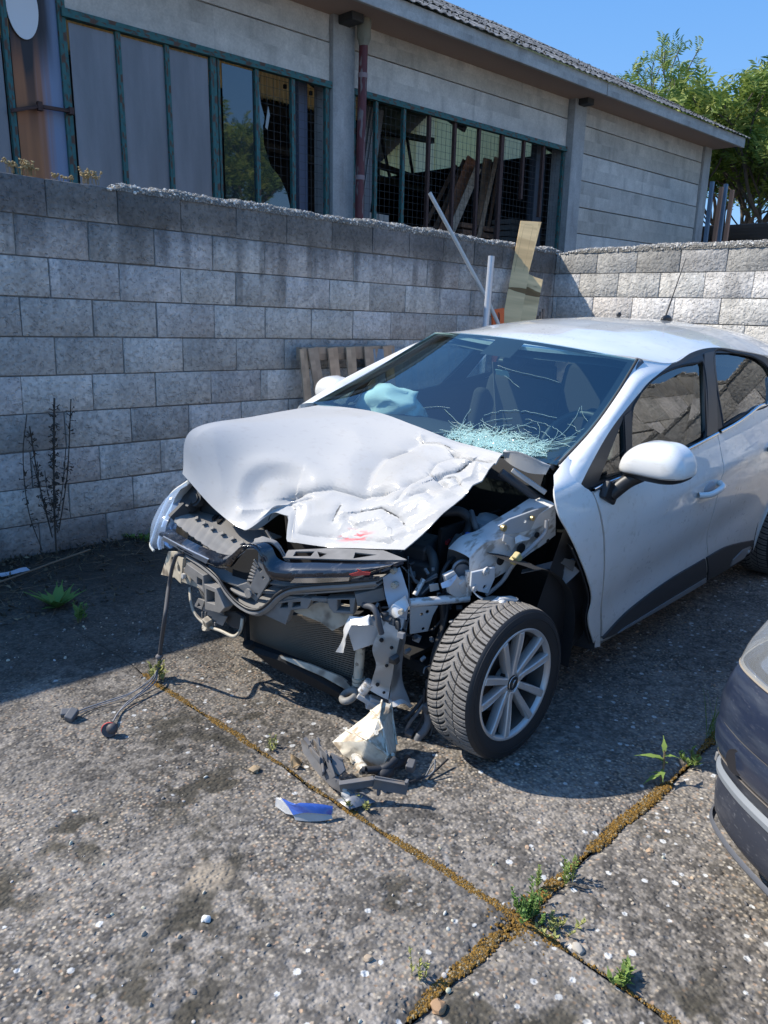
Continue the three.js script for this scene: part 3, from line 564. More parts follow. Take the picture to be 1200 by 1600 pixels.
function spray(n, L, w) { // a drooping pinnate leaf
  const list = [], s = new THREE.Shape(); s.moveTo(0, 0); s.quadraticCurveTo(w, L * .16, 0, L * .36); s.quadraticCurveTo(-w, L * .16, 0, 0);
  for (let k = 0; k < n; k++) for (const d of [-1, 1]) {
    const t = (k + .5) / n, g = tidy(new THREE.ShapeGeometry(s, 2));
    g.applyMatrix4(M4([0, 0, 0], [-.5 - .5 * t, 0, 0])).applyMatrix4(M4([d * .01, 0, 0], [0, 0, d * -1.15])).translate(d * .005, L * (t - .42 * t * t), L * (.15 * t - .55 * t * t * t)); list.push(g);
  }
  return join(list);
}
function tree(name, label, p, o) {
  const r = rng(o.seed), t = thing(name, label, 'tree', p), limbs = [], tips = [];
  const grow = (a, d, L, rad, depth) => {
    const b = a.clone().addScaledVector(d, L * .5).add(new THREE.Vector3((r() - .5) * L * .12, 0, (r() - .5) * L * .12)), c = a.clone().addScaledVector(d, L).add(new THREE.Vector3((r() - .5) * L * .2, L * .05, (r() - .5) * L * .2));
    limbs.push(tube([a, b, c], rad * (depth ? .8 : .9), 6, depth < 2 ? 8 : 5));
    if (depth >= o.depth) { tips.push(c, b); return; }
    if (depth >= 2) tips.push(c);
    const n = depth === 0 ? o.first : 3;
    for (let k = 0; k < n; k++) { const az = k / n * 6.28 + r() * 1.2, tilt = o.spread * (.6 + .7 * r()), q = d.clone().add(new THREE.Vector3(Math.cos(az) * tilt, .12 * r(), Math.sin(az) * tilt)).normalize(); grow(c, q, L * (.62 + .22 * r()), rad * .62, depth + 1); }
  };
  grow(new THREE.Vector3(), new THREE.Vector3(.04, 1, .02).normalize(), o.trunk, o.radius, 0);
  obj('trunk', limbs[0], barkM, t); obj('limbs', limbs.slice(1), barkM, t);
  const lists = leafM.map(() => []);
  tips.forEach((c) => { const n = Math.round(o.leaves * (.3 + 1.2 * r())), tone = r(); for (let k = 0; k < n; k++) {
    const e = new THREE.Vector3(r() + r() - 1, (r() + r() - 1) * .7, r() + r() - 1).multiplyScalar(o.clump).add(c);
    lists[Math.floor(clamp(tone * .7 + r() * .5, 0, .999) * 4)].push(place(e, [(r() - .5) * 1.2, r() * 6.28, (r() - .5) * 1.2], o.size * (.7 + .6 * r())));
  } });
  const g = spray(o.pairs, 1, .09);
  if (o.scale) t.scale.setScalar(o.scale);
  lists.forEach((l, i) => { if (l.length) copies('crown', g, leafM[i], l, t); });
  return t;
}
const TP = (q) => [q[0], 0, q[2]];
tree('leafy_tree', 'tall green tree with drooping leaves behind the warehouse corner', TP([24.534, 5.49, -10.552]), { scale: .76, seed: 3, trunk: 3.4, radius: .2, first: 5, depth: 4, spread: .66, leaves: 14, clump: .62, size: .6, pairs: 5 });
tree('leafy_tree', 'green tree at the right edge of the view behind the sunlit wall', TP([23.208, 5.161, -8.552]), { scale: .92, seed: 14, trunk: 2.6, radius: .16, first: 4, depth: 4, spread: .66, leaves: 12, clump: .58, size: .6, pairs: 5 });
tree('young_tree', 'low bright green tree right of the posts beyond the sunlit wall', TP([26.792, 4.914, -10.568]), { seed: 23, trunk: 2.8, radius: .08, first: 5, depth: 3, spread: .6, leaves: 12, clump: .42, size: .5, pairs: 5 });
tree('distant_tree', 'tree top showing just over the warehouse roof', TP([38.534, 13.044, -22.323]), { seed: 31, trunk: 4.4, radius: .2, first: 4, depth: 4, spread: .5, leaves: 6, clump: .5, size: .6, pairs: 5 });
tree('leafy_tree', 'tree across the yard mirrored in the clear warehouse panes', [19.5, 0, 12.5], { seed: 44, trunk: 3.0, radius: .22, first: 5, depth: 4, spread: .66, leaves: 8, clump: .6, size: .7, pairs: 5 });

// ---------------------------------------------------------------- the damaged white hatchback
// its own axes: x towards the tail from the front axle, y up, z towards its left side; it stands nose down and leans to its crushed left front corner
const car = thing('damaged_car', 'white hatchback with crushed front end, crumpled bonnet and cracked windscreen', 'car');
const carMatrix = new THREE.Matrix4().makeTranslation(2.078, 0, -2.26)
  .multiply(new THREE.Matrix4().makeRotationZ(3 * Math.PI / 180)).multiply(new THREE.Matrix4().makeTranslation(0, .3, .8))
  .multiply(new THREE.Matrix4().makeRotationX(3.3 * Math.PI / 180)).multiply(new THREE.Matrix4().makeTranslation(0, -.3, -.8));
carMatrix.decompose(car.position, car.quaternion, car.scale);
const carInverse = carMatrix.clone().invert(), inCar = (p) => V(p).applyMatrix4(carInverse).toArray();

const dust = greyTex(512, 512, (u, v) => .26 + .16 * smooth(.45, .8, pfbm(u, v, 6, 5, 400)) + .06 * pfbm(u, v, 60, 3, 401));
const paintMap = colourTex(512, 512, (u, v) => { const d = smooth(.45, .8, pfbm(u, v, 5, 5, 402)), f = smooth(.62, .8, pfbm(u, v, 40, 3, 403)); return [.76 - .03 * d - .05 * f, .755 - .037 * d - .055 * f, .73 - .05 * d - .07 * f]; });
const paintM = phys(1, 1, 1, 1, { map: paintMap, roughnessMap: dust, clearcoat: 1, clearcoatRoughness: .025 });
const blackM = std(.018, .018, .019, .45), plasticM = std(.045, .046, .048, .62, { bumpMap: dust, bumpScale: .0008 }), rubberM = std(.02, .02, .021, .75);
const glossM = phys(.008, .010, .018, .12, { clearcoat: 1, clearcoatRoughness: .05 });
const chromeM = std(.75, .76, .78, .12, { metalness: 1 }), silverM = std(.5, .51, .53, .32, { metalness: .75 });
const greyPlasticM = std(1, 1, 1, .75, { map: colourTex(256, 256, (u, v) => { const n = pfbm(u, v, 5, 5, 410), f = pfbm(u, v, 40, 2, 411), k = .20 * (.6 + .8 * n) * (.85 + .3 * f); return [k * 1.04, k, k * .95]; }) });
const bareM = std(1, 1, 1, .5, { metalness: .1, map: colourTex(512, 512, (u, v) => { const n = pfbm(u, v, 5, 5, 412), d = smooth(.5, .68, pfbm(u, v, 9, 5, 413)), k = .60 * (.8 + .4 * n); return [lerp(k, .20, d * .75), lerp(k * .985, .165, d * .75), lerp(k * .96, .125, d * .75)]; }) });
const beigeM = std(1, 1, 1, .6, { map: colourTex(256, 256, (u, v) => { const n = pfbm(u, v, 5, 5, 414), d = smooth(.52, .66, pfbm(u, v, 7, 5, 415)); return [lerp(.50, .16, d) * (.7 + .5 * n), lerp(.45, .13, d) * (.7 + .5 * n), lerp(.36, .10, d) * (.7 + .5 * n)]; }) });
const voidM = std(.012, .012, .013, .9), interiorM = std(.035, .036, .04, .8), seatM = std(.06, .062, .068, .9);

const SY = [.1, .18, .3, .45, .6, .75, .85, .93, 1.0, 1.1, 1.2, 1.3, 1.38, 1.45], SZ = [.79, .81, .835, .85, .862, .866, .852, .822, .79, .74, .685, .625, .56, .48];
const sideZ = (x, y) => {
  let z = 0; for (const d of [-.03, -.015, 0, .015, .03]) z += interp(y + d, SY, SZ) / 5;
  z -= .018 * ((x - 1.2) / 1.3) ** 2;
  const s = y - (.40 + .10 * (x - .6)); // a hollow along the lower doors
  return z - .016 * Math.exp(-((s / .10) ** 2)) * smooth(.35, .9, x) * smooth(2.3, 1.7, x) + .010 * Math.exp(-(((y - .80 - .05 * (x - 1)) / .035) ** 2)) * smooth(.7, 1.4, x);
};
function coons(B, T, L, R, nu, nv, fn) {
  const b0 = B[0], b1 = B[B.length - 1], t0 = T[0], t1 = T[T.length - 1];
  return grid(nu, nv, (u, v) => { const b = along(B, u), t = along(T, u), l = along(L, v), r = along(R, v); return fn(b.map((x, k) => (1 - v) * x + v * t[k] + (1 - u) * l[k] + u * r[k] - ((1 - u) * (1 - v) * b0[k] + u * (1 - v) * b1[k] + (1 - u) * v * t0[k] + u * v * t1[k])), u, v); }, (u, v, p) => [p[0], p[1]]);
}
const onSide = (off = 0, s = 1) => (p) => [p[0], p[1], s * (sideZ(p[0], p[1]) + off)];
function sideShape(outline, holes, off, s = 1) { // a flat-cut sheet bent onto the car's side
  const sh = new THREE.Shape(outline.map((p) => new THREE.Vector2(p[0], p[1])));
  for (const h of holes) sh.holes.push(new THREE.Path(h.map((p) => new THREE.Vector2(p[0], p[1]))));
  const g = tidy(new THREE.ShapeGeometry(sh, 4)), p = g.attributes.position;
  for (let i = 0; i < p.count; i++) p.setZ(i, s * (sideZ(p.getX(i), p.getY(i)) + off));
  g.computeVertexNormals(); return g;
}
const soft = (pts, n = 24) => curve(pts, n);

// outlines on the left side
const shutF = soft([[.664, .217, .815], [.575, .436, .844], [.513, .646, .858], [.456, .822, .85], [.424, .912, .822]], 30);
const shutB = soft([[1.641, .217, .816], [1.473, .571, .859], [1.467, .735, .865], [1.491, .863, .846], [1.502, .975, .8]], 30);
const beltF = soft([[.424, .912, .822], [.526, .92, .821], [.676, .926, .821], [.924, .937, .818], [1.17, .949, .813], [1.502, .975, .8]], 30);
const beltR = soft([[1.502, .975, .8], [1.685, .989, .792], [1.862, 1.009, .781], [2.042, 1.034, .765], [2.22, 1.05, .76], [2.32, 1.16, .71]], 30);
const sillF = [[.664, .217, .815], [1.097, .216, .817], [1.641, .217, .816]], sillR = [[1.641, .217, .816], [1.949, .209, .81], [2.222, .219, .807]];
const shutR = soft([[2.222, .219, .807], [2.16, .42, .85], [2.24, .58, .86], [2.40, .78, .86], [2.42, .98, .81], [2.32, 1.16, .71]], 30);
const archF = soft([[.625, .199, .81], [.528, .32, .832], [.491, .39, .839], [.484, .469, .846], [.407, .59, .854], [.323, .699, .856], [.247, .8, .849], [.196, .877, .831], [.196, .946, .804], [.288, .978, .735]], 40);

for (const s of [1, -1]) {
  // front door
  const df = sub(car, 'front_door'), inset = (p) => p;
  obj('door_skin', shell(coons(sillF, beltF, shutF, shutB, 40, 40, onSide(0, s)), .012), paintM, df);
  const dr = sub(car, 'rear_door');
  const rs = shutB.map((p) => [p[0] + .006, p[1], p[2]]), rsill = [[rs[0][0], rs[0][1], rs[0][2]], ...sillR.slice(1)], rbelt = [rs[rs.length - 1], ...beltR.slice(1)];
  obj('door_skin', shell(coons(rsill, rbelt, rs, shutR, 30, 36, onSide(0, s)), .012), paintM, dr);
  obj('inner_panel', coons(sillF, beltF, shutF, shutB, 12, 12, onSide(-.07, s)), interiorM, df);
  obj('inner_panel', coons(rsill, rbelt, rs, shutR, 12, 12, onSide(-.07, s)), interiorM, dr);
  // dark lower cladding with a silver inlay
  const cTop = soft([[.649, .242, .82], [.764, .3, .833], [.935, .336, .838], [1.183, .364, .841], [1.514, .375, .841]], 20), cBot = [[.66, .231, .818], [.899, .213, .816], [1.221, .213, .817], [1.635, .215, .815]];
  obj('cladding', shell(ruled(cBot, cTop, 30, 6, onSide(.008, s)), .012), plasticM, df);
  obj('cladding_inlay', shell(ruled([[.771, .223, .817], [1.218, .217, .818], [1.63, .213, .815]], [[.817, .233, .819], [1.197, .245, .824], [1.599, .248, .822]], 20, 3, onSide(.012, s)), .006), silverM, df);
  const rTop = soft([[1.535, .376, .841], [1.743, .377, .84], [1.949, .35, .834], [2.164, .31, .826]], 16), rBot = [[1.657, .215, .815], [1.954, .204, .809], [2.126, .206, .806], [2.174, .272, .819]];
  obj('cladding', shell(ruled(rBot, rTop, 20, 5, onSide(.008, s)), .012), plasticM, dr);
  obj('cladding_inlay', shell(ruled([[1.92, .221, .813], [2.114, .217, .809], [2.126, .257, .817]], [[1.914, .262, .822], [2.016, .295, .827], [2.136, .282, .822]], 12, 3, onSide(.012, s)), .006), silverM, dr);
  // bright strip under the windows
  const strip = (pts, p) => obj('belt_strip', tube(pts.map(onSide(.004, s)), .0085, 30, 6), chromeM, p);
  strip(beltF.map((q) => [q[0], q[1] + .006, 0]), df); strip(beltR.slice(1, 22).map((q) => [q[0], q[1] + .006, 0]), dr);
  // black window surround and the panes
  const outer = soft([[.325, .925, .816], [.366, .95, .805], [.455, 1.004, .782], [.628, 1.09, .741], [.846, 1.171, .699], [1.082, 1.243, .659], [1.295, 1.289, .631], [1.522, 1.32, .607], [1.688, 1.33, .598], [1.849, 1.325, .6], [2.081, 1.3, .617], [2.278, 1.272, .63], [2.40, 1.24, .66], [2.52, 1.16, .7], [2.46, 1.08, .74], [2.32, 1.03, .77]], 70).concat([2.078, 1.037, .763], [1.86, 1.007, .782], [1.501, .973, .802], [1.169, .947, .814], [.675, .924, .821], [.445, .913, .822], [.361, .912, .821]);
  const qt = [[.473, .938, .813], [.576, 1.009, .781], [.753, 1.122, .726], [.659, .94, .814]];
  const gf = [[.708, .942, .814], [.826, 1.129, .723], ...soft([[.864, 1.16, .706], [.969, 1.206, .681], [1.124, 1.247, .656], [1.374, 1.274, .641], [1.599, 1.275, .638]], 14), [1.385, .982, .798], [1.179, .964, .807]];
  const gr = [[1.588, .998, .789], [1.758, 1.305, .618], [1.997, 1.291, .624], [2.23, 1.253, .642], [2.34, 1.2, .69], [2.36, 1.12, .72], [2.22, 1.04, .76], [1.827, 1.025, .773]];
  obj('window_surround', sideShape(outer, [qt, gf, gr], -.002, s), blackM, car);
  const bp = [[1.645, 1.311, .614], [1.391, .981, .798], [1.509, .985, .796], [1.774, 1.315, .609]];
  obj('pillar_trim', sideShape(bp, [], .003, s), std(.03, .03, .032, .35), car);
  obj('quarter_window', sideShape(qt, [], -.012, s), sideGlassM(), df);
  obj('side_window', sideShape(gf, [], -.014, s), sideGlassM(), df);
  obj('side_window', sideShape(gr, [], -.014, s), sideGlassM(), dr);
  obj('window_seal', tube([...gf, gf[0]].map(onSide(-.004, s)), .006, 90, 5), rubberM, df);
  obj('window_seal', tube([...gr, gr[0]].map(onSide(-.004, s)), .006, 70, 5), rubberM, dr);
  obj('window_divider', shell(ruled([[.66, .933, .817], [.7, .936, .816]], [[.765, 1.133, .72], [.831, 1.149, .711]], 2, 8, onSide(.002, s)), .01), blackM, df);
  // handles
  const hb = [[1.241, .751, .866], [1.344, .758, .865], [1.451, .771, .862]];
  obj('door_handle', [tube([onSide(.004, s)(hb[0]), onSide(.034, s)(along(hb, .2)), onSide(.04, s)(hb[1]), onSide(.034, s)(along(hb, .85)), onSide(.006, s)(hb[2])], .014, 24, 10)], paintM, df);
  obj('handle_recess', (() => { const g = ball([0, 0, 0], 1, .055, .034, .008, 3), c = onSide(.001, s)(hb[1]); return g.translate(c[0] + .015, c[1] + .005, c[2]); })(), std(.4, .41, .44, .4), df);
  obj('door_handle', tube([onSide(.004, s)([2.02, .84, 0]), onSide(.036, s)([2.1, .855, 0]), onSide(.034, s)([2.18, .87, 0]), onSide(.006, s)([2.22, .875, 0])], .013, 20, 8), paintM, dr);
  // quarter panel round the rear wheel
  const qA = soft([[2.222, .219, .807], [2.20, .36, .82], [2.28, .55, .83], [2.42, .655, .84], [2.6, .69, .84], [2.78, .655, .84], [2.91, .54, .83], [2.97, .36, .82]], 36), qT = shutR.slice(6).concat([[2.6, 1.2, .7], [2.85, 1.12, .7], [3.1, 1.03, .7], [3.2, .85, .7], [3.22, .6, .7], [3.18, .36, .7]]);
  obj('quarter_panel', grid(50, 14, (u, v) => { const a = along(qA, u), b = along(qT, u), p = a.map((q, k) => lerp(q, b[k], v)); return [p[0], p[1], s * (sideZ(Math.min(p[0], 2.5), p[1]) + .012 * smooth(.5, 0, v) - .16 * smooth(2.6, 3.25, p[0]) ** 2)]; }, (u, v, p) => [p[0], p[1]]), paintM, car);
  obj('rocker', grid(20, 4, (u, v) => [.63 + u * 1.6, .215 - .07 * v, s * (sideZ(.63 + u * 1.6, .2) - .004 - .05 * v)]), v0(paintM), car);
}
function v0(m) { return m; }
function sideGlassM() { return sideGlassM.m ??= phys(.50, .56, .52, .01, { transmission: 1, thickness: 0, ior: 2.1 }); }

// front wing: on the left only its rear part is left
obj('front_wing', shell(ruled(archF, soft([[.671, .188, .809], [.617, .289, .829], [.564, .439, .845], [.499, .65, .858], [.443, .825, .849], [.414, .91, .823], [.36, .947, .807], [.375, .987, .765], [.394, 1.029, .72]], 40), 40, 18, (p, u, v) => { const z = sideZ(p[0], p[1]); return [p[0], p[1], lerp(z, p[2], smooth(.6, 1, u))]; }), .006), paintM, car);
obj('front_wing', grid(40, 14, (u, v) => { const a = lerp(.60, -.42, u), lo = Math.abs(a) < .35 ? .31 + Math.sqrt(Math.max(0, .35 * .35 - a * a)) : .3 + .2 * smooth(-.35, -.42, a), y = lerp(lo, .90 - .18 * u, v); return [a, y, -(.845 + .015 * Math.sin(v * 3) - .1 * v * v - .12 * u * u * u)]; }), paintM, car);

// windscreen pillars, cant rails and roof
const wsL = soft([[.361, .997, .705], [.594, 1.086, .68], [.813, 1.183, .64], [1.077, 1.314, .58]], 24);
const dloL = soft([[.344, .939, .81], [.455, 1.004, .782], [.628, 1.09, .741], [.846, 1.171, .699], [1.082, 1.243, .659], [1.295, 1.289, .631]], 24);
for (const s of [1, -1]) {
  const m = (p) => [p[0], p[1], s * p[2]];
  obj('windscreen_pillar', shell(ruled(wsL, dloL, 30, 10, (p, u, v) => { const k = Math.sin(v * 3.14) * smooth(1, .75, u); return m([p[0] - .018 * k, p[1] + .012 * k, p[2] + .010 * k]); }), .02), paintM, car);
}
const roofEdge = soft([[1.077, 1.314, .58], [1.297, 1.292, .63], [1.522, 1.32, .607], [1.688, 1.33, .598], [1.849, 1.325, .6], [2.081, 1.3, .617], [2.278, 1.272, .63], [2.45, 1.25, .645], [2.8, 1.21, .62], [3.05, 1.17, .59]], 60);
const roofMid = (x) => interp(x, [.9, 1.0, 1.15, 1.4, 1.7, 2.0, 2.4, 2.8, 3.2], [1.312, 1.328, 1.358, 1.388, 1.402, 1.403, 1.385, 1.345, 1.28]);
const roofAt = (u, t) => { const e = along(roofEdge, u), k = 1 - Math.abs(t) ** 2.7, x = e[0] - .13 * (1 - u) ** 3 * (1 - t * t); return [x + .06 * u * (1 - t * t), lerp(e[1], roofMid(x), k) , e[2] * t]; };
obj('roof', shell(grid(60, 48, (u, v) => roofAt(u, v * 2 - 1), (u, v, p) => [p[0], p[2]]), .015), paintM, car);
obj('headliner', grid(20, 16, (u, v) => { const p = roofAt(u, v * 2 - 1); return [p[0] + .01, p[1] - .05, p[2] * .96]; }), std(.16, .16, .165, .95), car);
{ const b = [2.472, 1.359, 0], t = [2.564, 1.662, 0]; const an = sub(car, 'aerial'); b[1] = roofMid(b[0]); obj('aerial_base', (() => { const g = ball([0, 0, 0], 1, .055, .03, .024, 2); return g.translate(b[0], b[1] + .008, b[2]); })(), blackM, an); obj('mast', rod([b[0] - .02, b[1] + .02, 0], [b[0] + .13, b[1] + .36, 0], .0055, .0025, 8), blackM, an); }
obj('roof_nub', (() => ball([2.45, roofMid(2.45) + .012, -.3], 1, .02, .016, .014, 1))().scale(1, 1, 1), blackM, car).scale.set(1, 1, 1);
// tail
obj('tailgate', grid(24, 24, (u, v) => { const z = (u * 2 - 1), y = lerp(.36, 1.16, v); return [lerp(3.22, 3.05, v ** 3) - .12 * z * z, y, z * lerp(.70, .585, v)]; }), paintM, car);
obj('rear_window', grid(12, 10, (u, v) => { const z = (u * 2 - 1), y = lerp(.98, 1.17, v); return [lerp(3.2, 3.07, v) - .1 * z * z, y, z * lerp(.58, .52, v)]; }), blackM, car);
obj('rear_bumper', grid(24, 8, (u, v) => { const z = (u * 2 - 1); return [3.26 - .16 * z * z - .1 * (1 - v) ** 2, lerp(.2, .5, v), z * .76]; }), paintM, car);
obj('underbody', box(3.3, .05, 1.4, [1.6, .2, 0], [0, 0, 0], .01), voidM, car);

// windscreen: upper edge along the roof, lower edge along the scuttle
const wsAt = (u, v) => { // u from right to left, v from foot to head
  const t = u * 2 - 1, p = along(wsL, v), k = 1 - t * t;
  return [p[0] - lerp(.05, .11, v) * k, p[1] + lerp(-.022, .036, v) * k + .02 * k * Math.sin(v * 3.14), p[2] * t];
};
obj('windscreen', grid(40, 30, wsAt), phys(.62, .80, .78, .012, { transmission: 1, thickness: 0, ior: 2.1 }), car);
{ // black ceramic border
  const off = (p) => [p[0] + .004, p[1] - .004, p[2]], B = [];
  B.push(grid(40, 2, (u, v) => off(wsAt(u, 1 - .035 * v))), grid(2, 30, (u, v) => off(wsAt(1 - .028 * u, v))), grid(2, 30, (u, v) => off(wsAt(.028 * u, v))), grid(40, 2, (u, v) => off(wsAt(u, .035 * v))));
  B.push(grid(10, 6, (u, v) => off(wsAt(.43 + .14 * u, 1 - .2 * v))));
  obj('glass_border', B.map(tidy), blackM, car);
  obj('windscreen_seal', tube([...soft([0, .1, .2, .3, .4, .5, .6, .7, .8, .9, 1].map((v) => wsAt(1, v)), 20)], .006, 40, 5), rubberM, car);
}
{ // cracks: rays and a crazed, whitened patch above the crushed corner
  const r = rng(61), crackM = phys(.44, .66, .63, .25, { transmission: .35, thickness: 0 }), fine = [], long = [], up = (p) => [p[0] - .004, p[1] + .004, p[2]];
  const c = [.78, .085], ray = (u, v, a, L, w, list) => { let x = u, y = v; const pts = [up(wsAt(x, y))]; const n = Math.max(3, Math.round(L / .03)); for (let i = 0; i < n; i++) { a += (r() - .5) * .5; x += Math.cos(a) * L / n; y += Math.sin(a) * L / n * 1.5; if (x > .99 || y < .015 || x < .02 || y > .97) break; pts.push(up(wsAt(x, y))); } if (pts.length > 2) list.push(tube(pts, w, pts.length * 2, 3)); };
  for (let i = 0; i < 620; i++) { const a = r() * 6.28, d = Math.pow(r(), .6); ray(c[0] + Math.cos(a) * d * .155, c[1] + Math.sin(a) * d * .085, r() * 6.28, .015 + .035 * r(), .0009 + .0006 * r(), fine); }
  for (let i = 0; i < 60; i++) ray(c[0] + (r() - .5) * .34, c[1] + .05 + (r() - .5) * .16, r() * 6.28, .03 + .05 * r(), .0007, fine);
  for (let i = 0; i < 7; i++) ray(c[0] + .10 + .06 * r(), c[1] + .04 * r(), .5 + r() * 1.0, .1 + .16 * r(), .0007, long);
  for (let i = 0; i < 4; i++) ray(c[0] - .12 * r(), c[1] + .03, 2.8 + r() * .4, .1 + .14 * r(), .0007, long);
  for (const q of [.10, .15, .20, .26]) for (let k = 0; k < 3; k++) { const a0 = .3 + k * .75 + r() * .3, P = []; for (let i = 0; i < 9; i++) { const a = a0 + i * .07, e = q * (1 + .05 * (r() - .5)); const u = c[0] + .05 + Math.cos(a) * e * .8, v = c[1] + Math.sin(a) * e * 1.1; if (u < .985) P.push(up(wsAt(u, v))); } if (P.length > 3) long.push(tube(P, .0007, 18, 3)); }
  ray(.56, .70, -.06, .26, .0005, long); ray(.62, .62, -.3, .1, .0005, long); ray(.45, .22, .6, .1, .0005, long); ray(.93, .5, -1.4, .3, .0006, long);
  kind(obj('crack', long, crackM, car), 'stuff');
  kind(obj('crazed_glass', fine, crackM, car), 'stuff');
  const chips = []; for (let i = 0; i < 1500; i++) { const a = r() * 6.28, d = Math.pow(r(), .7), u = c[0] + Math.cos(a) * d * .17, v = c[1] - .02 + Math.sin(a) * d * .07; if (v < .012 || u > .985) continue; chips.push(place(up(wsAt(u, v)), [r() * 6, r() * 6, r() * 6], .0016 + .0034 * r() * r())); }
  copies('glass_crumb', tidy(new THREE.OctahedronGeometry(1, 0)), phys(.6, .86, .82, .15, { transmission: .3, thickness: 0 }), chips, car);
}

// mirrors
for (const s of [1, -1]) {
  const mr = sub(car, 'door_mirror'), c = s > 0 ? [.612, 1.026, .965] : [.73, .985, -.93];
  const sup = (rx, ry, rz, y0, y1) => grid(32, 20, (u, v) => { const a = u * 6.2832, e = lerp(-1.5708, 1.5708, v), pw = (q, k) => Math.sign(q) * Math.abs(q) ** k, ce = pw(Math.cos(e), .62); return [c[0] + rx * ce * pw(Math.cos(a), .55) * (Math.cos(a) > 0 ? .6 : 1), c[1] + clamp(ry * pw(Math.sin(e), .9), y0, y1) + .012 * ce * Math.sin(a), s * (Math.abs(c[2]) + rz * ce * pw(Math.sin(a), .55) * (1 - .22 * Math.sin(e)))]; });
  obj('housing', sup(.105, .075, .125, -.042, 1), paintM, mr);
  obj('housing_base', sup(.102, .073, .122, -1, -.038), blackM, mr);
  obj('mirror_arm', [tube([[c[0] - .03, c[1] - .05, s * (Math.abs(c[2]) - .04)], [c[0] - .055, c[1] - .085, s * (Math.abs(c[2]) - .085)], [c[0] - .09, c[1] - .14, s * (sideZ(.62, .86) - .005)]], .028, 16, 10), box(.1, .07, .03, [c[0] - .10, c[1] - .13, s * (sideZ(.62, .86) - .004)], [0, 0, -.5], .012)], blackM, mr);
  obj('mirror_glass', (() => ball([0, 0, 0], 1, .008, .055, .1, 2).translate(c[0] + .062, c[1] + .01, s * Math.abs(c[2])))(), chromeM, mr);
}

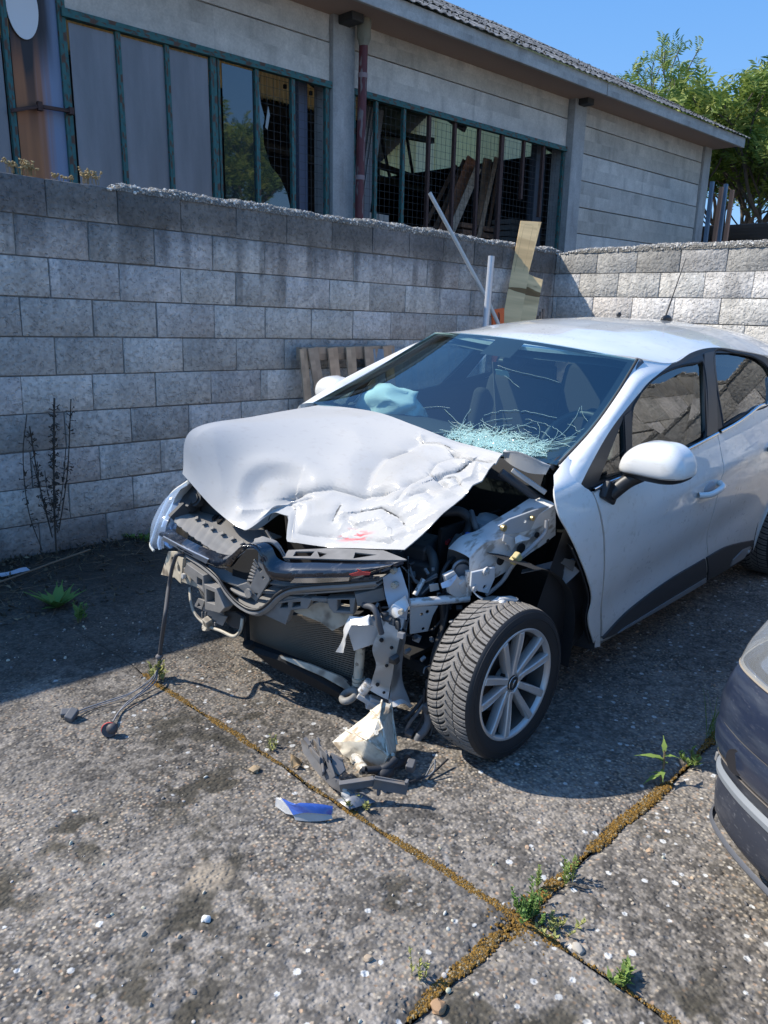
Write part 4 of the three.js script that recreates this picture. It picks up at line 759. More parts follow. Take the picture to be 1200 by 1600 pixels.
// ---- inside the car
obj('cabin_floor', box(2.2, .04, 1.4, [1.5, .28, 0], [0, 0, 0], 0), interiorM, car);
obj('firewall', box(.03, .62, 1.4, [.50, .62, 0], [0, 0, 0], 0), voidM, car);
obj('dashboard', grid(30, 10, (u, v) => { const z = (u * 2 - 1) * .70, k = Math.sin(v * 2.2), hump = .03 * Math.exp(-(((z - .37) / .17) ** 2)) * Math.sin(v * 3.14); return [.44 + .42 * v + .08 * (1 - k), .93 + .03 * Math.sin(v * 3.14) + hump - .22 * smooth(.75, 1, v), z]; }), interiorM, car);
{
  const st = sub(car, 'steering_wheel'), A = M4([1.02, .88, .37], [0, 0, -.45]);
  const q = new THREE.TorusGeometry(.18, .015, 10, 40).rotateY(Math.PI / 2);
  obj('rim', tidy(q).applyMatrix4(A), std(.06, .06, .065, .5), st);
  obj('hub', [ball([0, 0, 0], 1, .035, .07, .085, 2), box(.02, .035, .3, [0, 0, 0]), box(.02, .16, .04, [0, -.09, 0])].map((g) => g.applyMatrix4(A)), std(.045, .045, .05, .6), st);
  const b = tidy(new THREE.IcosahedronGeometry(1, 5)); dent(b, .20, 1.7, 9); dent(b, .07, 5, 19, null, 1.2); dent(b, .03, 12, 29, null, 1.2); b.scale(.11, .11, .19).rotateX(-.35).translate(...[.7, .965, -.546]);
  obj('airbag', b, std(.82, .86, .83, .9, { bumpMap: dust, bumpScale: .004 }), car);
  const b2 = tidy(new THREE.IcosahedronGeometry(1, 4)); dent(b2, .25, 2.2, 4, null, 1.2); dent(b2, .06, 7, 8, null, 1.2); b2.scale(.08, .09, .09).translate(...[.74, .933, -.403]); obj('airbag', b2, std(.66, .72, .68, .9), car);
  for (const z of [.37, -.37]) {
    const se = sub(car, 'front_seat');
    const back = tidy(new RoundedBoxGeometry(.14, .62, .48, 3, .06)); dent(back, .012, 5, 3); obj('backrest', back.applyMatrix4(M4([1.55, .78, z], [0, 0, -.26])), seatM, se);
    obj('bolster', [-1, 1].map((d) => tidy(new RoundedBoxGeometry(.12, .5, .09, 3, .04)).applyMatrix4(M4([1.47, .74, z + d * .21], [0, 0, -.26]))), seatM, se);
    obj('headrest', tidy(new RoundedBoxGeometry(.09, .17, .25, 3, .04)).applyMatrix4(M4([1.67, 1.155, z], [0, 0, -.2])), seatM, se);
    obj('cushion', tidy(new RoundedBoxGeometry(.52, .16, .48, 3, .06)).applyMatrix4(M4([1.22, .47, z], [0, 0, .12])), seatM, se);
    obj('seat_belt', [bar([1.62, 1.12, Math.sign(z) * .58], [1.32, .62, z - Math.sign(z) * .12], .006, .045, [1, .3, 0], 0), bar([1.64, 1.12, Math.sign(z) * .60], [1.6, .5, Math.sign(z) * .66], .006, .045, [1, 0, 0], 0)], std(.14, .14, .15, .8), se);
  }
  const rs = sub(car, 'rear_seat'); obj('backrest', tidy(new RoundedBoxGeometry(.14, .6, 1.2, 3, .05)).applyMatrix4(M4([2.35, .78, 0], [0, 0, -.3])), seatM, rs); obj('cushion', tidy(new RoundedBoxGeometry(.5, .18, 1.2, 3, .05)).applyMatrix4(M4([2.05, .48, 0])), seatM, rs);
  for (const z of [.35, -.35]) obj('headrest', tidy(new RoundedBoxGeometry(.07, .12, .22, 3, .03)).applyMatrix4(M4([2.47, 1.1, z])), seatM, rs);
  for (const s of [1, -1]) obj('inner_pillar', bar([1.66, .6, s * .70], [1.76, 1.29, s * .565], .12, .05, [0, 0, 1], .015), std(.3, .31, .32, .8), car);
  for (const s of [1, -1]) obj('inner_pillar', tube(wsL.slice(0, 25).map((p) => [p[0] + .03, p[1] - .02, s * (p[2] - .012)]), s > 0 ? .03 : .013, 20, 8), std(.12, .12, .13, .8), car);
  for (const s of [1, -1]) obj('grab_handle', tube([[1.2, 1.27, s * .55], [1.25, 1.235, s * .53], [1.4, 1.24, s * .53], [1.45, 1.275, s * .55]], .009, 16, 6), std(.2, .2, .21, .7), car);
  const im = sub(car, 'interior_mirror'); obj('housing', box(.05, .075, .24, [1.12, 1.19, .03], [0, .1, .15], .02), blackM, im); obj('sensor_cover', box(.16, .05, .12, [1.02, 1.262, .0], [0, 0, .5], .02), std(.04, .04, .045, .5), im); obj('sticker', box(.002, .03, .075, [.93, 1.19, -.01], [0, 0, .5], 0), std(.5, .62, .58, .7), im);
  for (const s of [1, -1]) obj('sun_visor', box(.17, .02, .42, [1.22, 1.29, s * .3], [0, 0, .12], .008), std(.13, .13, .135, .9), car);
}

// ---------------------------------------------------------------- the crumpled bonnet
{
  const net = [
    [[.38, .993, -.66], [.369, 1.024, -.28], [.331, 1.019, 0], [.311, 1.003, .24], [.254, 1.019, .42], [.216, 1.03, .56]],
    [[.008, .976, -.68], [.135, .959, -.4], [.184, .944, -.12], [.187, .937, .14], [.168, .942, .36], [.142, .963, .54]],
    [[-.322, .954, -.68], [-.172, .872, -.45], [-.077, .825, -.16], [-.017, .821, .12], [.002, .854, .34], [.03, .876, .52]],
    [[-.406, .786, -.63], [-.372, .665, -.42], [-.352, .631, -.2], [-.24, .635, .08], [-.194, .675, .28], [-.162, .715, .45]],
  ];
  const cat = (a, b, c, d, t) => a.map((_, k) => .5 * (2 * b[k] + (c[k] - a[k]) * t + (2 * a[k] - 5 * b[k] + 4 * c[k] - d[k]) * t * t + (3 * b[k] - a[k] - 3 * c[k] + d[k]) * t * t * t));
  const ext = (a, b) => a.map((x, k) => 2 * x - b[k]);
  const spline = (P, t) => { const n = P.length - 1, i = Math.min(n - 1, Math.floor(t * n)), f = t * n - i; return cat(i ? P[i - 1] : ext(P[0], P[1]), P[i], P[i + 1], i + 2 <= n ? P[i + 2] : ext(P[n], P[n - 1]), f); };
  const base = (u, v) => spline(net.map((row) => spline(row, u)), v);
  const seg = (u, v, a, b) => { const dx = b[0] - a[0], dy = b[1] - a[1], t = clamp(((u - a[0]) * dx + (v - a[1]) * dy) / (dx * dx + dy * dy)); return [Math.hypot(u - a[0] - t * dx, (v - a[1] - t * dy) * .75), t, (u - a[0]) * dy - (v - a[1]) * dx]; };
  // folds: polyline, width, height, how sharp (0 round, 1 knife-like), step from one side to the other
  const folds = [
    [[[.50, .10], [.545, .16], [.60, .12], [.68, .13]], .018, .012, 1, .004], [[.545, .16], [.565, .30], [.535, .42], [.55, .55], [.60, .68]].length && [[[.545, .16], [.56, .30], [.53, .42], [.55, .55], [.60, .70]], .05, -.020, .4, .008],
    [[[.555, .30], [.535, .40]], .014, -.018, 1, 0], [[[.40, .78], [.48, .70], [.58, .70], [.64, .66]], .03, -.022, .8, .007], [[[.405, .80], [.43, .88], [.47, .93]], .03, -.022, .7, .008], [[[.41, .77], [.425, .84]], .010, -.03, 1, 0],
    [[[.64, .66], [.70, .62], [.72, .56]], .03, -.016, .6, 0], [[[.30, .93], [.36, .88], [.42, .93]], .025, .02, .8, 0], [[[.44, .95], [.46, .80]], .022, -.02, .7, 0],
    [[[.72, .18], [.78, .22], [.86, .20], [.97, .17]], .02, -.02, 1, -.012], [[[.76, .20], [.73, .34], [.76, .48], [.72, .58], [.74, .70]], .022, -.018, .9, .01], [[[.86, .22], [.84, .38], [.80, .50], [.86, .54]], .022, -.022, .9, -.01],
    [[[.80, .48], [.88, .44], [.93, .50]], .018, -.018, .9, .006], [[[.92, .24], [.95, .40], [.91, .56]], .02, .014, .7, 0], [[[.78, .68], [.82, .62], [.88, .66]], .02, -.012, .8, 0],
    [[[.62, .80], [.70, .76], [.80, .80], [.86, .84]], .02, -.012, .9, .006], [[[.66, .86], [.74, .82], [.82, .88]], .018, .009, .8, 0], [[[.60, .84], [.66, .88]], .012, -.008, .8, 0], [[[.55, .78], [.57, .86]], .012, -.007, .9, 0], [[[.33, .30], [.42, .40], [.44, .52]], .06, .010, .2, 0],
    [[[.5, .955], [.7, .945], [.9, .965]], .012, -.008, .6, 0], [[[.05, .62], [.18, .9]], .06, .008, .2, 0],
  ];
  const disp = (u, v) => {
    let d = .010 * Math.sin(u * 3.1) * Math.sin(v * 3.1);
    for (const [pts, w, h, sharp, step] of folds) {
      let best = [9, 0, 0]; for (let i = 1; i < pts.length; i++) { const s = seg(u, v, pts[i - 1], pts[i]); if (s[0] < best[0]) best = s; }
      const q = best[0] / w; if (q > 5) continue;
      d += .72 * h * lerp(Math.exp(-q * q), Math.exp(-q * 1.9), sharp);
      if (step) d += .6 * step * Math.sign(best[2]) * Math.exp(-q * .55) * smooth(0, .25, q);
    }
    const e = Math.hypot((u - .34) / .115, (v - .80) / .16); // the round dish in front
    d += -.019 * smooth(1.05, .45, e) + .010 * Math.exp(-(((e - 1.1) / .25) ** 2)) * smooth(.95, .5, v + u * .3);
    const left = smooth(.58, .8, u) * smooth(.05, .2, v) * smooth(1.02, .8, v);
    const tri = (x) => Math.abs(x - Math.floor(x) - .5) * 2 - .5, wu = u + .12 * (fbm(u * 3, v * 3, 2, 501) - .5), wv = v + .12 * (fbm(u * 3 + 9, v * 3, 2, 509) - .5); // sheet steel folds along straight kinks
    const front = smooth(.3, .5, u) * smooth(.45, .65, v) * smooth(1.0, .9, v);
    d += left * (.011 * tri(wu * 3.1 + wv * 1.3) + .009 * tri(wv * 3.7 - wu * 2.2 + .3) + .005 * tri(wu * 6.4 + wv * 3.5)) + front * (.007 * tri(wv * 3.3 + wu * 1.9 + .2) + .005 * tri(wu * 4.7 - wv * 2.1)) + .008 * smooth(.3, .6, u) * (fbm(u * 4, v * 4, 2, 502) - .5);
    return d;
  };
  const hu = 240, hv = 170, cut = (u, v) => smooth(.36, .45, u) * (1 - smooth(.488, .503, u)) * smooth(.7, 1, v);
  const plain = grid(hu, hv, (u, v) => base(u - .045 * cut(u, v), v * (1 - .12 * cut(u, v))));
  const P = plain.attributes.position, N = plain.attributes.normal, up = N.getY(Math.floor(P.count / 2)) > 0 ? 1 : -1;
  for (let i = 0; i < P.count; i++) { const u = (i % (hu + 1)) / hu, v = Math.floor(i / (hu + 1)) / hv, d = up * disp(u, v) * smooth(0, .04, v) * (u < .03 ? u / .03 : 1); P.setXYZ(i, P.getX(i) + N.getX(i) * d, P.getY(i) + N.getY(i) * d, P.getZ(i) + N.getZ(i) * d); }
  plain.computeVertexNormals();
  const bonnetMap = colourTex(1024, 1024, (u, v) => {
    const d = smooth(.5, .8, pfbm(u, v, 5, 5, 402)), f = smooth(.66, .8, pfbm(u, v, 60, 3, 403)); let c = [.43 - .03 * d - .02 * f, .425 - .035 * d - .025 * f, .417 - .045 * d - .03 * f];
    const red = smooth(.05, .0, Math.abs(v - .925 - .12 * (u - .68) + .012 * (fbm(u * 26, 3, 3, 505) - .5))) * smooth(.62, .66, u) * smooth(.80, .72, u) * smooth(.42, .58, fbm(u * 40, v * 90, 3, 506)); // red paint rubbed on by the other car
    c = [lerp(c[0], .62, red), lerp(c[1], .07, red), lerp(c[2], .09, red)];
    for (const [pts, w, h, sharp] of folds) if (sharp >= .9) for (let i = 1; i < pts.length; i++) { const [q] = seg(u, v, pts[i - 1], pts[i]), k = smooth(.0045, .0015, q + .004 * (fbm(u * 90, v * 90, 2, 507) - .35)) * smooth(.42, .5, fbm(u * 18, v * 18, 2, 508)); c = c.map((x) => lerp(x, .07, k)); } // cracked paint
    const scr = smooth(.0025, .0005, Math.abs(v - .9 - .16 * (u - .8) + .03 * Math.sin(u * 40))) * smooth(.78, .82, u) * smooth(.96, .9, u) * .7; return c.map((x) => lerp(x, .2, scr));
  });
  const bonnetM = phys(1, 1, 1, .62, { map: bonnetMap, clearcoat: .3, clearcoatRoughness: .1, specularIntensity: .6 });
  const bn = obj('bonnet', sheet(plain, up * .004), bonnetM, car);
  // the lip rolled under its front and left edge
  const edge = []; for (let i = 0; i <= 200; i++) { const k = hv * (hu + 1) + Math.round(i / 200 * hu); edge.push([P.getX(k), P.getY(k), P.getZ(k)]); }
  obj('bonnet_lip', ruled(edge, edge.map((p) => [p[0] + .045, p[1] - .012, p[2]]), 120, 2), bonnetM, bn);
  const left = []; for (let j = 0; j <= hv; j++) { const k = j * (hu + 1) + hu; left.push([P.getX(k), P.getY(k), P.getZ(k)]); }
  obj('bonnet_lip', ruled(left, left.map((p) => [p[0] + .005, p[1] - .022, p[2] - .03]), 90, 2), bonnetM, bn);
  // the torn off rear corner of the bonnet by the screen
  const tA = soft([[.255, 1.03, .53], [.265, 1.036, .58], [.284, 1.022, .65], [.315, 1.001, .7]], 20), tB = soft([[.275, .995, .53], [.271, .98, .57], [.286, .964, .63], [.308, .967, .69]], 20);
  obj('torn_corner', sheet(ruled(tA, tB, 24, 8, (p, u, v) => [p[0], p[1] + .022 * Math.sin(v * 3.14) * Math.sin(u * 3.14) ** .5, p[2]]), .006), bonnetM, car);
  obj('hinge', [bar([.28, .959, .56], [.337, .888, .68], .012, .018)], bareM, car);
  obj('wiper_cover', [tube([[.357, .968, .67], [.403, .994, .675], [.483, 1.007, .668]], .02, 12, 8), bar([.345, .981, .64], [.465, .998, .67], .03, .02)], blackM, car);
  obj('scuttle', grid(20, 2, (u, v) => { const p = wsAt(u, .0); return [p[0] - .03 * v, p[1] - .012 - .08 * v, p[2] * .93]; }), blackM, car);
}

// ---------------------------------------------------------------- grille, its carrier and what hangs from it
{
  const g = sub(car, 'grille');
  const top = soft([[-.446, .536, -.734], [-.493, .562, -.5], [-.484, .557, -.363], [-.476, .563, -.24], [-.472, .576, -.179], [-.468, .606, -.123], [-.464, .653, -.067], [-.461, .676, -.015], [-.446, .68, .028], [-.436, .665, .046], [-.429, .633, .059], [-.412, .618, .091], [-.364, .633, .184], [-.282, .663, .343], [-.206, .698, .488]], 90);
  const bot = soft([[-.488, .496, -.68], [-.516, .51, -.466], [-.51, .51, -.305], [-.503, .518, -.2], [-.5, .543, -.147], [-.497, .595, -.098], [-.493, .647, -.043], [-.486, .666, .008], [-.474, .66, .031], [-.469, .616, .04], [-.461, .558, .055], [-.437, .552, .101], [-.382, .571, .207], [-.297, .61, .361], [-.231, .664, .459]], 90);
  const bulge = (p, u, v) => [p[0] - .03 * Math.sin(v * 3.14), p[1] + .006 * Math.sin(v * 3.14), p[2]];
  obj('upper_bar', sheet(ruled(bot, top, 110, 10, bulge), .012), phys(1, 1, 1, .16, { clearcoat: 1, clearcoatRoughness: .08, map: colourTex(1024, 128, (u, v) => {
    const s = smooth(.66, .72, fbm(u * 120, v * 14, 3, 520)) * .3, e = smooth(.65, .70, fbm(u * 40, v * 7, 3, 522)) * .15; let c = [.010 + .1 * s + .1 * e, .013 + .1 * s + .1 * e, .022 + .1 * s + .1 * e]; return c; }) }), g);
  { const m = g.children[0].geometry.attributes; for (let i = 0; i < m.position.count; i++) m.uv.setXY(i, m.position.getZ(i) * .7 + .5, m.position.getY(i) * 6); }
  obj('red_scrape', plate([[-.326, .632, .345], [-.312, .648, .377], [-.313, .658, .37], [-.309, .656, .38], [-.305, .65, .388], [-.289, .652, .414], [-.289, .641, .41], [-.303, .635, .387], [-.32, .626, .353]], .0015, [], { bevel: 0 }), std(.55, .07, .06, .6), g);
  obj('chrome_strip', sheet(ruled([[-.534, .527, -.592], [-.531, .523, -.439], [-.523, .521, -.274]], [[-.537, .547, -.586], [-.538, .548, -.424], [-.529, .549, -.249]], 24, 3), .006), std(.62, .66, .72, .3, { metalness: .8 }), g);
  obj('chrome_strip', sheet(ruled([[-.428, .555, .138], [-.374, .576, .243], [-.321, .601, .337]], [[-.423, .578, .158], [-.377, .598, .247], [-.323, .618, .343]], 20, 3), .006), chromeM, g);
  obj('clip_row', [plate([[-.313, .599, .34], [-.259, .616, .426], [-.258, .631, .427], [-.314, .614, .339]], .006, [[[-.298, .609, .366], [-.29, .614, .38], [-.29, .619, .38], [-.299, .614, .366]], [[-.279, .617, .398], [-.265, .621, .419], [-.265, .625, .419], [-.279, .622, .398]]])], plasticM, g);
  // the lozenge-shaped holder of the lost badge
  const em = sub(car, 'badge_holder');
  obj('frame', [plate([[-.496, .491, -.086], [-.488, .447, .005], [-.459, .549, .06], [-.463, .603, .051], [-.47, .651, .038], [-.482, .647, .015], [-.483, .607, .014], [-.491, .504, -.021], [-.493, .514, -.04]], .012, [ring([-.475, .619, .028], [-1, 0, .1], .008, 4), ring([-.479, .582, .021], [-1, 0, .1], .011, 4), ring([-.472, .552, .034], [-1, 0, .1], .006, 4), [[-.49, .482, -.003], [-.484, .483, .012], [-.486, .468, .007]]]), disc([-.501, .479, -.02], [-1, 0, .1], .018, .008, 18)], greyPlasticM, em);
  for (let k = 0; k < 7; k++) obj('bar', bar(along([[-.484, .623, 0], [-.487, .51, -.048]], k / 7 + .05), along([[-.478, .605, .012], [-.485, .521, -.013]], k / 7 + .05), .008, .008), greyPlasticM, em);
  obj('backing', plate([[-.445, .433, -.218], [-.435, .394, -.072], [-.417, .528, .026], [-.427, .637, -.023], [-.433, .606, -.127], [-.439, .509, -.21]], .01), voidM, em);
  // lower slats
  const slat = (a, w = .018) => obj('slat', sheet(ruled(soft(a, 20), soft(a.map((p) => [p[0] + .05, p[1] + w, p[2]]), 20), 24, 2), .007), greyPlasticM, g);
  slat([[-.446, .525, .037], [-.417, .531, .101], [-.329, .562, .261], [-.25, .604, .404]], .014); slat([[-.462, .485, .015], [-.415, .5, .11], [-.331, .54, .264], [-.253, .58, .398]], .014); slat([[-.471, .443, -.015], [-.444, .45, .05], [-.39, .49, .154]], .014);
  slat([[-.489, .466, -.353], [-.485, .459, -.231], [-.478, .468, -.114]], .014); slat([[-.482, .435, -.179], [-.48, .434, -.113], [-.475, .437, -.068]], .014); slat([[-.482, .401, -.146], [-.479, .402, -.067], [-.466, .413, .018], [-.449, .426, .044]], .014);
  obj('grille_back', [ruled([[-.436, .416, -.533], [-.418, .37, -.27], [-.407, .356, -.107], [-.348, .456, .101], [-.197, .567, .39]], [[-.435, .506, -.527], [-.418, .527, -.264], [-.407, .549, -.103], [-.348, .586, .1], [-.199, .653, .387]], 20, 2)].map(tidy), voidM, g);
  // grey carrier curving under the badge, with its boxes
  const cb = sub(car, 'bumper_bracket');
  const low = soft([[-.501, .483, -.459], [-.497, .471, -.329], [-.495, .447, -.218], [-.495, .408, -.152], [-.49, .384, -.081], [-.479, .388, .012], [-.457, .416, .047], [-.434, .469, .088], [-.413, .5, .126], [-.37, .527, .203], [-.309, .555, .309], [-.248, .588, .416]], 60);
  obj('trim_band', sheet(ruled(low, low.map((p, i) => [p[0] - .01, p[1] + .026, p[2]]), 70, 4, (p, u, v) => [p[0] - .012 * Math.sin(v * 3.14), p[1], p[2]]), .006), greyPlasticM, cb);
  obj('cable_cover', tube(low.filter((_, i) => i % 3 === 0).map((p) => [p[0] - .012, p[1] + .030, p[2]]), .006, 80, 7), blackM, cb);
  const boxHole = (q, holes, t = .04) => obj('box_frame', plate(q, t, holes, { bevel: .002 }), greyPlasticM, cb);
  boxHole([[-.456, .39, .008], [-.416, .365, .095], [-.405, .431, .116], [-.374, .449, .175], [-.366, .494, .191], [-.411, .486, .104], [-.436, .435, .05]], [[[-.453, .39, .017], [-.418, .377, .089], [-.414, .421, .096], [-.441, .417, .041]], [[-.424, .43, .075], [-.41, .439, .103], [-.41, .46, .103], [-.422, .452, .079]], [[-.402, .442, .119], [-.386, .454, .149], [-.386, .472, .149], [-.402, .463, .12]]]);
  boxHole([[-.333, .467, .25], [-.325, .45, .266], [-.288, .458, .33], [-.285, .525, .337], [-.339, .503, .239]], [[[-.318, .462, .276], [-.295, .468, .32], [-.296, .514, .317], [-.319, .505, .276]]]);
  boxHole([[-.488, .479, -.416], [-.484, .465, -.294], [-.484, .389, -.294], [-.486, .415, -.36], [-.489, .437, -.442]], [[[-.485, .412, -.343], [-.483, .404, -.307], [-.483, .442, -.305], [-.485, .444, -.341]]]);
  boxHole([[-.483, .43, -.292], [-.484, .441, -.203], [-.485, .379, -.147], [-.482, .342, -.183], [-.484, .316, -.294]], [[[-.483, .413, -.274], [-.482, .42, -.215], [-.483, .367, -.217], [-.483, .356, -.277]]]);
  obj('tie', [bar([-.278, .516, .331], [-.196, .541, .391], .03, .05), bar([-.363, .492, .187], [-.335, .5, .241], .02, .015)], greyPlasticM, cb);
  // grey plastic cover over the radiator
  const cov = sub(car, 'radiator_cover'), cF = soft([[-.462, .583, -.62], [-.462, .561, -.478], [-.449, .539, -.354], [-.435, .532, -.228], [-.423, .562, -.192]], 24), cB = soft([[-.34, .607, -.765], [-.243, .593, -.742], [-.236, .587, -.536], [-.188, .563, -.413], [-.176, .563, -.246]], 24), cM = cF.map((p, i) => [lerp(p[0], cB[i][0], .35), lerp(p[1], cB[i][1], .35) + .022, lerp(p[2], cB[i][2], .35)]);
  obj('cover', sheet(ruled(cM, cB, 40, 8), .006), greyPlasticM, cov); obj('skirt', sheet(ruled(cF, cM, 60, 5, (p, u, v) => [p[0] + .004 * (Math.sin(u * 60) > .6 ? 1 : 0), p[1] + .003 * (fbm(u * 12, v * 3, 2, 530) - .5), p[2]]), .005), greyPlasticM, cov);
  for (let k = 0; k < 2; k++) for (let j = 0; j < 6; j++) { const a = along(cM, .40 + .07 * k), b = along(cB, .40 + .07 * k), t = .38 + .05 * j; obj('vent_slot', box(.009, .006, .030, a.map((x, i) => lerp(x, b[i], t) + (i === 1 ? .004 : 0)), [0, -.5, 0], 0), voidM, cov); }
  obj('latch_hole', plate([[-.01, .008, 0], [.03, .008, .08], [.09, .008, .07], [.06, .008, -.04]].map((q) => { const a = along(cB, .75); return [a[0] - .07 + q[0], a[1] - .002 + q[1] - .01, a[2] - .05 + q[2]]; }), .006), voidM, cov);
  obj('tab', [0, 1, 2, 3, 4, 5].map((k) => { const a = along(cM, .25 + k * .12); return box(.016, .006, .03, [a[0] - .006, a[1] + .006, a[2]], [0, -.5, .4], .001); }), greyPlasticM, cov);
  obj('cover', [plate([[-.404, .614, .069], [-.36, .644, .038], [-.264, .65, .184], [-.186, .68, .373], [-.202, .718, .496], [-.204, .694, .492], [-.282, .668, .342]], .005, [[[-.38, .627, .096], [-.347, .638, .159], [-.316, .65, .142], [-.352, .643, .074]], [[-.337, .643, .198], [-.305, .651, .202], [-.311, .647, .152]], [[-.284, .668, .318], [-.223, .686, .378], [-.249, .675, .289]]], { bevel: 0 })], greyPlasticM, cov);
  obj('strap', tube([[-.366, .675, -.09], [-.392, .669, -.023], [-.395, .65, .029], [-.397, .621, .063]], .006, 20, 6), blackM, cov);
  obj('crumpled_edge', dent(sheet(ruled(soft([[-.463, .663, -.041], [-.45, .678, -.005], [-.427, .677, .026], [-.404, .649, .05], [-.401, .615, .076]], 20), soft([[-.416, .651, -.095], [-.404, .673, -.054], [-.394, .67, .012], [-.377, .635, .045], [-.382, .61, .074]], 20), 24, 6), .004), .006, 30, 5), greyPlasticM, cov);
}
// right headlight, pushed out beside the grille
{
  const h = sub(car, 'headlight'), A = soft([[-.311, .709, -.74], [-.368, .648, -.79], [-.425, .552, -.8], [-.469, .471, -.79], [-.494, .44, -.77], [-.496, .423, -.74]], 30), B = soft([[-.331, .7, -.67], [-.39, .648, -.68], [-.445, .598, -.67], [-.476, .571, -.655], [-.495, .512, -.65], [-.5, .464, -.65]], 30);
  obj('lens', ruled(A, B, 30, 12, (p, u, v) => [p[0] - .045 * Math.sin(v * 3.14) * Math.sin(.3 + u * 2.6), p[1], p[2] - .02 * Math.sin(v * 3.14)]), phys(.62, .76, .95, .03, { transmission: .75, thickness: 0 }), h);
  obj('reflector', ruled(A, B, 24, 8, (p, u, v) => [p[0] + .05 + .02 * Math.sin(v * 9) * Math.sin(u * 6), p[1], p[2] + .015]), std(.42, .5, .62, .15, { metalness: .9 }), h);
  obj('edge_strip', tube(A.map((p) => [p[0] - .004, p[1], p[2] - .002]), .007, 40, 6), std(.6, .6, .55, .3), h);
  obj('inner_blade', sheet(ruled(A.map((p, i) => p.map((x, k) => lerp(x, B[i][k], .42))), A.map((p, i) => p.map((x, k) => lerp(x, B[i][k], .56))), 24, 2), .01), std(.75, .78, .8, .3), h);
  obj('lamp_socket', [disc([-.35, .664, -.62], [-.7, .4, .2], .034, .03), disc([-.353, .665, -.62], [-.7, .4, .2], .024, .04)], plasticM, h);
  obj('housing', [bar([-.386, .637, -.64], [-.448, .582, -.655], .03, .05), bar([-.315, .691, -.66], [-.393, .624, -.64], .06, .05), box(.2, .2, .16, [-.2, .60, -.62], [0, .4, 0], .02)], plasticM, h);
}
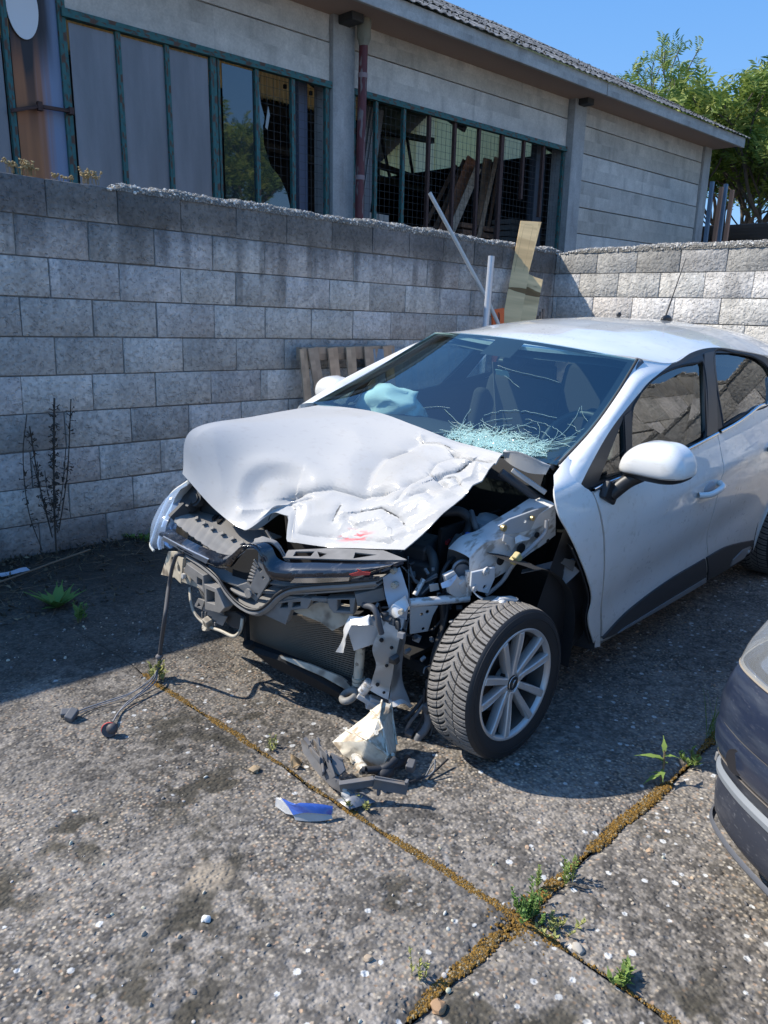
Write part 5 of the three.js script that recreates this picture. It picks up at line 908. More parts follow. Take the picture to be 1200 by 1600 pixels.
// right end of the crash beam and what hangs under it
{
  const cb = sub(car, 'crash_beam');
  obj('end_plate', plate([[-.481, .441, -.66], [-.445, .293, -.757], [-.509, .349, -.582], [-.504, .35, -.506], [-.502, .476, -.473], [-.503, .487, -.531]], .01, [ring([-.505, .41, -.527], [-1, 0, .05], .018, 14)]), beigeM, cb);
  obj('beam', [plate([[-.505, .435, -.496], [-.505, .36, -.502], [-.491, .381, -.283], [-.491, .413, -.29], [-.499, .424, -.402]], .04), plate([[-.497, .466, -.482], [-.497, .394, -.474], [-.492, .429, -.399], [-.493, .463, -.419]], .01)], beigeM, cb);
  obj('bolt', disc([-.512, .398, -.473], [-1, 0, 0], .012, .012, 6), bareM, cb);
  const un = sub(car, 'undertray');
  obj('wire_frame', tube([[-.473, .327, -.493], [-.491, .291, -.461], [-.498, .247, -.426], [-.493, .218, -.343], [-.486, .227, -.243], [-.48, .237, -.155], [-.478, .282, -.113], [-.468, .329, -.113]], .007, 60, 7), beigeM, un);
  obj('clip', [box(.03, .05, .035, [-.494, .231, -.326], [.2, 0, .3]), disc([-.497, .211, -.336], [-1, .4, 0], .017, .02, 8)], beigeM, un);
  obj('flap', plate([[-.489, .272, -.431], [-.486, .319, -.396], [-.483, .323, -.351], [-.485, .273, -.376]], .006, [[[-.487, .277, -.408], [-.486, .3, -.393], [-.485, .287, -.38]]]), greyPlasticM, un);
  for (let k = 0; k < 4; k++) obj('louvre', sheet(ruled([[-.485, .275, -.372], [-.483, .32, -.343]].map((p) => [p[0] - .002, p[1] - .006 * k, p[2] + .034 * k]), [[-.483, .267, -.346], [-.481, .319, -.312]].map((p) => [p[0] + .01, p[1] - .006 * k, p[2] + .034 * k]), 4, 3), .006), greyPlasticM, un);
  obj('fan_shroud', plate(soft([[-.457, .297, -.26], [-.457, .262, -.254], [-.455, .248, -.22], [-.451, .259, -.162], [-.449, .315, -.132], [-.452, .324, -.184]], 24), .012), plasticM, un);
  obj('pin', [bar([-.49, .264, -.374], [-.49, .228, -.376], .006, .006), bar([-.488, .272, -.351], [-.489, .236, -.354], .006, .006), bar([-.484, .249, -.287], [-.484, .231, -.288], .008, .008)], greyPlasticM, un);
  // the loose wire with its plugs lying on the ground
  const lw = sub(car, 'loose_wire');
  const G = (p) => inCar(p);
  obj('wire', tube([[-.52, .499, -.45], [-.541, .507, -.459], [-.547, .461, -.487], [-.555, .35, -.522], G([1.412, .33, -2.65]), G([1.434, .17, -2.734]), G([1.44, .07, -2.773])], .0085, 60, 7), std(.06, .06, .065, .7), lw);
  obj('tape', [ball(G([1.436, .1, -2.759]), .016, 1, .8, 1, 1), tube([G([1.437, .085, -2.767]), G([1.425, .045, -2.758])], .011, 6, 6)], std(.14, .13, .13, .8), lw);
  const strand = (pts, rr = .0025) => obj('strand', tube([[1.428, .05, -2.758], ...pts].map(G), rr, 40, 5), std(.25, .25, .26, .6), lw);
  strand([[1.374, .03, -2.718], [1.27, .02, -2.685], [1.167, .012, -2.695], [1.076, .012, -2.693], [1.022, .02, -2.669]], .003); strand([[1.372, .04, -2.693], [1.303, .025, -2.659], [1.216, .012, -2.626], [1.138, .012, -2.551], [1.089, .02, -2.488]], .003); strand([[1.375, .03, -2.687], [1.274, .02, -2.64], [1.178, .012, -2.592], [1.112, .02, -2.517]], .003); strand([[1.37, .05, -2.699], [1.242, .03, -2.656], [1.123, .01, -2.684], [1.04, .015, -2.665]], .002); strand([[1.442, .07, -2.756], [1.444, .1, -2.736]]);
  obj('plug', [box(.05, .03, .035, G([1.02, .02, -2.664]), [.3, .6, .2], .006), box(.03, .03, .05, G([1.015, .02, -2.687]), [.1, 1, .4], .006)], std(.12, .12, .125, .7), lw);
  obj('red_plug', [disc(G([1.075, .025, -2.465]), [-.5, .3, .7], .026, .02, 16), ball(G([1.083, .03, -2.459]), .022, 1, 1, 1, 1)], std(.08, .07, .07, .6), lw);
  obj('red_seal', (() => { const t = new THREE.TorusGeometry(.024, .004, 6, 20); return tidy(t).applyQuaternion(new THREE.Quaternion().setFromUnitVectors(new THREE.Vector3(0, 0, 1), new THREE.Vector3(-.5, .3, .7).normalize())).translate(...G([1.072, .028, -2.461])); })(), std(.45, .05, .04, .5), lw);
}
// radiator with its fins, side tube and lower cross member
{
  const rd = sub(car, 'radiator'), TL = [-.375, .268, -.223], TR = [-.215, .415, .279], BL = [-.375, .145, -.219], BR = [-.222, .117, .266];
  const q = (u, v) => { const a = along([TL, TR], u), b = along([BL, BR], u); return a.map((x, k) => lerp(x, b[k], v)); };
  obj('core', plate([q(0, 0), q(0, 1), q(1, 1), q(1, 0)].map((p) => [p[0] + .008, p[1], p[2]]), .03), std(.03, .028, .026, .8), rd);
  const finM = std(.17, .145, .115, .55, { metalness: .35 });
  for (let k = 0; k < 30; k++) obj('fin', bar(q(0, (k + .5) / 30), q(1, (k + .5) / 30), .006, .006, [0, 1, 0], 0), finM, rd);
  obj('side_tank', [rod([-.235, .303, .317], [-.238, .142, .312], .019, .019, 16), disc([-.237, .165, .314], [0, 1, 0], .025, .012), disc([-.237, .148, .314], [0, 1, 0], .024, .012)], beigeM, rd);
  obj('upper_tray', plate([[-.378, .404, .081], [-.32, .379, .182], [-.293, .352, .225], [-.269, .389, .272], [-.241, .459, .306], [-.312, .457, .17]], .02), beigeM, rd);
  obj('frame_rail', [bar([-.402, .302, -.186], [-.402, .164, -.182], .02, .02), bar([-.402, .164, -.182], [-.24, .127, .289], .03, .03)], voidM, rd);
  const cm = sub(car, 'cross_member');
  obj('beam', plate([[-.407, .21, .045], [-.403, .198, .052], [-.316, .15, .2], [-.247, .096, .313], [-.229, .119, .329], [-.273, .159, .244], [-.341, .191, .133]], .02), beigeM, cm);
  obj('beam', plate([[-.417, .193, -.098], [-.391, .19, .036], [-.31, .141, .174], [-.223, .075, .302], [-.235, .045, .241], [-.363, .121, -.044]], .02), voidM, cm);
  { const t = new THREE.TorusGeometry(.034, .014, 10, 24); t.scale(1, .8, 1).rotateX(Math.PI / 2 - .5).rotateY(.5).rotateX(.2); obj('towing_eye', tidy(t).translate(...[-.292, .116, .323]), std(.23, .22, .2, .6), cm); }
  obj('bracket', [bar([-.275, .134, .356], [-.214, .08, .435], .04, .02), rod([-.268, .148, .37], [-.255, .193, .395], .02, .02, 12), bar([-.257, .11, .391], [-.195, .076, .433], .03, .05)], bareM, cm);
  obj('foot', disc([-.429, .194, -.134], [0, 1, 0], .022, .014), voidM, cm);
}
// left front: torn beam end, white frame leg, inner wing rail
{
  const bm = sub(car, 'torn_beam');
  const tb = (g, a = .006, f = 20) => dent(g, a, f, 7);
  obj('beam', tb(plate([[-.3, .401, .307], [-.286, .309, .334], [-.199, .362, .424], [-.197, .444, .41], [-.249, .428, .368]], .06), .003), bareM, bm);
  const foilM = std(.66, .655, .64, .35, { metalness: .25 });
  const foil = (A, B, s) => obj('crumpled_foil', dent(sheet(ruled(A, B, 30, 20), .003), .010, 26, s), foilM, bm);
  foil([[-.332, .308, .285], [-.327, .371, .314], [-.318, .429, .33], [-.307, .454, .334]], [[-.322, .315, .324], [-.331, .374, .344], [-.323, .429, .36], [-.303, .448, .36]], 3);
  foil([[-.307, .454, .334], [-.298, .46, .369], [-.278, .484, .407], [-.264, .452, .416]], [[-.322, .435, .362], [-.315, .44, .395], [-.293, .457, .417], [-.266, .431, .412]], 9);
  obj('wire_stub', tube([[-.284, .512, .378], [-.286, .52, .43], [-.285, .498, .452], [-.282, .467, .458], [-.27, .427, .461]], .011, 24, 7), std(.07, .075, .085, .6), bm);
  const lg = sub(car, 'frame_leg');
  const leg = (A, B, n, a, s, m = bareM) => obj('panel', dent(sheet(ruled(soft(A, 24), soft(B, 24), 40, n), .004), a, 14, s), m, lg);
  leg([[-.214, .461, .434], [-.244, .399, .415], [-.259, .338, .406], [-.251, .279, .421], [-.257, .217, .41], [-.259, .164, .405]], [[-.186, .473, .489], [-.205, .416, .49], [-.218, .326, .485], [-.22, .262, .481], [-.224, .193, .473], [-.228, .14, .466]], 20, .004, 11);
  leg([[-.184, .468, .491], [-.198, .412, .485], [-.21, .321, .481], [-.213, .23, .476], [-.219, .124, .464]], [[-.127, .42, .448], [-.128, .359, .446], [-.13, .291, .443], [-.137, .199, .449], [-.116, .081, .488]], 16, .006, 13);
  leg([[-.219, .135, .464], [-.224, .14, .492], [-.199, .139, .501], [-.15, .108, .514]], [[-.22, .116, .48], [-.226, .125, .505], [-.201, .129, .513], [-.153, .091, .509]], 8, .010, 15);
  const up = sub(car, 'lamp_bracket');
  const steel = std(.42, .45, .5, .4, { metalness: .2 });
  obj('panel', dent(sheet(ruled(soft([[-.221, .61, .403], [-.222, .559, .42], [-.229, .52, .445], [-.221, .473, .46]], 20), soft([[-.171, .649, .441], [-.176, .6, .468], [-.175, .553, .49], [-.177, .462, .487]], 20), 30, 20), .004), .007, 16, 21), steel, up);
  obj('panel', dent(sheet(ruled(soft([[-.232, .488, .457], [-.242, .529, .477], [-.236, .551, .489], [-.199, .569, .502]], 20), soft([[-.23, .477, .481], [-.242, .507, .511], [-.226, .515, .519], [-.192, .531, .511]], 20), 26, 14), .003), .010, 24, 23), foilM, up);
  obj('stud', [disc([-.201, .642, .44], [-1, 0, .3], .01, .02, 10), disc([-.205, .593, .452], [-1, 0, .3], .012, .02, 10), disc([-.236, .523, .519], [-1, 0, .3], .01, .015, 8)], beigeM, up);
  obj('dark_clip', dent(join([0, 1, 2, 3].map((k) => box(.02, .03, .02, along([[-.252, .49, .458], [-.229, .464, .501]], k / 3), [k, k * 2, k], .004))), .008, 40, 4), plasticM, up);
  obj('dark_clip', dent(box(.03, .04, .02, [-.225, .32, .49], [.3, .2, .4], .004), .008, 40, 5), plasticM, up);

  const rl = sub(car, 'inner_wing');
  const r0 = [.019, .655, .6], r1 = [.353, .821, .72], H = (t, dy, dz) => { const p = along([r0, r1], t); return [p[0], p[1] + dy, p[2] + dz]; };
  obj('rail', dent(sheet(grid(60, 12, (u, v) => { // a bent hat-section beam: top face, then down its outer side
    const b = .02 * Math.sin(u * 9) * smooth(.5, .1, u); return v < .4 ? H(u, .035 + b, -.10 + .24 * v) : v < .5 ? H(u, .035 + b - .2 * (v - .4), 0) : H(u, .015 + b - .28 * (v - .5) * (1 - .25 * u), .012 * (v - .5)); }), .004), .005, 15, 31), bareM, rl);
  obj('side_plate', plate([[-.015, .654, .635], [.083, .656, .66], [.089, .609, .66], [.068, .554, .65], [.024, .573, .64], [-.013, .599, .635]], .008, [ring([.05, .584, .65], [0, 0, 1], .009, 8)]), std(.52, .54, .56, .45), rl);
  obj('rivet', [disc([.041, .648, .662], [0, 0, 1], .017, .006), disc([.039, .649, .664], [0, 0, 1], .007, .01), disc([-.001, .591, .65], [0, 0, 1], .012, .006)], bareM, rl);
  obj('upper_plate', dent(plate([[.095, .806, .66], [.134, .766, .66], [.194, .763, .67], [.302, .764, .7], [.367, .778, .71], [.373, .814, .71], [.354, .846, .71], [.29, .844, .69], [.143, .823, .67], [.117, .813, .665]], .006, [ring([.252, .81, .69], [0, 0, 1], .010, 10), ring([.22, .804, .68], [0, 0, 1], .007, 8)], { seg: 3 }), .002, 14, 3), std(.36, .38, .40, .45), rl);
  obj('ear', dent(plate([[.118, .745, .66], [.119, .771, .665], [.181, .746, .67], [.178, .714, .67], [.162, .696, .67], [.149, .722, .665]], .005, [ring([.135, .74, .665], [0, 0, 1], .010, 10), ring([.18, .729, .67], [0, 0, 1], .006, 8)]), .004, 20, 5), bareM, rl);
  obj('brass_bolt', [disc([.102, .802, .675], [0, 0, 1], .013, .012, 8), disc([.237, .816, .7], [0, 0, 1], .010, .01, 8)], std(.40, .32, .16, .4, { metalness: .6 }), rl);
  for (const [p, d] of [[[.115, .671, .665], .017], [[.199, .705, .69], .02], [[.262, .749, .71], .011], [[.188, .674, .67], .007], [[.323, .715, .72], .008]]) obj('hole', disc(p, [-.1, 0, 1], d, .006, 14), voidM, rl);
  obj('flap', dent(sheet(ruled([[.163, .748, .68], [.182, .761, .69], [.225, .744, .7]], [[.164, .731, .69], [.169, .746, .71], [.204, .75, .72]], 12, 6), .003), .004, 22, 9), bareM, rl);
  obj('brake_pipe', tube([[.271, .814, .74], [.268, .766, .74], [.221, .729, .73], [.167, .682, .71], [.154, .647, .69], [.146, .581, .66], [.11, .52, .62]], .008, 40, 7), std(.3, .3, .31, .5), rl);
  obj('pipe_clip', [box(.03, .035, .025, [.136, .696, .72], [0, 0, .6], .006), box(.02, .03, .02, [.129, .682, .71], [0, 0, .6], .004)], std(.50, .40, .18, .6), rl);
  obj('lower_strip', sheet(ruled(soft([[.003, .592, .62], [.026, .552, .64], [.07, .533, .68], [.091, .547, .72]], 16), soft([[.003, .576, .63], [.012, .554, .66], [.044, .536, .7], [.072, .539, .73]], 16), 20, 3), .004), bareM, rl);
  obj('torn_tip', dent(join([plate([[.028, .549, .7], [.051, .569, .72], [.1, .561, .74], [.122, .554, .75], [.106, .533, .75], [.065, .531, .73]], .012), ball([.046, .548, .74], .02, 1, 1, 1, 2)]), .010, 26, 3), foilM, rl);
  obj('tow_hook', rod([.036, .555, .75], [.02, .549, .76], .008, .008, 8), std(.2, .19, .18, .5), rl);
  obj('lower_tube', [rod([-.175, .532, .5], [.031, .526, .6], .016, .016, 12), rod([.014, .637, .6], [.026, .533, .6], .010, .010, 8)], bareM, rl);
  obj('web_plate', plate([[-.174, .521, .5], [-.079, .511, .55], [-.093, .476, .54], [-.104, .411, .53], [-.166, .407, .5]], .005, [ring([-.116, .491, .535], [0, 0, 1], .008, 8), ring([-.135, .483, .525], [0, 0, 1], .007, 8), ring([-.123, .423, .525], [0, 0, 1], .007, 8)]), std(.38, .37, .355, .5), rl);
  obj('junction', dent(join([plate([[-.07, .628, .55], [-.031, .641, .56], [-.004, .607, .57], [.032, .593, .58], [.046, .538, .58], [-.006, .532, .57], [-.039, .553, .56]], .02), box(.05, .05, .04, [.012, .581, .58], [0, 0, .4], .01)]), .006, 18, 8), bareM, rl);
  obj('blue_foil', dent(sheet(ruled([[-.09, .606, .57], [-.069, .621, .58], [-.028, .632, .58]], [[-.089, .59, .58], [-.064, .601, .59], [-.039, .618, .59]], 14, 8), .003), .007, 26, 4), std(.48, .53, .62, .3, { metalness: .4 }), rl);

  // wheel arch lining: torn black plastic and felt
  const al = sub(car, 'arch_liner');
  obj('liner', grid(40, 14, (u, v) => { const a = lerp(.75, 2.5, u), R = .375 + .02 * (fbm(u * 8, v * 3, 2, 540) - .5); return [.02 + R * Math.sin(a - .6) * 1.02, .33 + R * Math.cos(a - .6), lerp(.44, .835, v)]; }), voidM, al);
  obj('felt', grid(16, 30, (u, v) => [lerp(.44, .60, u) + .03 * Math.sin(v * 5) * (1 - u), lerp(.2, .74, v), lerp(.55, .80, u) + .02 * Math.sin(u * 14) ]), std(.022, .022, .024, .95), al);
  obj('liner_edge', sheet(ruled(archF.slice(0, 26).map((p) => [p[0] - .012, p[1], p[2] - .012]), archF.slice(0, 26).map((p) => [p[0] + .02, p[1], p[2] - .05]), 30, 3), .004), rubberM, al);
  obj('flap', dent(sheet(ruled(soft([[.17, .627, .72], [.229, .634, .75], [.275, .634, .78], [.323, .618, .8]], 14), soft([[.191, .631, .71], [.265, .638, .73], [.318, .649, .76], [.375, .662, .815]], 14), 24, 8), .004), .004, 14, 3), std(.13, .14, .155, .6), al);
  obj('flap', dent(sheet(ruled(soft([[.292, .618, .77], [.322, .591, .79], [.338, .57, .81]], 14), soft([[.303, .66, .78], [.343, .649, .81], [.388, .612, .83]], 14), 20, 12), .004), .004, 16, 6), std(.2, .2, .2, .7), al);
  obj('worn_patch', dent(sheet(ruled([[.284, .666, .8], [.33, .633, .815], [.351, .617, .82]], [[.292, .678, .79], [.33, .67, .81], [.361, .657, .825]], 14, 6), .003), .004, 30, 9), std(.10, .09, .08, .95), al);
}
// engine bay, seen through the gap at the left
{
  const e = sub(car, 'engine_bay');
  obj('back_wall', [box(.02, .75, 1.2, [.46, .60, 0]), box(.6, .02, 1.1, [.2, .26, -.1]), box(.4, .45, .02, [.28, .5, .40])], voidM, e);
  obj('right_wall', box(.7, .45, .03, [.15, .5, -.62]), voidM, e);
  obj('engine_block', [box(.34, .34, .6, [.12, .50, -.1], [0, 0, .1], .03), box(.28, .1, .5, [.12, .72, -.08], [0, 0, .1], .03), box(.14, .2, .2, [-.06, .56, .22], [0, .3, 0], .03)], std(.035, .035, .037, .55), e);
  obj('strut_tower', [rod([.258, .69, .5], [.263, .742, .5], .085, .075, 18), box(.2, .05, .17, [.247, .685, .5], [0, .2, .1], .015)], std(.30, .31, .33, .5), e);
  obj('hinge_bar', rod([.265, .942, .52], [.377, .831, .66], .017, .017, 12), std(.05, .052, .058, .45), e);
  obj('fluid_bottle', dent(box(.13, .12, .10, [.289, .685, .46], [0, .4, .1], .03), .006, 12, 3), std(.34, .345, .36, .5), e);
  obj('blue_plug', [box(.06, .03, .035, [.105, .711, .52], [0, .5, .3], .006), box(.035, .035, .03, [.129, .691, .53], [0, .5, .3], .006)], std(.02, .10, .42, .4), e);
  obj('red_cap', [box(.06, .02, .03, [.131, .669, .4], [0, .3, .2], .006), box(.04, .03, .02, [.156, .646, .42], [0, .3, .4], .006)], std(.22, .012, .02, .5), e);
  obj('fuse_box', dent(box(.09, .09, .09, [.098, .659, .5], [.2, .4, .2], .01), .008, 18, 2), std(.06, .062, .064, .5), e);
  obj('coil', [(() => tidy(new THREE.TorusGeometry(.036, .006, 8, 24)).rotateY(-.5).translate(...[.031, .624, .56]))(), disc([.044, .617, .55], [-.6, 0, .6], .028, .03)], std(.25, .26, .28, .4, { metalness: .4 }), e);
  const hose = (p, r, c = [.03, .031, .034]) => obj('hose', tube(p, r, 40, 9), std(...c, .55), e);
  hose([[.039, .646, .38], [.025, .631, .42], [.014, .589, .44], [-.016, .532, .44], [-.077, .506, .44]], .019, [.06, .065, .07]); hose([[.006, .61, .32], [.053, .652, .34], [.141, .647, .36], [.199, .602, .4]], .014); hose([[.13, .771, .36], [.172, .778, .42], [.184, .748, .46], [.139, .699, .48]], .02); hose([[.209, .776, .44], [.162, .751, .5], [.173, .708, .52]], .012, [.12, .125, .13]); hose([[.01, .514, .52], [-.009, .577, .5], [.021, .632, .5], [.073, .649, .5]], .008);
  obj('label_plate', plate([[-.078, .576, .5], [-.041, .574, .51], [-.031, .546, .51], [-.069, .545, .5]], .003), std(.5, .49, .47, .7), e);
  obj('box_cover', [box(.14, .16, .16, [.064, .588, .3], [0, .3, .1], .02), box(.1, .1, .12, [.039, .555, .36], [0, .4, 0], .02)], std(.035, .037, .042, .45), e);
  obj('rod', [rod([-.106, .527, .46], [-.063, .578, .46], .010, .010, 8)], bareM, e);
  // torn wiring hanging down beside the wheel to the ground
  const wl = sub(car, 'wiring_loom'), K = (p) => inCar(p), bl = std(.03, .03, .033, .6), gl = std(.16, .165, .175, .6);
  const loom = (p, r, m = bl) => obj('cable', tube(p, r, 60, 7), m, wl);
  loom([[-.05, .539, .54], [-.028, .416, .54], [-.056, .333, .54], [-.071, .272, .54], [-.066, .207, .55], [-.104, .153, .55]], .014); loom([[-.018, .568, .54], [-.029, .459, .55], [-.052, .362, .55], [-.076, .269, .56], [-.107, .178, .57]], .008);
  loom([[-.103, .221, .55], [-.114, .149, .56], [-.121, .096, .57]], .012); loom([[-.117, .177, .56], [-.152, .111, .54], [-.201, .078, .53]], .008); loom([[-.105, .158, .56], [-.145, .102, .55], [-.172, .048, .53], [-.163, -.027, .5]], .007, gl); loom([[-.132, .197, .56], [-.136, .076, .56], [-.163, .021, .55]], .006, bl);
  loom([[-.122, .107, .57], [-.125, .059, .58], [-.147, .027, .58], [-.162, .004, .57], [-.163, -.035, .57]], .016, gl);
  loom([[-.163, -.035, .57], [-.178, -.062, .56], K([1.7, .05, -1.585]), K([1.631, .06, -1.583]), K([1.556, .07, -1.609])], .013); loom([K([1.862, .03, -1.517]), K([1.763, .015, -1.51]), K([1.673, .02, -1.52])], .004); loom([[-.121, .096, .57], [-.101, .029, .58], [-.109, -.01, .58], [-.117, -.04, .57]], .004, gl); loom([[-.083, .271, .56], [-.151, .291, .57], [-.156, .272, .57]], .003, gl);
  loom([K([1.727, .01, -1.512]), K([1.772, .03, -1.502]), K([1.791, .06, -1.515])], .003, gl); loom([K([1.739, .01, -1.512]), K([1.786, .02, -1.531]), K([1.799, .05, -1.519])], .003, gl);
  obj('clip', [box(.03, .04, .03, [-.128, .118, .575], [.3, 0, .2], .006), box(.035, .035, .03, [-.169, .002, .53], [.3, .4, .2], .006), box(.04, .03, .03, K([1.7, .06, -1.543]), [0, .5, .2], .006)], std(.10, .10, .105, .6), wl);
}

{ // small loose ends about the torn corner: cables, clips, bolts
  const lo = sub(car, 'loose_ends'), r = rng(77), A = [[-.035, .602, .36], [-.009, .577, .5], [-.186, .549, .42], [-.099, .468, .48], [-.206, .421, .5], [-.009, .475, .54], [-.211, .47, .36], [-.115, .345, .52]], dk = std(.035, .035, .038, .6), lt = std(.22, .22, .225, .6);
  for (let k = 0; k < 14; k++) { const a = A[Math.floor(r() * A.length)], b = A[Math.floor(r() * A.length)]; if (a === b) continue; const j = (p, s) => p.map((x) => x + (r() - .5) * s), m = a.map((x, i) => lerp(x, b[i], .5)); m[1] -= .03 + .05 * r(); obj('cable', tube([j(a, .05), j(m, .05), j(b, .05)], .0025 + .0035 * r(), 24, 6), r() < .7 ? dk : lt, lo); }
  for (let k = 0; k < 22; k++) { const a = A[Math.floor(r() * A.length)].map((x) => x + (r() - .5) * .11); obj('clip', box(.008 + .02 * r(), .008 + .016 * r(), .008 + .02 * r(), a, [r() * 3, r() * 3, r() * 3], .002), r() < .6 ? dk : lt, lo); }
  for (const [p, d] of [[[-.245, .382, .437], .008], [[-.239, .287, .463], .006], [[-.254, .201, .435], .007], [[-.227, .36, .472], .006], [[-.242, .174, .458], .005], [[-.512, .452, -.555], .006], [[-.507, .407, -.4], .007], [[-.502, .403, -.335], .006]]) obj('bolt_hole', disc(p, [-1, 0, .2], d, .006, 12), voidM, lo);
}

// ---------------------------------------------------------------- wheels, their axle along z, outer face towards +z
const treadCut = (a, t) => { // how deep the tread is cut: swept arrow grooves, finer sipes near the shoulders
  const s = Math.abs(t), bend = 1.15 * Math.pow(s, .62) - .32 * s * s, cyc = (n, k, o = 0) => { const p = a * n / 6.28319 + o + bend * k; return p - Math.floor(p); };
  const f = Math.abs(cyc(52, 1.9, t > 0 ? .5 : 0) - .5) * 2, g = cyc(104, 3.8);
  let d = smooth(.26, .13, f) * smooth(.02, .08, s) * .008;
  if (Math.abs(s - .42) < .016) d = Math.max(d, .0035);
  if (s > .68 && Math.min(g, 1 - g) < .07) d = Math.max(d, .003);
  if (s > .12 && s < .68 && cyc(156, 5.7) < .09) d = Math.max(d, .0022);
  return d;
};
const treadMap = colourTex(256, 512, (u, v) => { const n = pfbm(u, v, 12, 4, 600), d = treadCut(u * 6.28319 / 52, v * 2 - 1), k = .19 * (.65 + .7 * n) * (1 - .93 * smooth(.0008, .003, d)); return [k * 1.05, k * .97, k * .88]; }); // one pitch; road dust on the faces, none in the cuts
const treadM = std(1, 1, 1, .9, { map: treadMap }), sidewallM = std(.022, .022, .023, .68, { bumpMap: dust, bumpScale: .0006 }), grooveM = std(.015, .015, .015, .9);
const alloyM = std(1, 1, 1, .42, { metalness: .55, map: colourTex(256, 256, (u, v) => { const n = pfbm(u, v, 5, 5, 605), k = .58 * (.8 + .35 * n); return [k * 1.02, k, k * .97]; }) });
const wellM = std(.10, .098, .094, .6, { metalness: .3 }); // inside of the rim, darker than its face
function wheel(parent, fine) {
  const w = sub(parent, 'wheel'), R = .303, W = .2, nu = fine ? 1080 : 160, nv = fine ? 72 : 12;
  obj('tread', grid(nu, nv, (u, v) => { const a = u * 6.28319, t = v * 2 - 1, z = t * .088, r = R - .008 * Math.pow(Math.abs(t), 3.2) - (fine ? treadCut(a, t) : 0); return [r * Math.sin(a), r * Math.cos(a), z]; }, (u, v) => [u * 52, v]), treadM, w);
  const profile = [[.295, .088], [.290, .096], [.281, .1015], [.265, .1045], [.245, .1035], [.228, .098], [.219, .092]];
  obj('sidewall', [1, -1].map((s) => tidy(new THREE.LatheGeometry(profile.map(([r, z]) => new THREE.Vector2(r, z * s)), 120)).rotateX(Math.PI / 2)), sidewallM, w);
  obj('sidewall_ridge', [.284, .262].map((r) => tidy(new THREE.TorusGeometry(r, .0016, 5, 120)).translate(0, 0, r > .28 ? .1 : .105)), sidewallM, w);
  const rim = sub(w, 'rim');
  obj('barrel', tidy(new THREE.LatheGeometry([[.222, .094], [.219, .098], [.213, .097], [.207, .090], [.203, .078]].map((p) => new THREE.Vector2(...p)), 96)).rotateX(Math.PI / 2), alloyM, rim);
  obj('barrel_well', tidy(new THREE.LatheGeometry([[.203, .078], [.197, .05], [.19, -.09], [.215, -.095]].map((p) => new THREE.Vector2(...p)), 96)).rotateX(Math.PI / 2), wellM, rim);
  const spokes = [];
  const spoke = new THREE.Shape();
  // one branch of a forked spoke: starts by the hub, swings out and runs to the rim
  spoke.moveTo(-.002, .035); spoke.bezierCurveTo(.006, .07, .013, .095, .019, .125); spoke.lineTo(.037, .208); spoke.lineTo(.066, .200); spoke.bezierCurveTo(.053, .14, .043, .10, .031, .065); spoke.lineTo(.026, .03); spoke.closePath();
  for (let k = 0; k < 5; k++) for (const d of [1, -1]) {
    const e = tidy(new THREE.ExtrudeGeometry(spoke, { depth: .012, bevelEnabled: true, bevelSize: .005, bevelThickness: .012, bevelOffset: -.004, bevelSegments: 2, curveSegments: 8 })), p = e.attributes.position;
    for (let i = 0; i < p.count; i++) { const rr = Math.hypot(p.getX(i), p.getY(i)); p.setZ(i, p.getZ(i) + .056 + .016 * smooth(.05, .2, rr)); if (d < 0) p.setX(i, -p.getX(i)); }
    if (d < 0) for (let i = 0; i < p.count; i += 3) for (const at of [p, e.attributes.uv]) { const n = at.itemSize, a = at.array, t = a.slice((i + 1) * n, (i + 2) * n); a.copyWithin((i + 1) * n, (i + 2) * n, (i + 3) * n); a.set(t, (i + 2) * n); }
    e.computeVertexNormals(); spokes.push(e.rotateZ(-k / 5 * 6.28319));
  }
  spokes.forEach((s) => obj('spoke', s, alloyM, rim));
  obj('hub', tidy(new THREE.LatheGeometry([[0, .074], [.03, .074], [.046, .070], [.056, .06], [.058, .03]].map((p) => new THREE.Vector2(...p)), 40)).rotateX(Math.PI / 2), alloyM, rim);
  obj('hub_cap', [rod([0, 0, .072], [0, 0, .080], .031, .029, 32)], blackM, rim);
  obj('emblem', [plate([[-.012, -.012, .0825], [.002, -.002, .0825], [.014, .010, .0825], [.004, .012, .0825], [-.004, .004, .0825]], .002), tidy(new THREE.TorusGeometry(.028, .0018, 6, 40)).translate(0, 0, .0805)], chromeM, rim);
  for (let k = 0; k < 5; k++) { const a = k / 5 * 6.28 + .63; obj('wheel_nut', rod([.05 * Math.sin(a), .05 * Math.cos(a), .05], [.05 * Math.sin(a), .05 * Math.cos(a), .068], .011, .011, 10), blackM, rim); }
  obj('brake_disc', [disc([0, 0, .0], [0, 0, 1], .135, .02, 40)], std(.14, .12, .105, .4, { metalness: .7 }), w);
  obj('brake_caliper', box(.1, .07, .06, [-.11, .08, .0], [0, 0, .9], .015), std(.09, .09, .09, .6), w);
  obj('inner_shield', disc([0, 0, -.05], [0, 0, 1], .195, .01, 32), voidM, w);
  return w;
}
function setWheel(w, p, turn = 0, camber = 0, spin = 0) {
  carInverse.clone().multiply(new THREE.Matrix4().makeTranslation(...p)).multiply(new THREE.Matrix4().makeRotationY(turn)).multiply(new THREE.Matrix4().makeRotationX(camber)).multiply(new THREE.Matrix4().makeRotationZ(spin)).multiply(new THREE.Matrix4().makeScale(.93, .93, .95)).decompose(w.position, w.quaternion, w.scale);
}
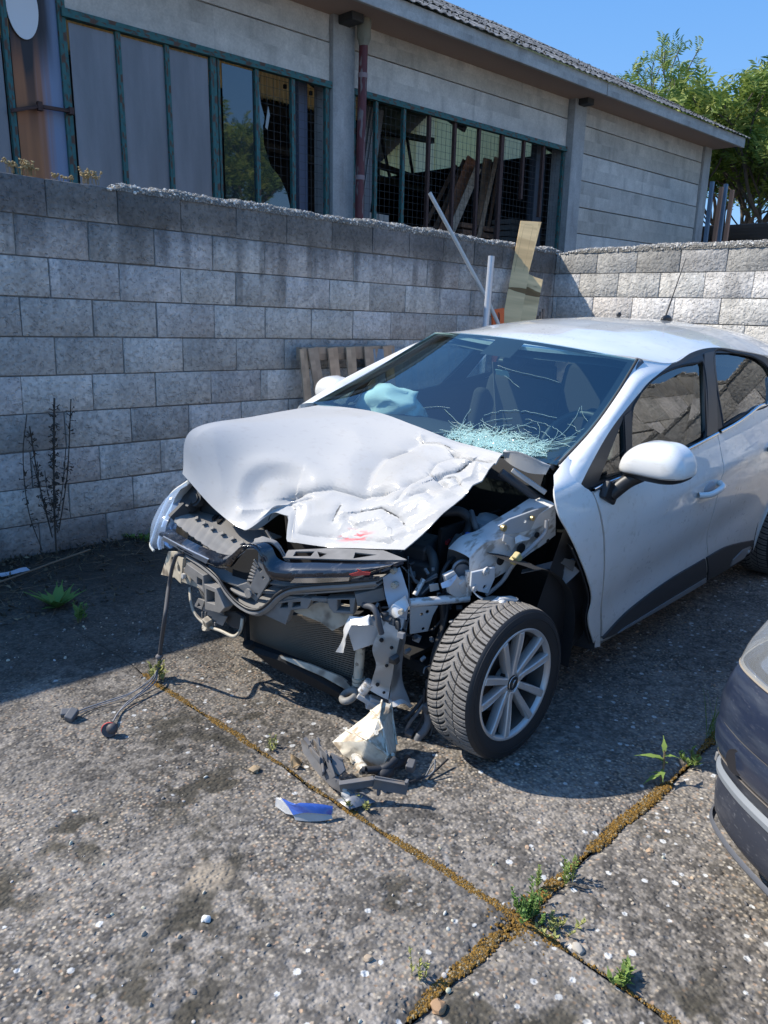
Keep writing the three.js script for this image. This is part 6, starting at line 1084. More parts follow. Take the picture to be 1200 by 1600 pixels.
{
  const fl = wheel(car, true); setWheel(fl, [2.085, .282, -1.50], 0, 0, .2);
  const plain = wheel(car, false); setWheel(plain, [4.668, .282 + ramp(4.668), -1.50], 0, 0, .5);
  const rr = plain.clone(); car.add(rr); setWheel(rr, [4.668, .282 + ramp(4.668), -3.02], Math.PI, 0, .1);
  const fr = plain.clone(); car.add(fr); setWheel(fr, [2.10, .282, -3.02], Math.PI, 0, .9);
}

// ---------------------------------------------------------------- things leaning on the wall
const timber = (c, seed) => std(1, 1, 1, .85, { map: colourTex(128, 512, (u, v) => { const k = .55 + .9 * fbm(u * 14, v * 2.4, 4, seed) * (.75 + .5 * fbm(u * 40, v * 3, 3, seed + 1)); return c.map((q) => q * k); }) });
{
  const t = thing('wooden_pallet', 'weathered wooden pallet standing on edge against the shaded block wall', 'pallet', [3.95, 0, -4.62]);
  const wm = [timber([.44, .32, .22], 700), timber([.36, .265, .19], 702), timber([.48, .33, .22], 704)], L = (p) => [p[0] - 3.95, p[1], p[2] + 4.62];
  const sl = [[465, 545, 481, 640], [482, 543, 506, 650], [513, 543, 532, 640], [541, 542, 557, 632], [569, 541, 585, 620], [598, 541, 612, 600]];
  const A = [[3.661, 1.262, -4.62], [3.736, 1.272, -4.6], [3.932, 1.272, -4.6], [4.117, 1.276, -4.6], [4.309, 1.281, -4.6], [4.518, 1.286, -4.6]], B = [[3.686, .813, -4.56], [3.816, .769, -4.54], [3.978, .789, -4.54], [4.139, .84, -4.54], [4.334, .882, -4.54], [4.55, .952, -4.54]];
  A.forEach((a, i) => { const b = B[i], f = b[1] / (a[1] - b[1]); const e = [b[0] + (b[0] - a[0]) * f, .02, b[2] + (b[2] - a[2]) * f * .6]; obj('slat', bar(L(e), L(a), .016, i ? .095 : .07, [1, 0, 0], .003), wm[i % 3], t); });
  obj('rail', bar(L([3.652, 1.222, -4.655]), L([4.634, 1.236, -4.655]), .07, .10, [0, 1, 0], .004), wm[1], t);
  obj('rail', bar([-.2, .62, .0], [.85, .62, .0], .07, .10, [0, 1, 0], .004), wm[1], t); obj('rail', bar([-.15, .1, .06], [.9, .1, .06], .07, .10, [0, 1, 0], .004), wm[2], t);
}
{ // the corrugated sheet seen through the car's glass
  const t = thing('corrugated_sheet', 'upright blue-grey corrugated sheet against the wall, seen through the windscreen', 'metal sheet', [5.1, 0, -4.45]);
  obj('sheet', sheet(grid(96, 2, (u, v) => [-.75 + 1.5 * u, 1.24 * v + .02, -.16 * v + .02 * Math.sin(u * 1.5 / .1 * 6.28)]), .004), std(.22, .27, .33, .45, { metalness: .2 }), t);
}
{ // pale board with a step cut into its side
  const t = thing('wooden_board', 'pale wooden board with a stepped edge leaning on the wall above the car roof', 'board', [6.1, 0, -4.3]), L = (p) => [p[0] - 6.1, p[1], p[2] + 4.3];
  const pm = std(1, 1, 1, .92, { map: colourTex(512, 512, (u, v) => { const r = smooth(.46, .5, fbm(u * 3, v * .7, 3, 710)), n = fbm(u * 30, v * 2, 4, 711), crack = smooth(.69, .72, fbm(u * 11 + 5, v * 1.6, 4, 712)), f = .75 + .5 * n; return [lerp(.72, .60, r) * f * (1 - .7 * crack), lerp(.52, .42, r) * f * (1 - .75 * crack), lerp(.27, .21, r) * f * (1 - .8 * crack)]; }) });
  const q = [[6.067, 1.524, -4.617], [6.408, 2.457, -4.743], [6.539, 2.45, -4.592], [6.338, 1.96, -4.55], [6.371, 1.932, -4.497], [6.416, 1.911, -4.435], [6.278, 1.535, -4.385]]; // turned a little to the left and leaning back
  const low = (a, b) => { const f = (b[1] - .05) / (a[1] - b[1]); return b.map((x, k) => x + (b[k] - a[k]) * f); };
  obj('panel', plate([low(q[1], q[0]), ...q, low(q[5], q[6])].map(L).reverse(), .022, [], { bevel: .002 }), pm, t);
  const groove = (a, b) => obj('groove_edge', tube([a, b].map(L), .003, 8, 5), timber([.36, .25, .12], 715), t);
  groove([6.248, 1.973, -4.658], [6.421, 2.415, -4.706]); groove([6.311, 1.982, -4.593], [6.477, 2.412, -4.641]); groove([6.426, 2.421, -4.703], [6.474, 2.417, -4.647]);
}
{ const t = thing('wood_offcut', 'small grey wood offcut standing in the wall corner behind the car roof', 'offcut', TP([6.726, 1.571, -4.6])), m = timber([.24, .2, .17], 720); for (const [x, h] of [[-.045, 1.58], [-.012, 1.62], [.03, 1.65]]) obj('strip', bar([x, 0, 0], [x + .01, h, -.04], .02, .028, [1, 0, 0], .002), m, t); }
{ const p = [5.373, 2.042, -4.25], t = thing('metal_post', 'upright pale galvanised steel post in front of the stepped board', 'post', [p[0], 0, p[2]]); obj('tube', rod([-.06, 0, 0], [0, p[1], 0], .027, .027, 20), std(.52, .55, .60, .38, { metalness: .35 }), t); obj('end', rod([0, p[1] - .001, 0], [0, p[1] + .002, 0], .022, .022, 16), voidM, t); }
{ const a = [5.066, 2.537, -4.71], b = [5.568, 1.522, -4.3], t = thing('plastic_rod', 'thin long white rod leaning over the top of the long wall', 'rod', [b[0], 0, b[2]]); const f = b[1] / (a[1] - b[1]); obj('rod', tube([[(b[0] - a[0]) * f * .9, .03, (b[2] - a[2]) * f * .5], [0, b[1], 0], [lerp(0, a[0] - b[0], .5) + .015, lerp(b[1], a[1], .5), lerp(0, a[2] - b[2], .5)], [a[0] - b[0], a[1], a[2] - b[2]]], .0165, 40, 10), std(.50, .50, .48, .5), t); }
{ // orange board with a dark angular mark
  const t = thing('orange_panel', 'orange panel with a dark angular mark beside the steel post', 'panel', TP([5.745, 1.579, -4.42])), o = [5.745, 1.579, -4.42], L = (p) => [p[0] - o[0], p[1], p[2] - o[2]];
  const q = [[5.664, 1.409, -4.4], [5.648, 1.609, -4.42], [5.828, 1.632, -4.43], [5.825, 1.411, -4.4]].map(L); const low = (p) => [p[0], .03, p[2] + .1];
  obj('board', plate([low(q[3]), q[3], q[2], q[1], q[0], low(q[0])], .012), std(.62, .115, .025, .6), t);
  obj('mark', [plate([[5.74, 1.506, -4.395], [5.739, 1.568, -4.4], [5.727, 1.59, -4.4], [5.718, 1.59, -4.4], [5.721, 1.506, -4.395]].map(L), .002, [], { bevel: 0 }), plate([[5.671, 1.522, -4.394], [5.718, 1.523, -4.394], [5.718, 1.534, -4.395], [5.671, 1.533, -4.395]].map(L), .002, [], { bevel: 0 })], std(.05, .015, .012, .7), t);
}
// ---------------------------------------------------------------- pieces lying on the ground before the car
const rawM = (c, seed) => std(1, 1, 1, .62, { map: colourTex(256, 256, (u, v) => { const d = smooth(.5, .66, pfbm(u, v, 6, 5, seed)), n = pfbm(u, v, 20, 3, seed + 1); return c.map((q, i) => lerp(q * (.8 + .35 * n), [.34, .25, .16][i] * (.6 + .7 * n), d * .75)); }) });
{
  const o = [1.673, 0, -1.723], t = thing('lamp_housing', 'cream plastic headlamp housing lying broken before the front wheel', 'lamp housing', o), L = (p) => [p[0] - o[0], p[1], p[2] - o[2]], m = rawM([.72, .66, .54], 730);
  const P = { a: [1.605, .05, -1.838], b: [1.648, .09, -1.813], c: [1.758, .13, -1.803], d: [1.775, .18, -1.766], e: [1.8, .17, -1.745], f: [1.793, .11, -1.724], g: [1.764, .05, -1.673], h: [1.718, .02, -1.632], i: [1.654, .01, -1.636], j: [1.61, .02, -1.705], k: [1.6, .03, -1.776], top: [1.689, .17, -1.692], mid: [1.591, .15, -1.641], n: [1.679, .15, -1.662], q: [1.645, .09, -1.599] };
  for (const k in P) P[k] = L(P[k]);
  const tri = [], f = (...v) => { for (let i = 1; i < v.length - 1; i++) tri.push(P[v[0]], P[v[i]], P[v[i + 1]]); };
  f('a', 'b', 'mid', 'k'); f('b', 'c', 'top', 'mid'); f('c', 'd', 'top'); f('d', 'e', 'top'); f('e', 'f', 'n', 'top'); f('top', 'n', 'mid'); f('n', 'f', 'g', 'q'); f('n', 'q', 'mid'); f('mid', 'q', 'i', 'j'); f('k', 'mid', 'j'); f('q', 'g', 'h'); f('q', 'h', 'i');
  const g = new THREE.BufferGeometry(); g.setAttribute('position', new THREE.Float32BufferAttribute(tri.flat(), 3)); g.computeVertexNormals();
  // subdivide so the moulded faces can bulge
  let cur = tri; for (let s = 0; s < 3; s++) { const n = []; for (let i = 0; i < cur.length; i += 3) { const [A, B, C] = [cur[i], cur[i + 1], cur[i + 2]], mdl = (x, y) => x.map((q, k) => (q + y[k]) / 2), ab = mdl(A, B), bc = mdl(B, C), ca = mdl(C, A); n.push(A, ab, ca, ab, B, bc, ca, bc, C, ab, bc, ca); } cur = n; }
  const h = new THREE.BufferGeometry(); h.setAttribute('position', new THREE.Float32BufferAttribute(cur.flat(), 3)); h.computeVertexNormals(); boxUV(h, 4); dent(h, .005, 17, 3); dent(h, .002, 60, 5);
  obj('shell', toCreasedNormals(h, .7), m, t);
  for (const [a, b] of [['c', 'top'], ['d', 'top'], ['n', 'q'], ['top', 'n'], ['mid', 'q'], ['mid', 'n'], ['f', 'g'], ['e', 'f'], ['q', 'i'], ['b', 'mid']]) obj('rib', tube([P[a].map((x, i) => x + [0, .004, 0][i]), P[b].map((x, i) => x + [0, .004, 0][i])], .0045, 6, 6), m, t);
  obj('stud', [disc(L([1.627, .165, -1.64]), [-.5, .7, .4], .009, .02, 10), disc(L([1.678, .075, -1.613]), [-.3, .5, .6], .007, .03, 8)], m, t);
  obj('spout', [rod(L([1.587, .06, -1.693]), L([1.572, .05, -1.636]), .016, .019, 14), disc(L([1.581, .065, -1.687]), [0, 1, .3], .020, .014, 14)], m, t);
  obj('spout_ring', tube([L([1.565, .055, -1.637]), L([1.598, .06, -1.598]), L([1.622, .07, -1.581]), L([1.665, .08, -1.582])], .013, 24, 10), std(.035, .036, .04, .6), t);
  obj('bulb_cover', ball(L([1.62, .05, -1.584]), .03, 1.2, .8, .9, 2), std(.04, .04, .042, .6), t);
}
{
  const o = [1.546, 0, -1.731], t = thing('bumper_bracket', 'broken grey plastic bracket lying beside the cream lamp housing', 'bracket', o), L = (p) => [p[0] - o[0], p[1], p[2] - o[2]], m = rawM([.135, .135, .14], 740);
  const A = soft([[1.516, .06, -1.904], [1.486, .045, -1.844], [1.464, .035, -1.755], [1.451, .03, -1.667], [1.465, .02, -1.591]].map(L), 24), B = soft([[1.491, .1, -1.859], [1.483, .08, -1.792], [1.461, .07, -1.712], [1.454, .06, -1.633], [1.47, .04, -1.576]].map(L), 24);
  obj('arm', dent(sheet(ruled(A, B, 40, 5), .012), .003, 30, 3), m, t);
  for (let k = 0; k < 5; k++) { const a = along(B, .12 + k * .16); obj('web', dent(plate([a, [a[0] + .035, a[1] - .005, a[2] - .035], [a[0] + .045, a[1] - .06, a[2] - .03], [a[0] + .005, a[1] - .055, a[2]]], .006), .003, 30, k), m, t); }
  obj('box', dent(join([plate([[1.496, .1, -1.708], [1.508, .1, -1.677], [1.506, .07, -1.652], [1.48, .06, -1.657], [1.47, .07, -1.684]].map(L), .008), box(.006, .06, .03, L([1.488, .07, -1.718]), [.3, .4, .2], .002), box(.006, .06, .03, L([1.506, .06, -1.693]), [.2, .8, .1], .002), box(.03, .05, .006, L([1.501, .06, -1.707]), [.2, .8, .1], .002)]), .005, 24, 5), m, t);
  for (const [p, q, w, h] of [[[1.503, .1, -1.784], [1.446, .06, -1.697], .008, .024], [[1.516, .09, -1.827], [1.467, .11, -1.701], .006, .03], [[1.502, .13, -1.793], [1.489, .08, -1.766], .006, .03], [[1.481, .11, -1.73], [1.458, .06, -1.657], .006, .028], [[1.489, .105, -1.713], [1.507, .095, -1.669], .006, .02], [[1.486, .08, -1.81], [1.455, .09, -1.725], .005, .022]]) obj('bar', dent(bar(L(p), L(q), w, h), .003, 30, 8), m, t);
  obj('tongue', [bar(L([1.444, .055, -1.614]), L([1.535, .07, -1.551]), .006, .036), bar(L([1.442, .07, -1.614]), L([1.529, .085, -1.545]), .022, .005), bar(L([1.53, .07, -1.546]), L([1.604, .055, -1.465]), .005, .048), bar(L([1.529, .085, -1.545]), L([1.597, .075, -1.459]), .014, .004), box(.016, .014, .012, L([1.594, .085, -1.46]), [0, .4, .3], .003), box(.014, .03, .008, L([1.546, .035, -1.537]), [0, .2, 0], .002)], m, t);
  obj('clip', [dent(join([box(.03, .022, .028, L([1.463, .03, -1.601]), [.4, .5, .2], .004), box(.018, .03, .014, L([1.46, .04, -1.611]), [.2, 1, .4], .003)]), .005, 40, 5)], rawM([.5, .48, .44], 742), t);
  obj('foot', dent(sheet(grid(14, 10, (u, v) => { const q = L([1.478, .012, -1.568]), a = (u - .5) * 2, b = (v - .5) * 2; return [q[0] + a * .045, q[1] + .022 * (1 - a * a) * (1 - b * b), q[2] + b * .03 + a * .012]; }), .003), .004, 22, 6), std(.17, .18, .2, .35), t);
}
{
  const o = [1.338, 0, -1.644], t = thing('lens_shard', 'blue plastic lens shard lying alone on the concrete', 'lens shard', o), L = (p) => [p[0] - o[0], p[1], p[2] - o[2]];
  const A = [[1.29, .035, -1.711], [1.291, .05, -1.643], [1.333, .045, -1.607], [1.38, .035, -1.571]].map(L), B = [[1.282, .015, -1.641], [1.306, .03, -1.612], [1.339, .025, -1.584], [1.372, .015, -1.57]].map(L);
  obj('blue_face', sheet(ruled(soft(A, 16), soft(B, 16), 20, 6, (p, u, v) => [p[0], p[1] + .006 * Math.sin(v * 3.1), p[2]]), .006), phys(.045, .10, .38, .12, { clearcoat: 1 }), t);
  obj('edge', [tube([...B, L([1.381, .03, -1.572])], .004, 20, 6), sheet(ruled(B, B.map((p) => [p[0], .003, p[2] + .008]), 12, 2), .003)], std(.45, .45, .44, .4), t);
  obj('clear_end', dent(plate([[1.274, .035, -1.726], [1.288, .04, -1.708], [1.281, .016, -1.639], [1.281, .006, -1.675], [1.281, .006, -1.726]].map(L), .004), .002, 30, 1), phys(.85, .85, .84, .15, { transmission: .55, thickness: 0 }), t);
}
{ const t = thing('dry_leaf', 'curled tan dead leaf lying by the orange joint moss', 'leaf', [1.471, .012, -1.863]); obj('blade', dent(sheet(grid(10, 8, (u, v) => [(u - .5) * .05, .012 * Math.sin(u * 5) + .01 * Math.cos(v * 4), (v - .5) * .06 * Math.sin(.3 + u * 2.5)]), .0015), .004, 40, 2), std(.36, .24, .12, .85), t); }
const STONEAT = { 397: [1.34, 0, -1.936], 322: [.864, 0, -1.466], 575: [1.087, 0, -1.095], 684: [1.111, 0, -.889], 890: [1.708, 0, -.924], 902: [1.497, 0, -.766], 1015: [1.981, 0, -.821] };
{ // chipped stones of a size one can pick out
  const r = rng(81), spec = [[397, 1205, .02, [.34, .25, .15], 'tan stone lying in the orange moss of the long joint'], [322, 1438, .014, [.62, .62, .6], 'white chip of stone alone in the lower left of the yard'], [575, 1500, .012, [.36, .28, .2], 'pinkish stone below the pale scrape on the concrete'], [684, 1576, .02, [.36, .22, .12], 'orange stone chip by the joint at the bottom of the view'], [890, 1370, .012, [.3, .3, .29], 'pale stone beside the joint by the upper small weed'], [902, 1484, .018, [.42, .38, .32], 'cream stone lying right of the weed at the joint crossing'], [1015, 1331, .012, [.4, .28, .18], 'tan stone on the bare concrete near the blue car']];
  for (const [x, y, s, c, label] of spec) { const g = tidy(new THREE.IcosahedronGeometry(1, 2)); dent(g, .3, 1.3, Math.floor(x)); g.scale(s, s * .55, s * .8); const p = STONEAT[x]; const t = tag(obj('stone', g, std(...c, .85)), label, 'stone'); t.position.set(p[0], s * .3, p[2]); t.rotation.y = r() * 6; }
}
// ---------------------------------------------------------------- weeds
const weedM = [std(.10, .19, .035, .7), std(.17, .25, .05, .7), std(.30, .30, .09, .8)].map((m) => { m.side = THREE.DoubleSide; return m; });
function blade(L, w, bend, teeth = 0) { return sheet(grid(12, 2, (u, v) => { const k = Math.sin(Math.min(1, u * 1.15 + .05) * 3.05) * (1 + teeth * (u * 9 % 1 - .5)); return [(v - .5) * w * k, bend * u * u + .1 * w * Math.abs(v - .5), L * u]; }), .0008); }
function leafyWeed(p, label, o) { // upright stem with leaves all round
  const t = thing('weed', label, 'weed', p), r = rng(o.seed), st = [], lv = [];
  for (let i = 0; i < o.stems; i++) {
    const a = r() * 6.28, d = o.spread * r(), b = [Math.cos(a) * d, 0, Math.sin(a) * d], h = o.h * (.5 + .5 * r()), e = [b[0] * 1.6 + (r() - .5) * .2 * h, h, b[2] * 1.6 + (r() - .5) * .2 * h];
    st.push(tube([b, [lerp(b[0], e[0], .4), h * .5, lerp(b[2], e[2], .4)], e], .0013, 8, 4));
    for (let k = 0; k < o.leaves; k++) { const f = .12 + .88 * k / o.leaves, q = b.map((x, n) => lerp(x, e[n], f)); lv.push(blade(o.leaf * (.6 + .6 * r()) * (1.2 - .6 * f), o.leaf * .38, -.1 * o.leaf).applyMatrix4(M4(q, [-.5 - .7 * r(), 0, 0])).applyMatrix4(new THREE.Matrix4())); lv[lv.length - 1].translate(-q[0], -q[1], -q[2]).rotateY(r() * 6.28).translate(...q); }
  }
  obj('stem', st, std(.20, .20, .07, .8), t); kind(obj('foliage', lv, weedM[o.tone], t), 'stuff');
  return t;
}
leafyWeed([1.5, 0, -.912], 'bushy green weed growing where the two joints cross', { seed: 1, stems: 20, spread: .04, h: .085, leaves: 13, leaf: .02, tone: 0 });
leafyWeed([1.602, 0, -.958], 'thin single green sprig just above the bushy weed', { seed: 2, stems: 3, spread: .01, h: .085, leaves: 14, leaf: .014, tone: 1 });
leafyWeed([1.692, 0, -.917], 'small green weed in the joint right of the bushy one', { seed: 3, stems: 8, spread: .03, h: .09, leaves: 10, leaf: .017, tone: 1 });
leafyWeed([1.487, 0, -.632], 'low pale green rosette in the joint at the lower right', { seed: 4, stems: 9, spread: .03, h: .045, leaves: 7, leaf: .03, tone: 1 });
leafyWeed([2.544, 0, -.955], 'small green tuft in the joint beside the toothed plant', { seed: 5, stems: 7, spread: .03, h: .06, leaves: 7, leaf: .03, tone: 1 });
leafyWeed([1.139, 0, -.973], 'spindly yellowish weed in the joint at the bottom of the view', { seed: 6, stems: 4, spread: .02, h: .075, leaves: 7, leaf: .018, tone: 2 });
leafyWeed([1.426, 0, -2.752], 'yellow green tuft at the shadow edge under the loose wires', { seed: 7, stems: 10, spread: .03, h: .09, leaves: 7, leaf: .03, tone: 2 });
leafyWeed([1.468, 0, -2.02], 'pale little weed in the long joint left of the broken bracket', { seed: 8, stems: 6, spread: .025, h: .05, leaves: 7, leaf: .018, tone: 2 });
leafyWeed([1.472, 0, -1.552], 'yellowish sprout growing under the broken bracket foot', { seed: 9, stems: 6, spread: .03, h: .045, leaves: 6, leaf: .025, tone: 2 });
leafyWeed([1.519, 0, -.841], 'dry yellow tuft just below the bushy weed', { seed: 10, stems: 12, spread: .05, h: .04, leaves: 6, leaf: .02, tone: 2 });
leafyWeed([1.441, 0, -3.571], 'small dark green weed on the shaded ground right of the big rosette', { seed: 12, stems: 7, spread: .03, h: .12, leaves: 8, leaf: .04, tone: 0 });
leafyWeed([2.342, 0, -4.674], 'low green plant at the wall foot beside the headlight', { seed: 13, stems: 14, spread: .1, h: .06, leaves: 7, leaf: .04, tone: 0 });
{ // toothed plant by the blue car
  const t = thing('toothed_weed', 'upright weed with toothed green leaves near the blue car', 'weed', [2.348, 0, -.97]), r = rng(91), L = [];
  obj('stem', tube([[0, 0, 0], [.003, .06, .002], [0, .12, 0]], .0035, 10, 6), std(.18, .14, .08, .8), t);
  const leaf = (y, az, el, len, w) => obj('leaf', blade(len * .8, w * .8, -.03, .5).applyMatrix4(new THREE.Matrix4().makeRotationFromEuler(new THREE.Euler(-el, az, 0, 'YXZ'))).translate(0, y, 0), weedM[1], t);
  leaf(.09, -2.4, .35, .12, .030); leaf(.11, 2.2, 1.2, .07, .022); leaf(.10, .5, .7, .05, .02); leaf(.07, 1.6, .3, .05, .02); leaf(.05, -1.0, .2, .05, .02); leaf(.03, -2.1, -.05, .09, .022); leaf(.03, 2.9, .1, .06, .022); leaf(.08, 3.1, .6, .06, .03);
}
{ const t = thing('grass_tuft', 'thin upright grass blades against the blue car bumper', 'grass tuft', [2.782, 0, -.978]), r = rng(92), g = []; for (let i = 0; i < 14; i++) g.push(blade(.10 + .12 * r(), .004, -.02).applyMatrix4(new THREE.Matrix4().makeRotationFromEuler(new THREE.Euler(-1.2 - .3 * r(), r() * 6.28, 0, 'YXZ'))).translate((r() - .5) * .04, 0, (r() - .5) * .04)); kind(obj('blade', g, weedM[0], t), 'stuff'); }
{ const t = thing('leafy_rosette', 'dark green leafy rosette on the shaded ground at the far left', 'weed', [1.425, 0, -3.806]), r = rng(93); for (let i = 0; i < 16; i++) obj('leaf', blade(.10 + .09 * r(), .045, -.02, .15).applyMatrix4(new THREE.Matrix4().makeRotationFromEuler(new THREE.Euler(-.3 - .9 * r(), i * 2.4, 0, 'YXZ'))), weedM[0], t); }
{ // tall dead weed against the wall
  const t = thing('dead_weed', 'tall dark dried weed stalk standing against the wall at the far left', 'dead weed', TP([1.714, .081, -4.55])), r = rng(94), m = std(.055, .045, .036, .95), fl = [], o = [1.714, .081, -4.55];
  const st = (pts, rr, n) => { const q = pts.map((p) => [p[0] - o[0], p[1], p[2] - o[2]]); obj('stalk', tube(q, rr, 40, 6), m, t); for (let i = 0; i < n; i++) { const a = along(q, .15 + .8 * r()); fl.push(sheet(grid(3, 1, (u, v) => [(v - .5) * .012 * (1 - u * .5), .02 * u * (r() - .2), .035 * u]), .001).rotateX((r() - .5) * 2).rotateY(r() * 6.28).translate(...a)); } };
  st([[1.721, .072, -4.55], [1.73, .309, -4.56], [1.764, .612, -4.6], [1.817, .977, -4.66]], .006, 170); st([[1.704, .156, -4.55], [1.671, .467, -4.6], [1.668, .816, -4.68]], .004, 60); st([[1.639, .087, -4.55], [1.59, .326, -4.58], [1.612, .656, -4.66], [1.665, .882, -4.7]], .003, 18); st([[1.749, .186, -4.56], [1.847, .521, -4.62], [1.932, .96, -4.7]], .0035, 24); st([[1.743, .269, -4.55], [1.806, .45, -4.6], [1.857, .675, -4.64]], .0025, 14); st([[1.7, .197, -4.55], [1.681, .407, -4.6], [1.66, .613, -4.66]], .0025, 14); st([[1.715, .313, -4.55], [1.709, .482, -4.6], [1.73, .547, -4.66]], .002, 8);
  kind(obj('dead_leaf', fl, m, t), 'stuff');
}
{ const t = thing('dry_stick', 'thin dry stick lying across the litter at the far left', 'stick', [1.389, .02, -4.332]); obj('twig', tube([[-.3, .0, .1], [0, .01, 0], [.25, .02, -.09], [.5, .05, -.12]], .006, 20, 6), std(.16, .12, .085, .9), t); }
{ const t = thing('pale_scrap', 'pale crumpled paper scrap in the litter at the far left', 'paper scrap', [1.433, .015, -4.441]); obj('paper', dent(sheet(grid(12, 8, (u, v) => [(u - .5) * .16, .01, (v - .5) * .06]), .001), .012, 14, 3), std(.42, .45, .52, .8), t); }

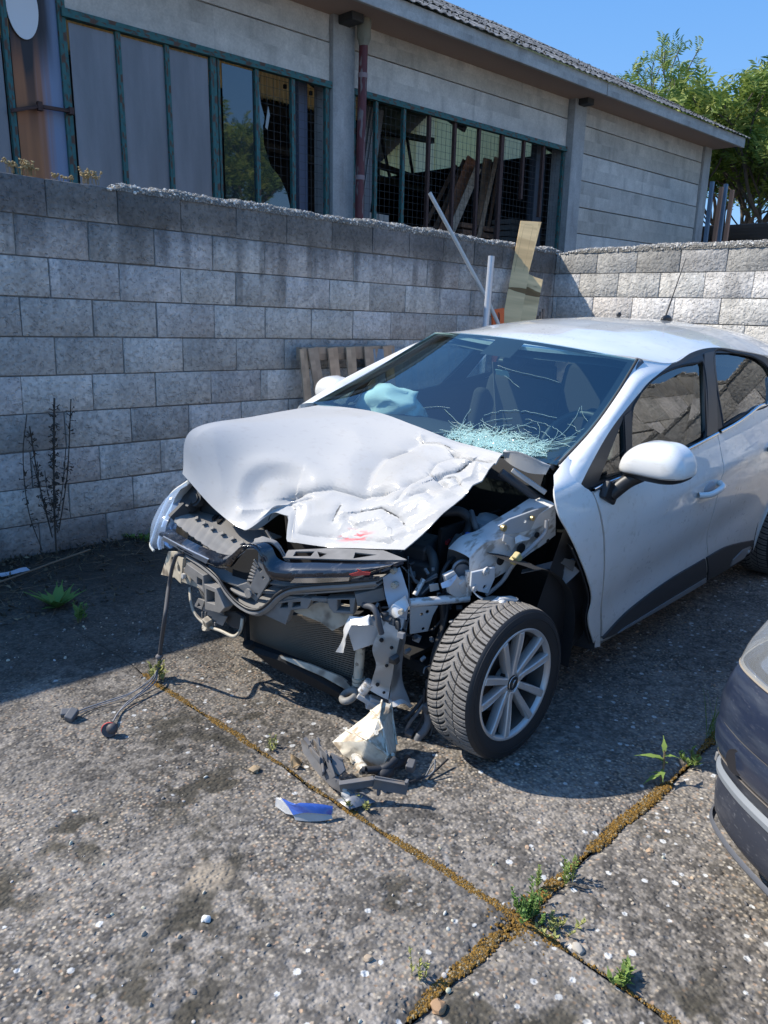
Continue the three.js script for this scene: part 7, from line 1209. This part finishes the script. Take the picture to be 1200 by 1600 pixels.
// ---------------------------------------------------------------- the dark blue car parked beside it, only its near front corner in view
{
  const c = thing('blue_car', 'dark blue older car of which only the front bumper corner shows at the right', 'car', [0, 0, 0]);
  const mid = .15, half = [[3.3, -.60], [2.7, -.65], [2.35, -.70], [2.17, -.715], [2.05, -.70], [1.955, -.62], [1.86, -.49], [1.77, -.33], [1.68, -.10], [1.65, .15]];
  const plan = soft([...half, ...half.slice(0, -1).reverse().map(([x, z]) => [x, 2 * mid - z])].map(([x, z]) => [x, 0, z]), 160);
  const blue = colourTex(512, 256, (u, v) => { const d = smooth(.48, .75, pfbm(u, v, 6, 5, 800)), s = smooth(.72, .8, pfbm(u, v, 60, 3, 801)); return [.014 + .02 * d + .03 * s, .022 + .022 * d + .03 * s, .046 + .022 * d + .03 * s]; });
  const blueM = phys(1, 1, 1, .38, { map: blue, clearcoat: .8, clearcoatRoughness: .12 }), greyM = std(1, 1, 1, .55, { map: colourTex(512, 256, (u, v) => { const d = smooth(.45, .75, pfbm(u, v, 7, 5, 803)), s = smooth(.7, .78, pfbm(u, v, 60, 3, 804)); return [.026 + .03 * d + .05 * s, .030 + .03 * d + .05 * s, .044 + .03 * d + .05 * s]; }) });
  const band = (prof, t0, t1, n, m) => grid(n, m, (u, v) => { // sweeps a height profile along the plan
    const t = lerp(t0, t1, u), p = along(plan, t), q = along(plan, Math.min(1, t + .004)), dx = q[0] - p[0], dz = q[2] - p[2], l = Math.hypot(dx, dz) || 1, w = along(prof, v);
    return [p[0] - dz / l * w[0], w[1], p[2] + dx / l * w[0]];
  }, (u, v) => [u * 4, v]);
  const out = (o, y) => [o, y, 0];
  obj('bumper', sheet(band([out(0, .385), out(.012, .40), out(.016, .45), out(.010, .475), out(.004, .485)], .02, .98, 200, 8), .01), blueM, c);
  obj('bumper_top', sheet(band([out(.012, .490), out(.012, .53), out(.0, .59), out(-.016, .628), out(-.04, .644)], .02, .98, 200, 10), .01), blueM, c);
  obj('bumper_crease', band([out(.006, .482), out(.001, .4875), out(.010, .493)], .02, .98, 200, 3), std(.10, .09, .075, .8), c);
  obj('dark_skirt', sheet(band([out(-.055, .15), out(-.03, .165), out(-.012, .20), out(-.008, .26), out(-.020, .33), out(-.006, .375), out(.0, .381)], .02, .98, 200, 12), .01), greyM, c);
  obj('seam', band([out(.002, .379), out(-.004, .383), out(.004, .387)], .02, .98, 200, 3), std(.14, .12, .1, .8), c);
  obj('pale_strip', sheet(band([out(-.016, .305), out(-.004, .312), out(-.002, .328), out(-.012, .340)], .20, .47, 90, 6), .006), std(.20, .22, .245, .5), c);
  { const p = along(plan, .27); obj('strip_clip', box(.012, .03, .02, [p[0] + .004, .32, p[2]], [0, .9, .1], .008), std(.2, .2, .2, .7), c); }
  { const p = along(plan, .315); obj('fog_lamp', [disc([p[0] - .006, .425, p[2]], [-1, 0, -.5], .034, .02, 24)], std(.02, .02, .024, .4), c); }
  obj('lip', band([out(-.02, .145), out(-.002, .155), out(-.012, .17)], .02, .98, 200, 3), std(.09, .095, .11, .6), c);
  // headlight wrapping round the corner
  const lamp = [out(-.02, .646), out(-.035, .70), out(-.07, .77), out(-.10, .81)];
  obj('headlight', band(lamp, .17, .36, 40, 8), phys(.80, .85, .90, .03, { transmission: .85, thickness: 0 }), c);
  obj('lamp_bowl', band(lamp.map(([o, y], i) => [o - .05 - .02 * (i % 2), y, 0]), .175, .355, 30, 12), std(.36, .40, .46, .22, { metalness: .85 }), c);
  obj('lamp_trim', band([out(-.018, .641), out(-.021, .646), out(-.028, .649)], .165, .365, 40, 3), std(.26, .22, .17, .6), c);
  obj('front_wing', sheet(band([out(-.02, .645), out(-.04, .70), out(-.10, .78), out(-.2, .83)], .0, .17, 40, 8), .008), blueM, c);
  obj('grille', band([out(-.03, .645), out(-.04, .70), out(-.075, .78)], .365, .635, 50, 5), voidM, c);
  obj('headlight', band(lamp, .64, .83, 40, 8), phys(.80, .85, .90, .03, { transmission: .85, thickness: 0 }), c);
  obj('front_wing', sheet(band([out(-.02, .645), out(-.04, .70), out(-.10, .78), out(-.2, .83)], .83, 1, 40, 8), .008), blueM, c);
  const brow = band([out(-.095, .812), out(-.12, .83)], .05, .95, 120, 1).attributes.position;
  obj('bonnet', sheet(grid(120, 16, (u, v) => { const i = Math.round(u * 120), a = [brow.getX(i), .812, brow.getZ(i)], b = [3.12, .90, mid + (a[2] - mid) * .97]; return [lerp(a[0], b[0], v), lerp(a[1], b[1], v) + .05 * Math.sin(v * 1.9) * (1 - ((a[2] - mid) / .8) ** 2), lerp(a[2], b[2], v)]; }), .01), blueM, c);
  for (const s of [-1, 1]) {
    obj('body_side', sheet(grid(60, 10, (u, v) => { const x = lerp(2.3, 5.6, u); let y0 = .2; for (const wx of [2.62, 5.05]) { const d = Math.abs(x - wx); if (d < .36) y0 = Math.max(y0, .31 + Math.sqrt(.1296 - d * d)); } const y = lerp(y0, .86, v); return [x, y, mid + s * (.80 - .05 * (y - .6) * (y - .6) * 4 - .02 * smooth(5, 5.7, x))]; }, (u, v, p) => [p[0], p[1]]), s * .01), blueM, c);
    obj('side_window', grid(20, 6, (u, v) => [lerp(lerp(3.1, 3.65, v), lerp(5.5, 5.0, v), u), lerp(.87, 1.32, v), mid + s * lerp(.77, .60, v)]), sideGlassM(), c);
  }
  obj('windscreen', grid(20, 10, (u, v) => [lerp(3.0, 3.65, v) - .12 * (1 - (u * 2 - 1) ** 2), lerp(.925, 1.33, v), mid + (u * 2 - 1) * lerp(.76, .6, v)]), sideGlassM(), c);
  obj('roof', sheet(grid(20, 16, (u, v) => [lerp(3.62, 5.05, v), 1.33 + .06 * Math.sin(v * 2.6 + .3) * (1 - .6 * (u * 2 - 1) ** 2), mid + (u * 2 - 1) * .62]), .02), blueM, c);
  obj('tail', sheet(grid(20, 10, (u, v) => [5.65 - .5 * smooth(.5, 1, v), lerp(.3, 1.35, v), mid + (u * 2 - 1) * lerp(.78, .6, smooth(.5, 1, v))]), .02), blueM, c);
  obj('underbody', box(3.2, .05, 1.3, [3.9, .22, mid], [0, 0, 0], .01), voidM, c);
  const src = car.children.filter((k) => k.name === 'wheel')[1];
  for (const [x, z, t] of [[2.62, -.53, Math.PI], [5.05, -.53, Math.PI], [2.62, .83, 0], [5.05, .83, 0]]) { const q = src.clone(); q.position.set(x, .306, z); q.rotation.set(0, t, 0); q.scale.set(1, 1, 1); c.add(q); }
}

renderer.render(scene, camera);
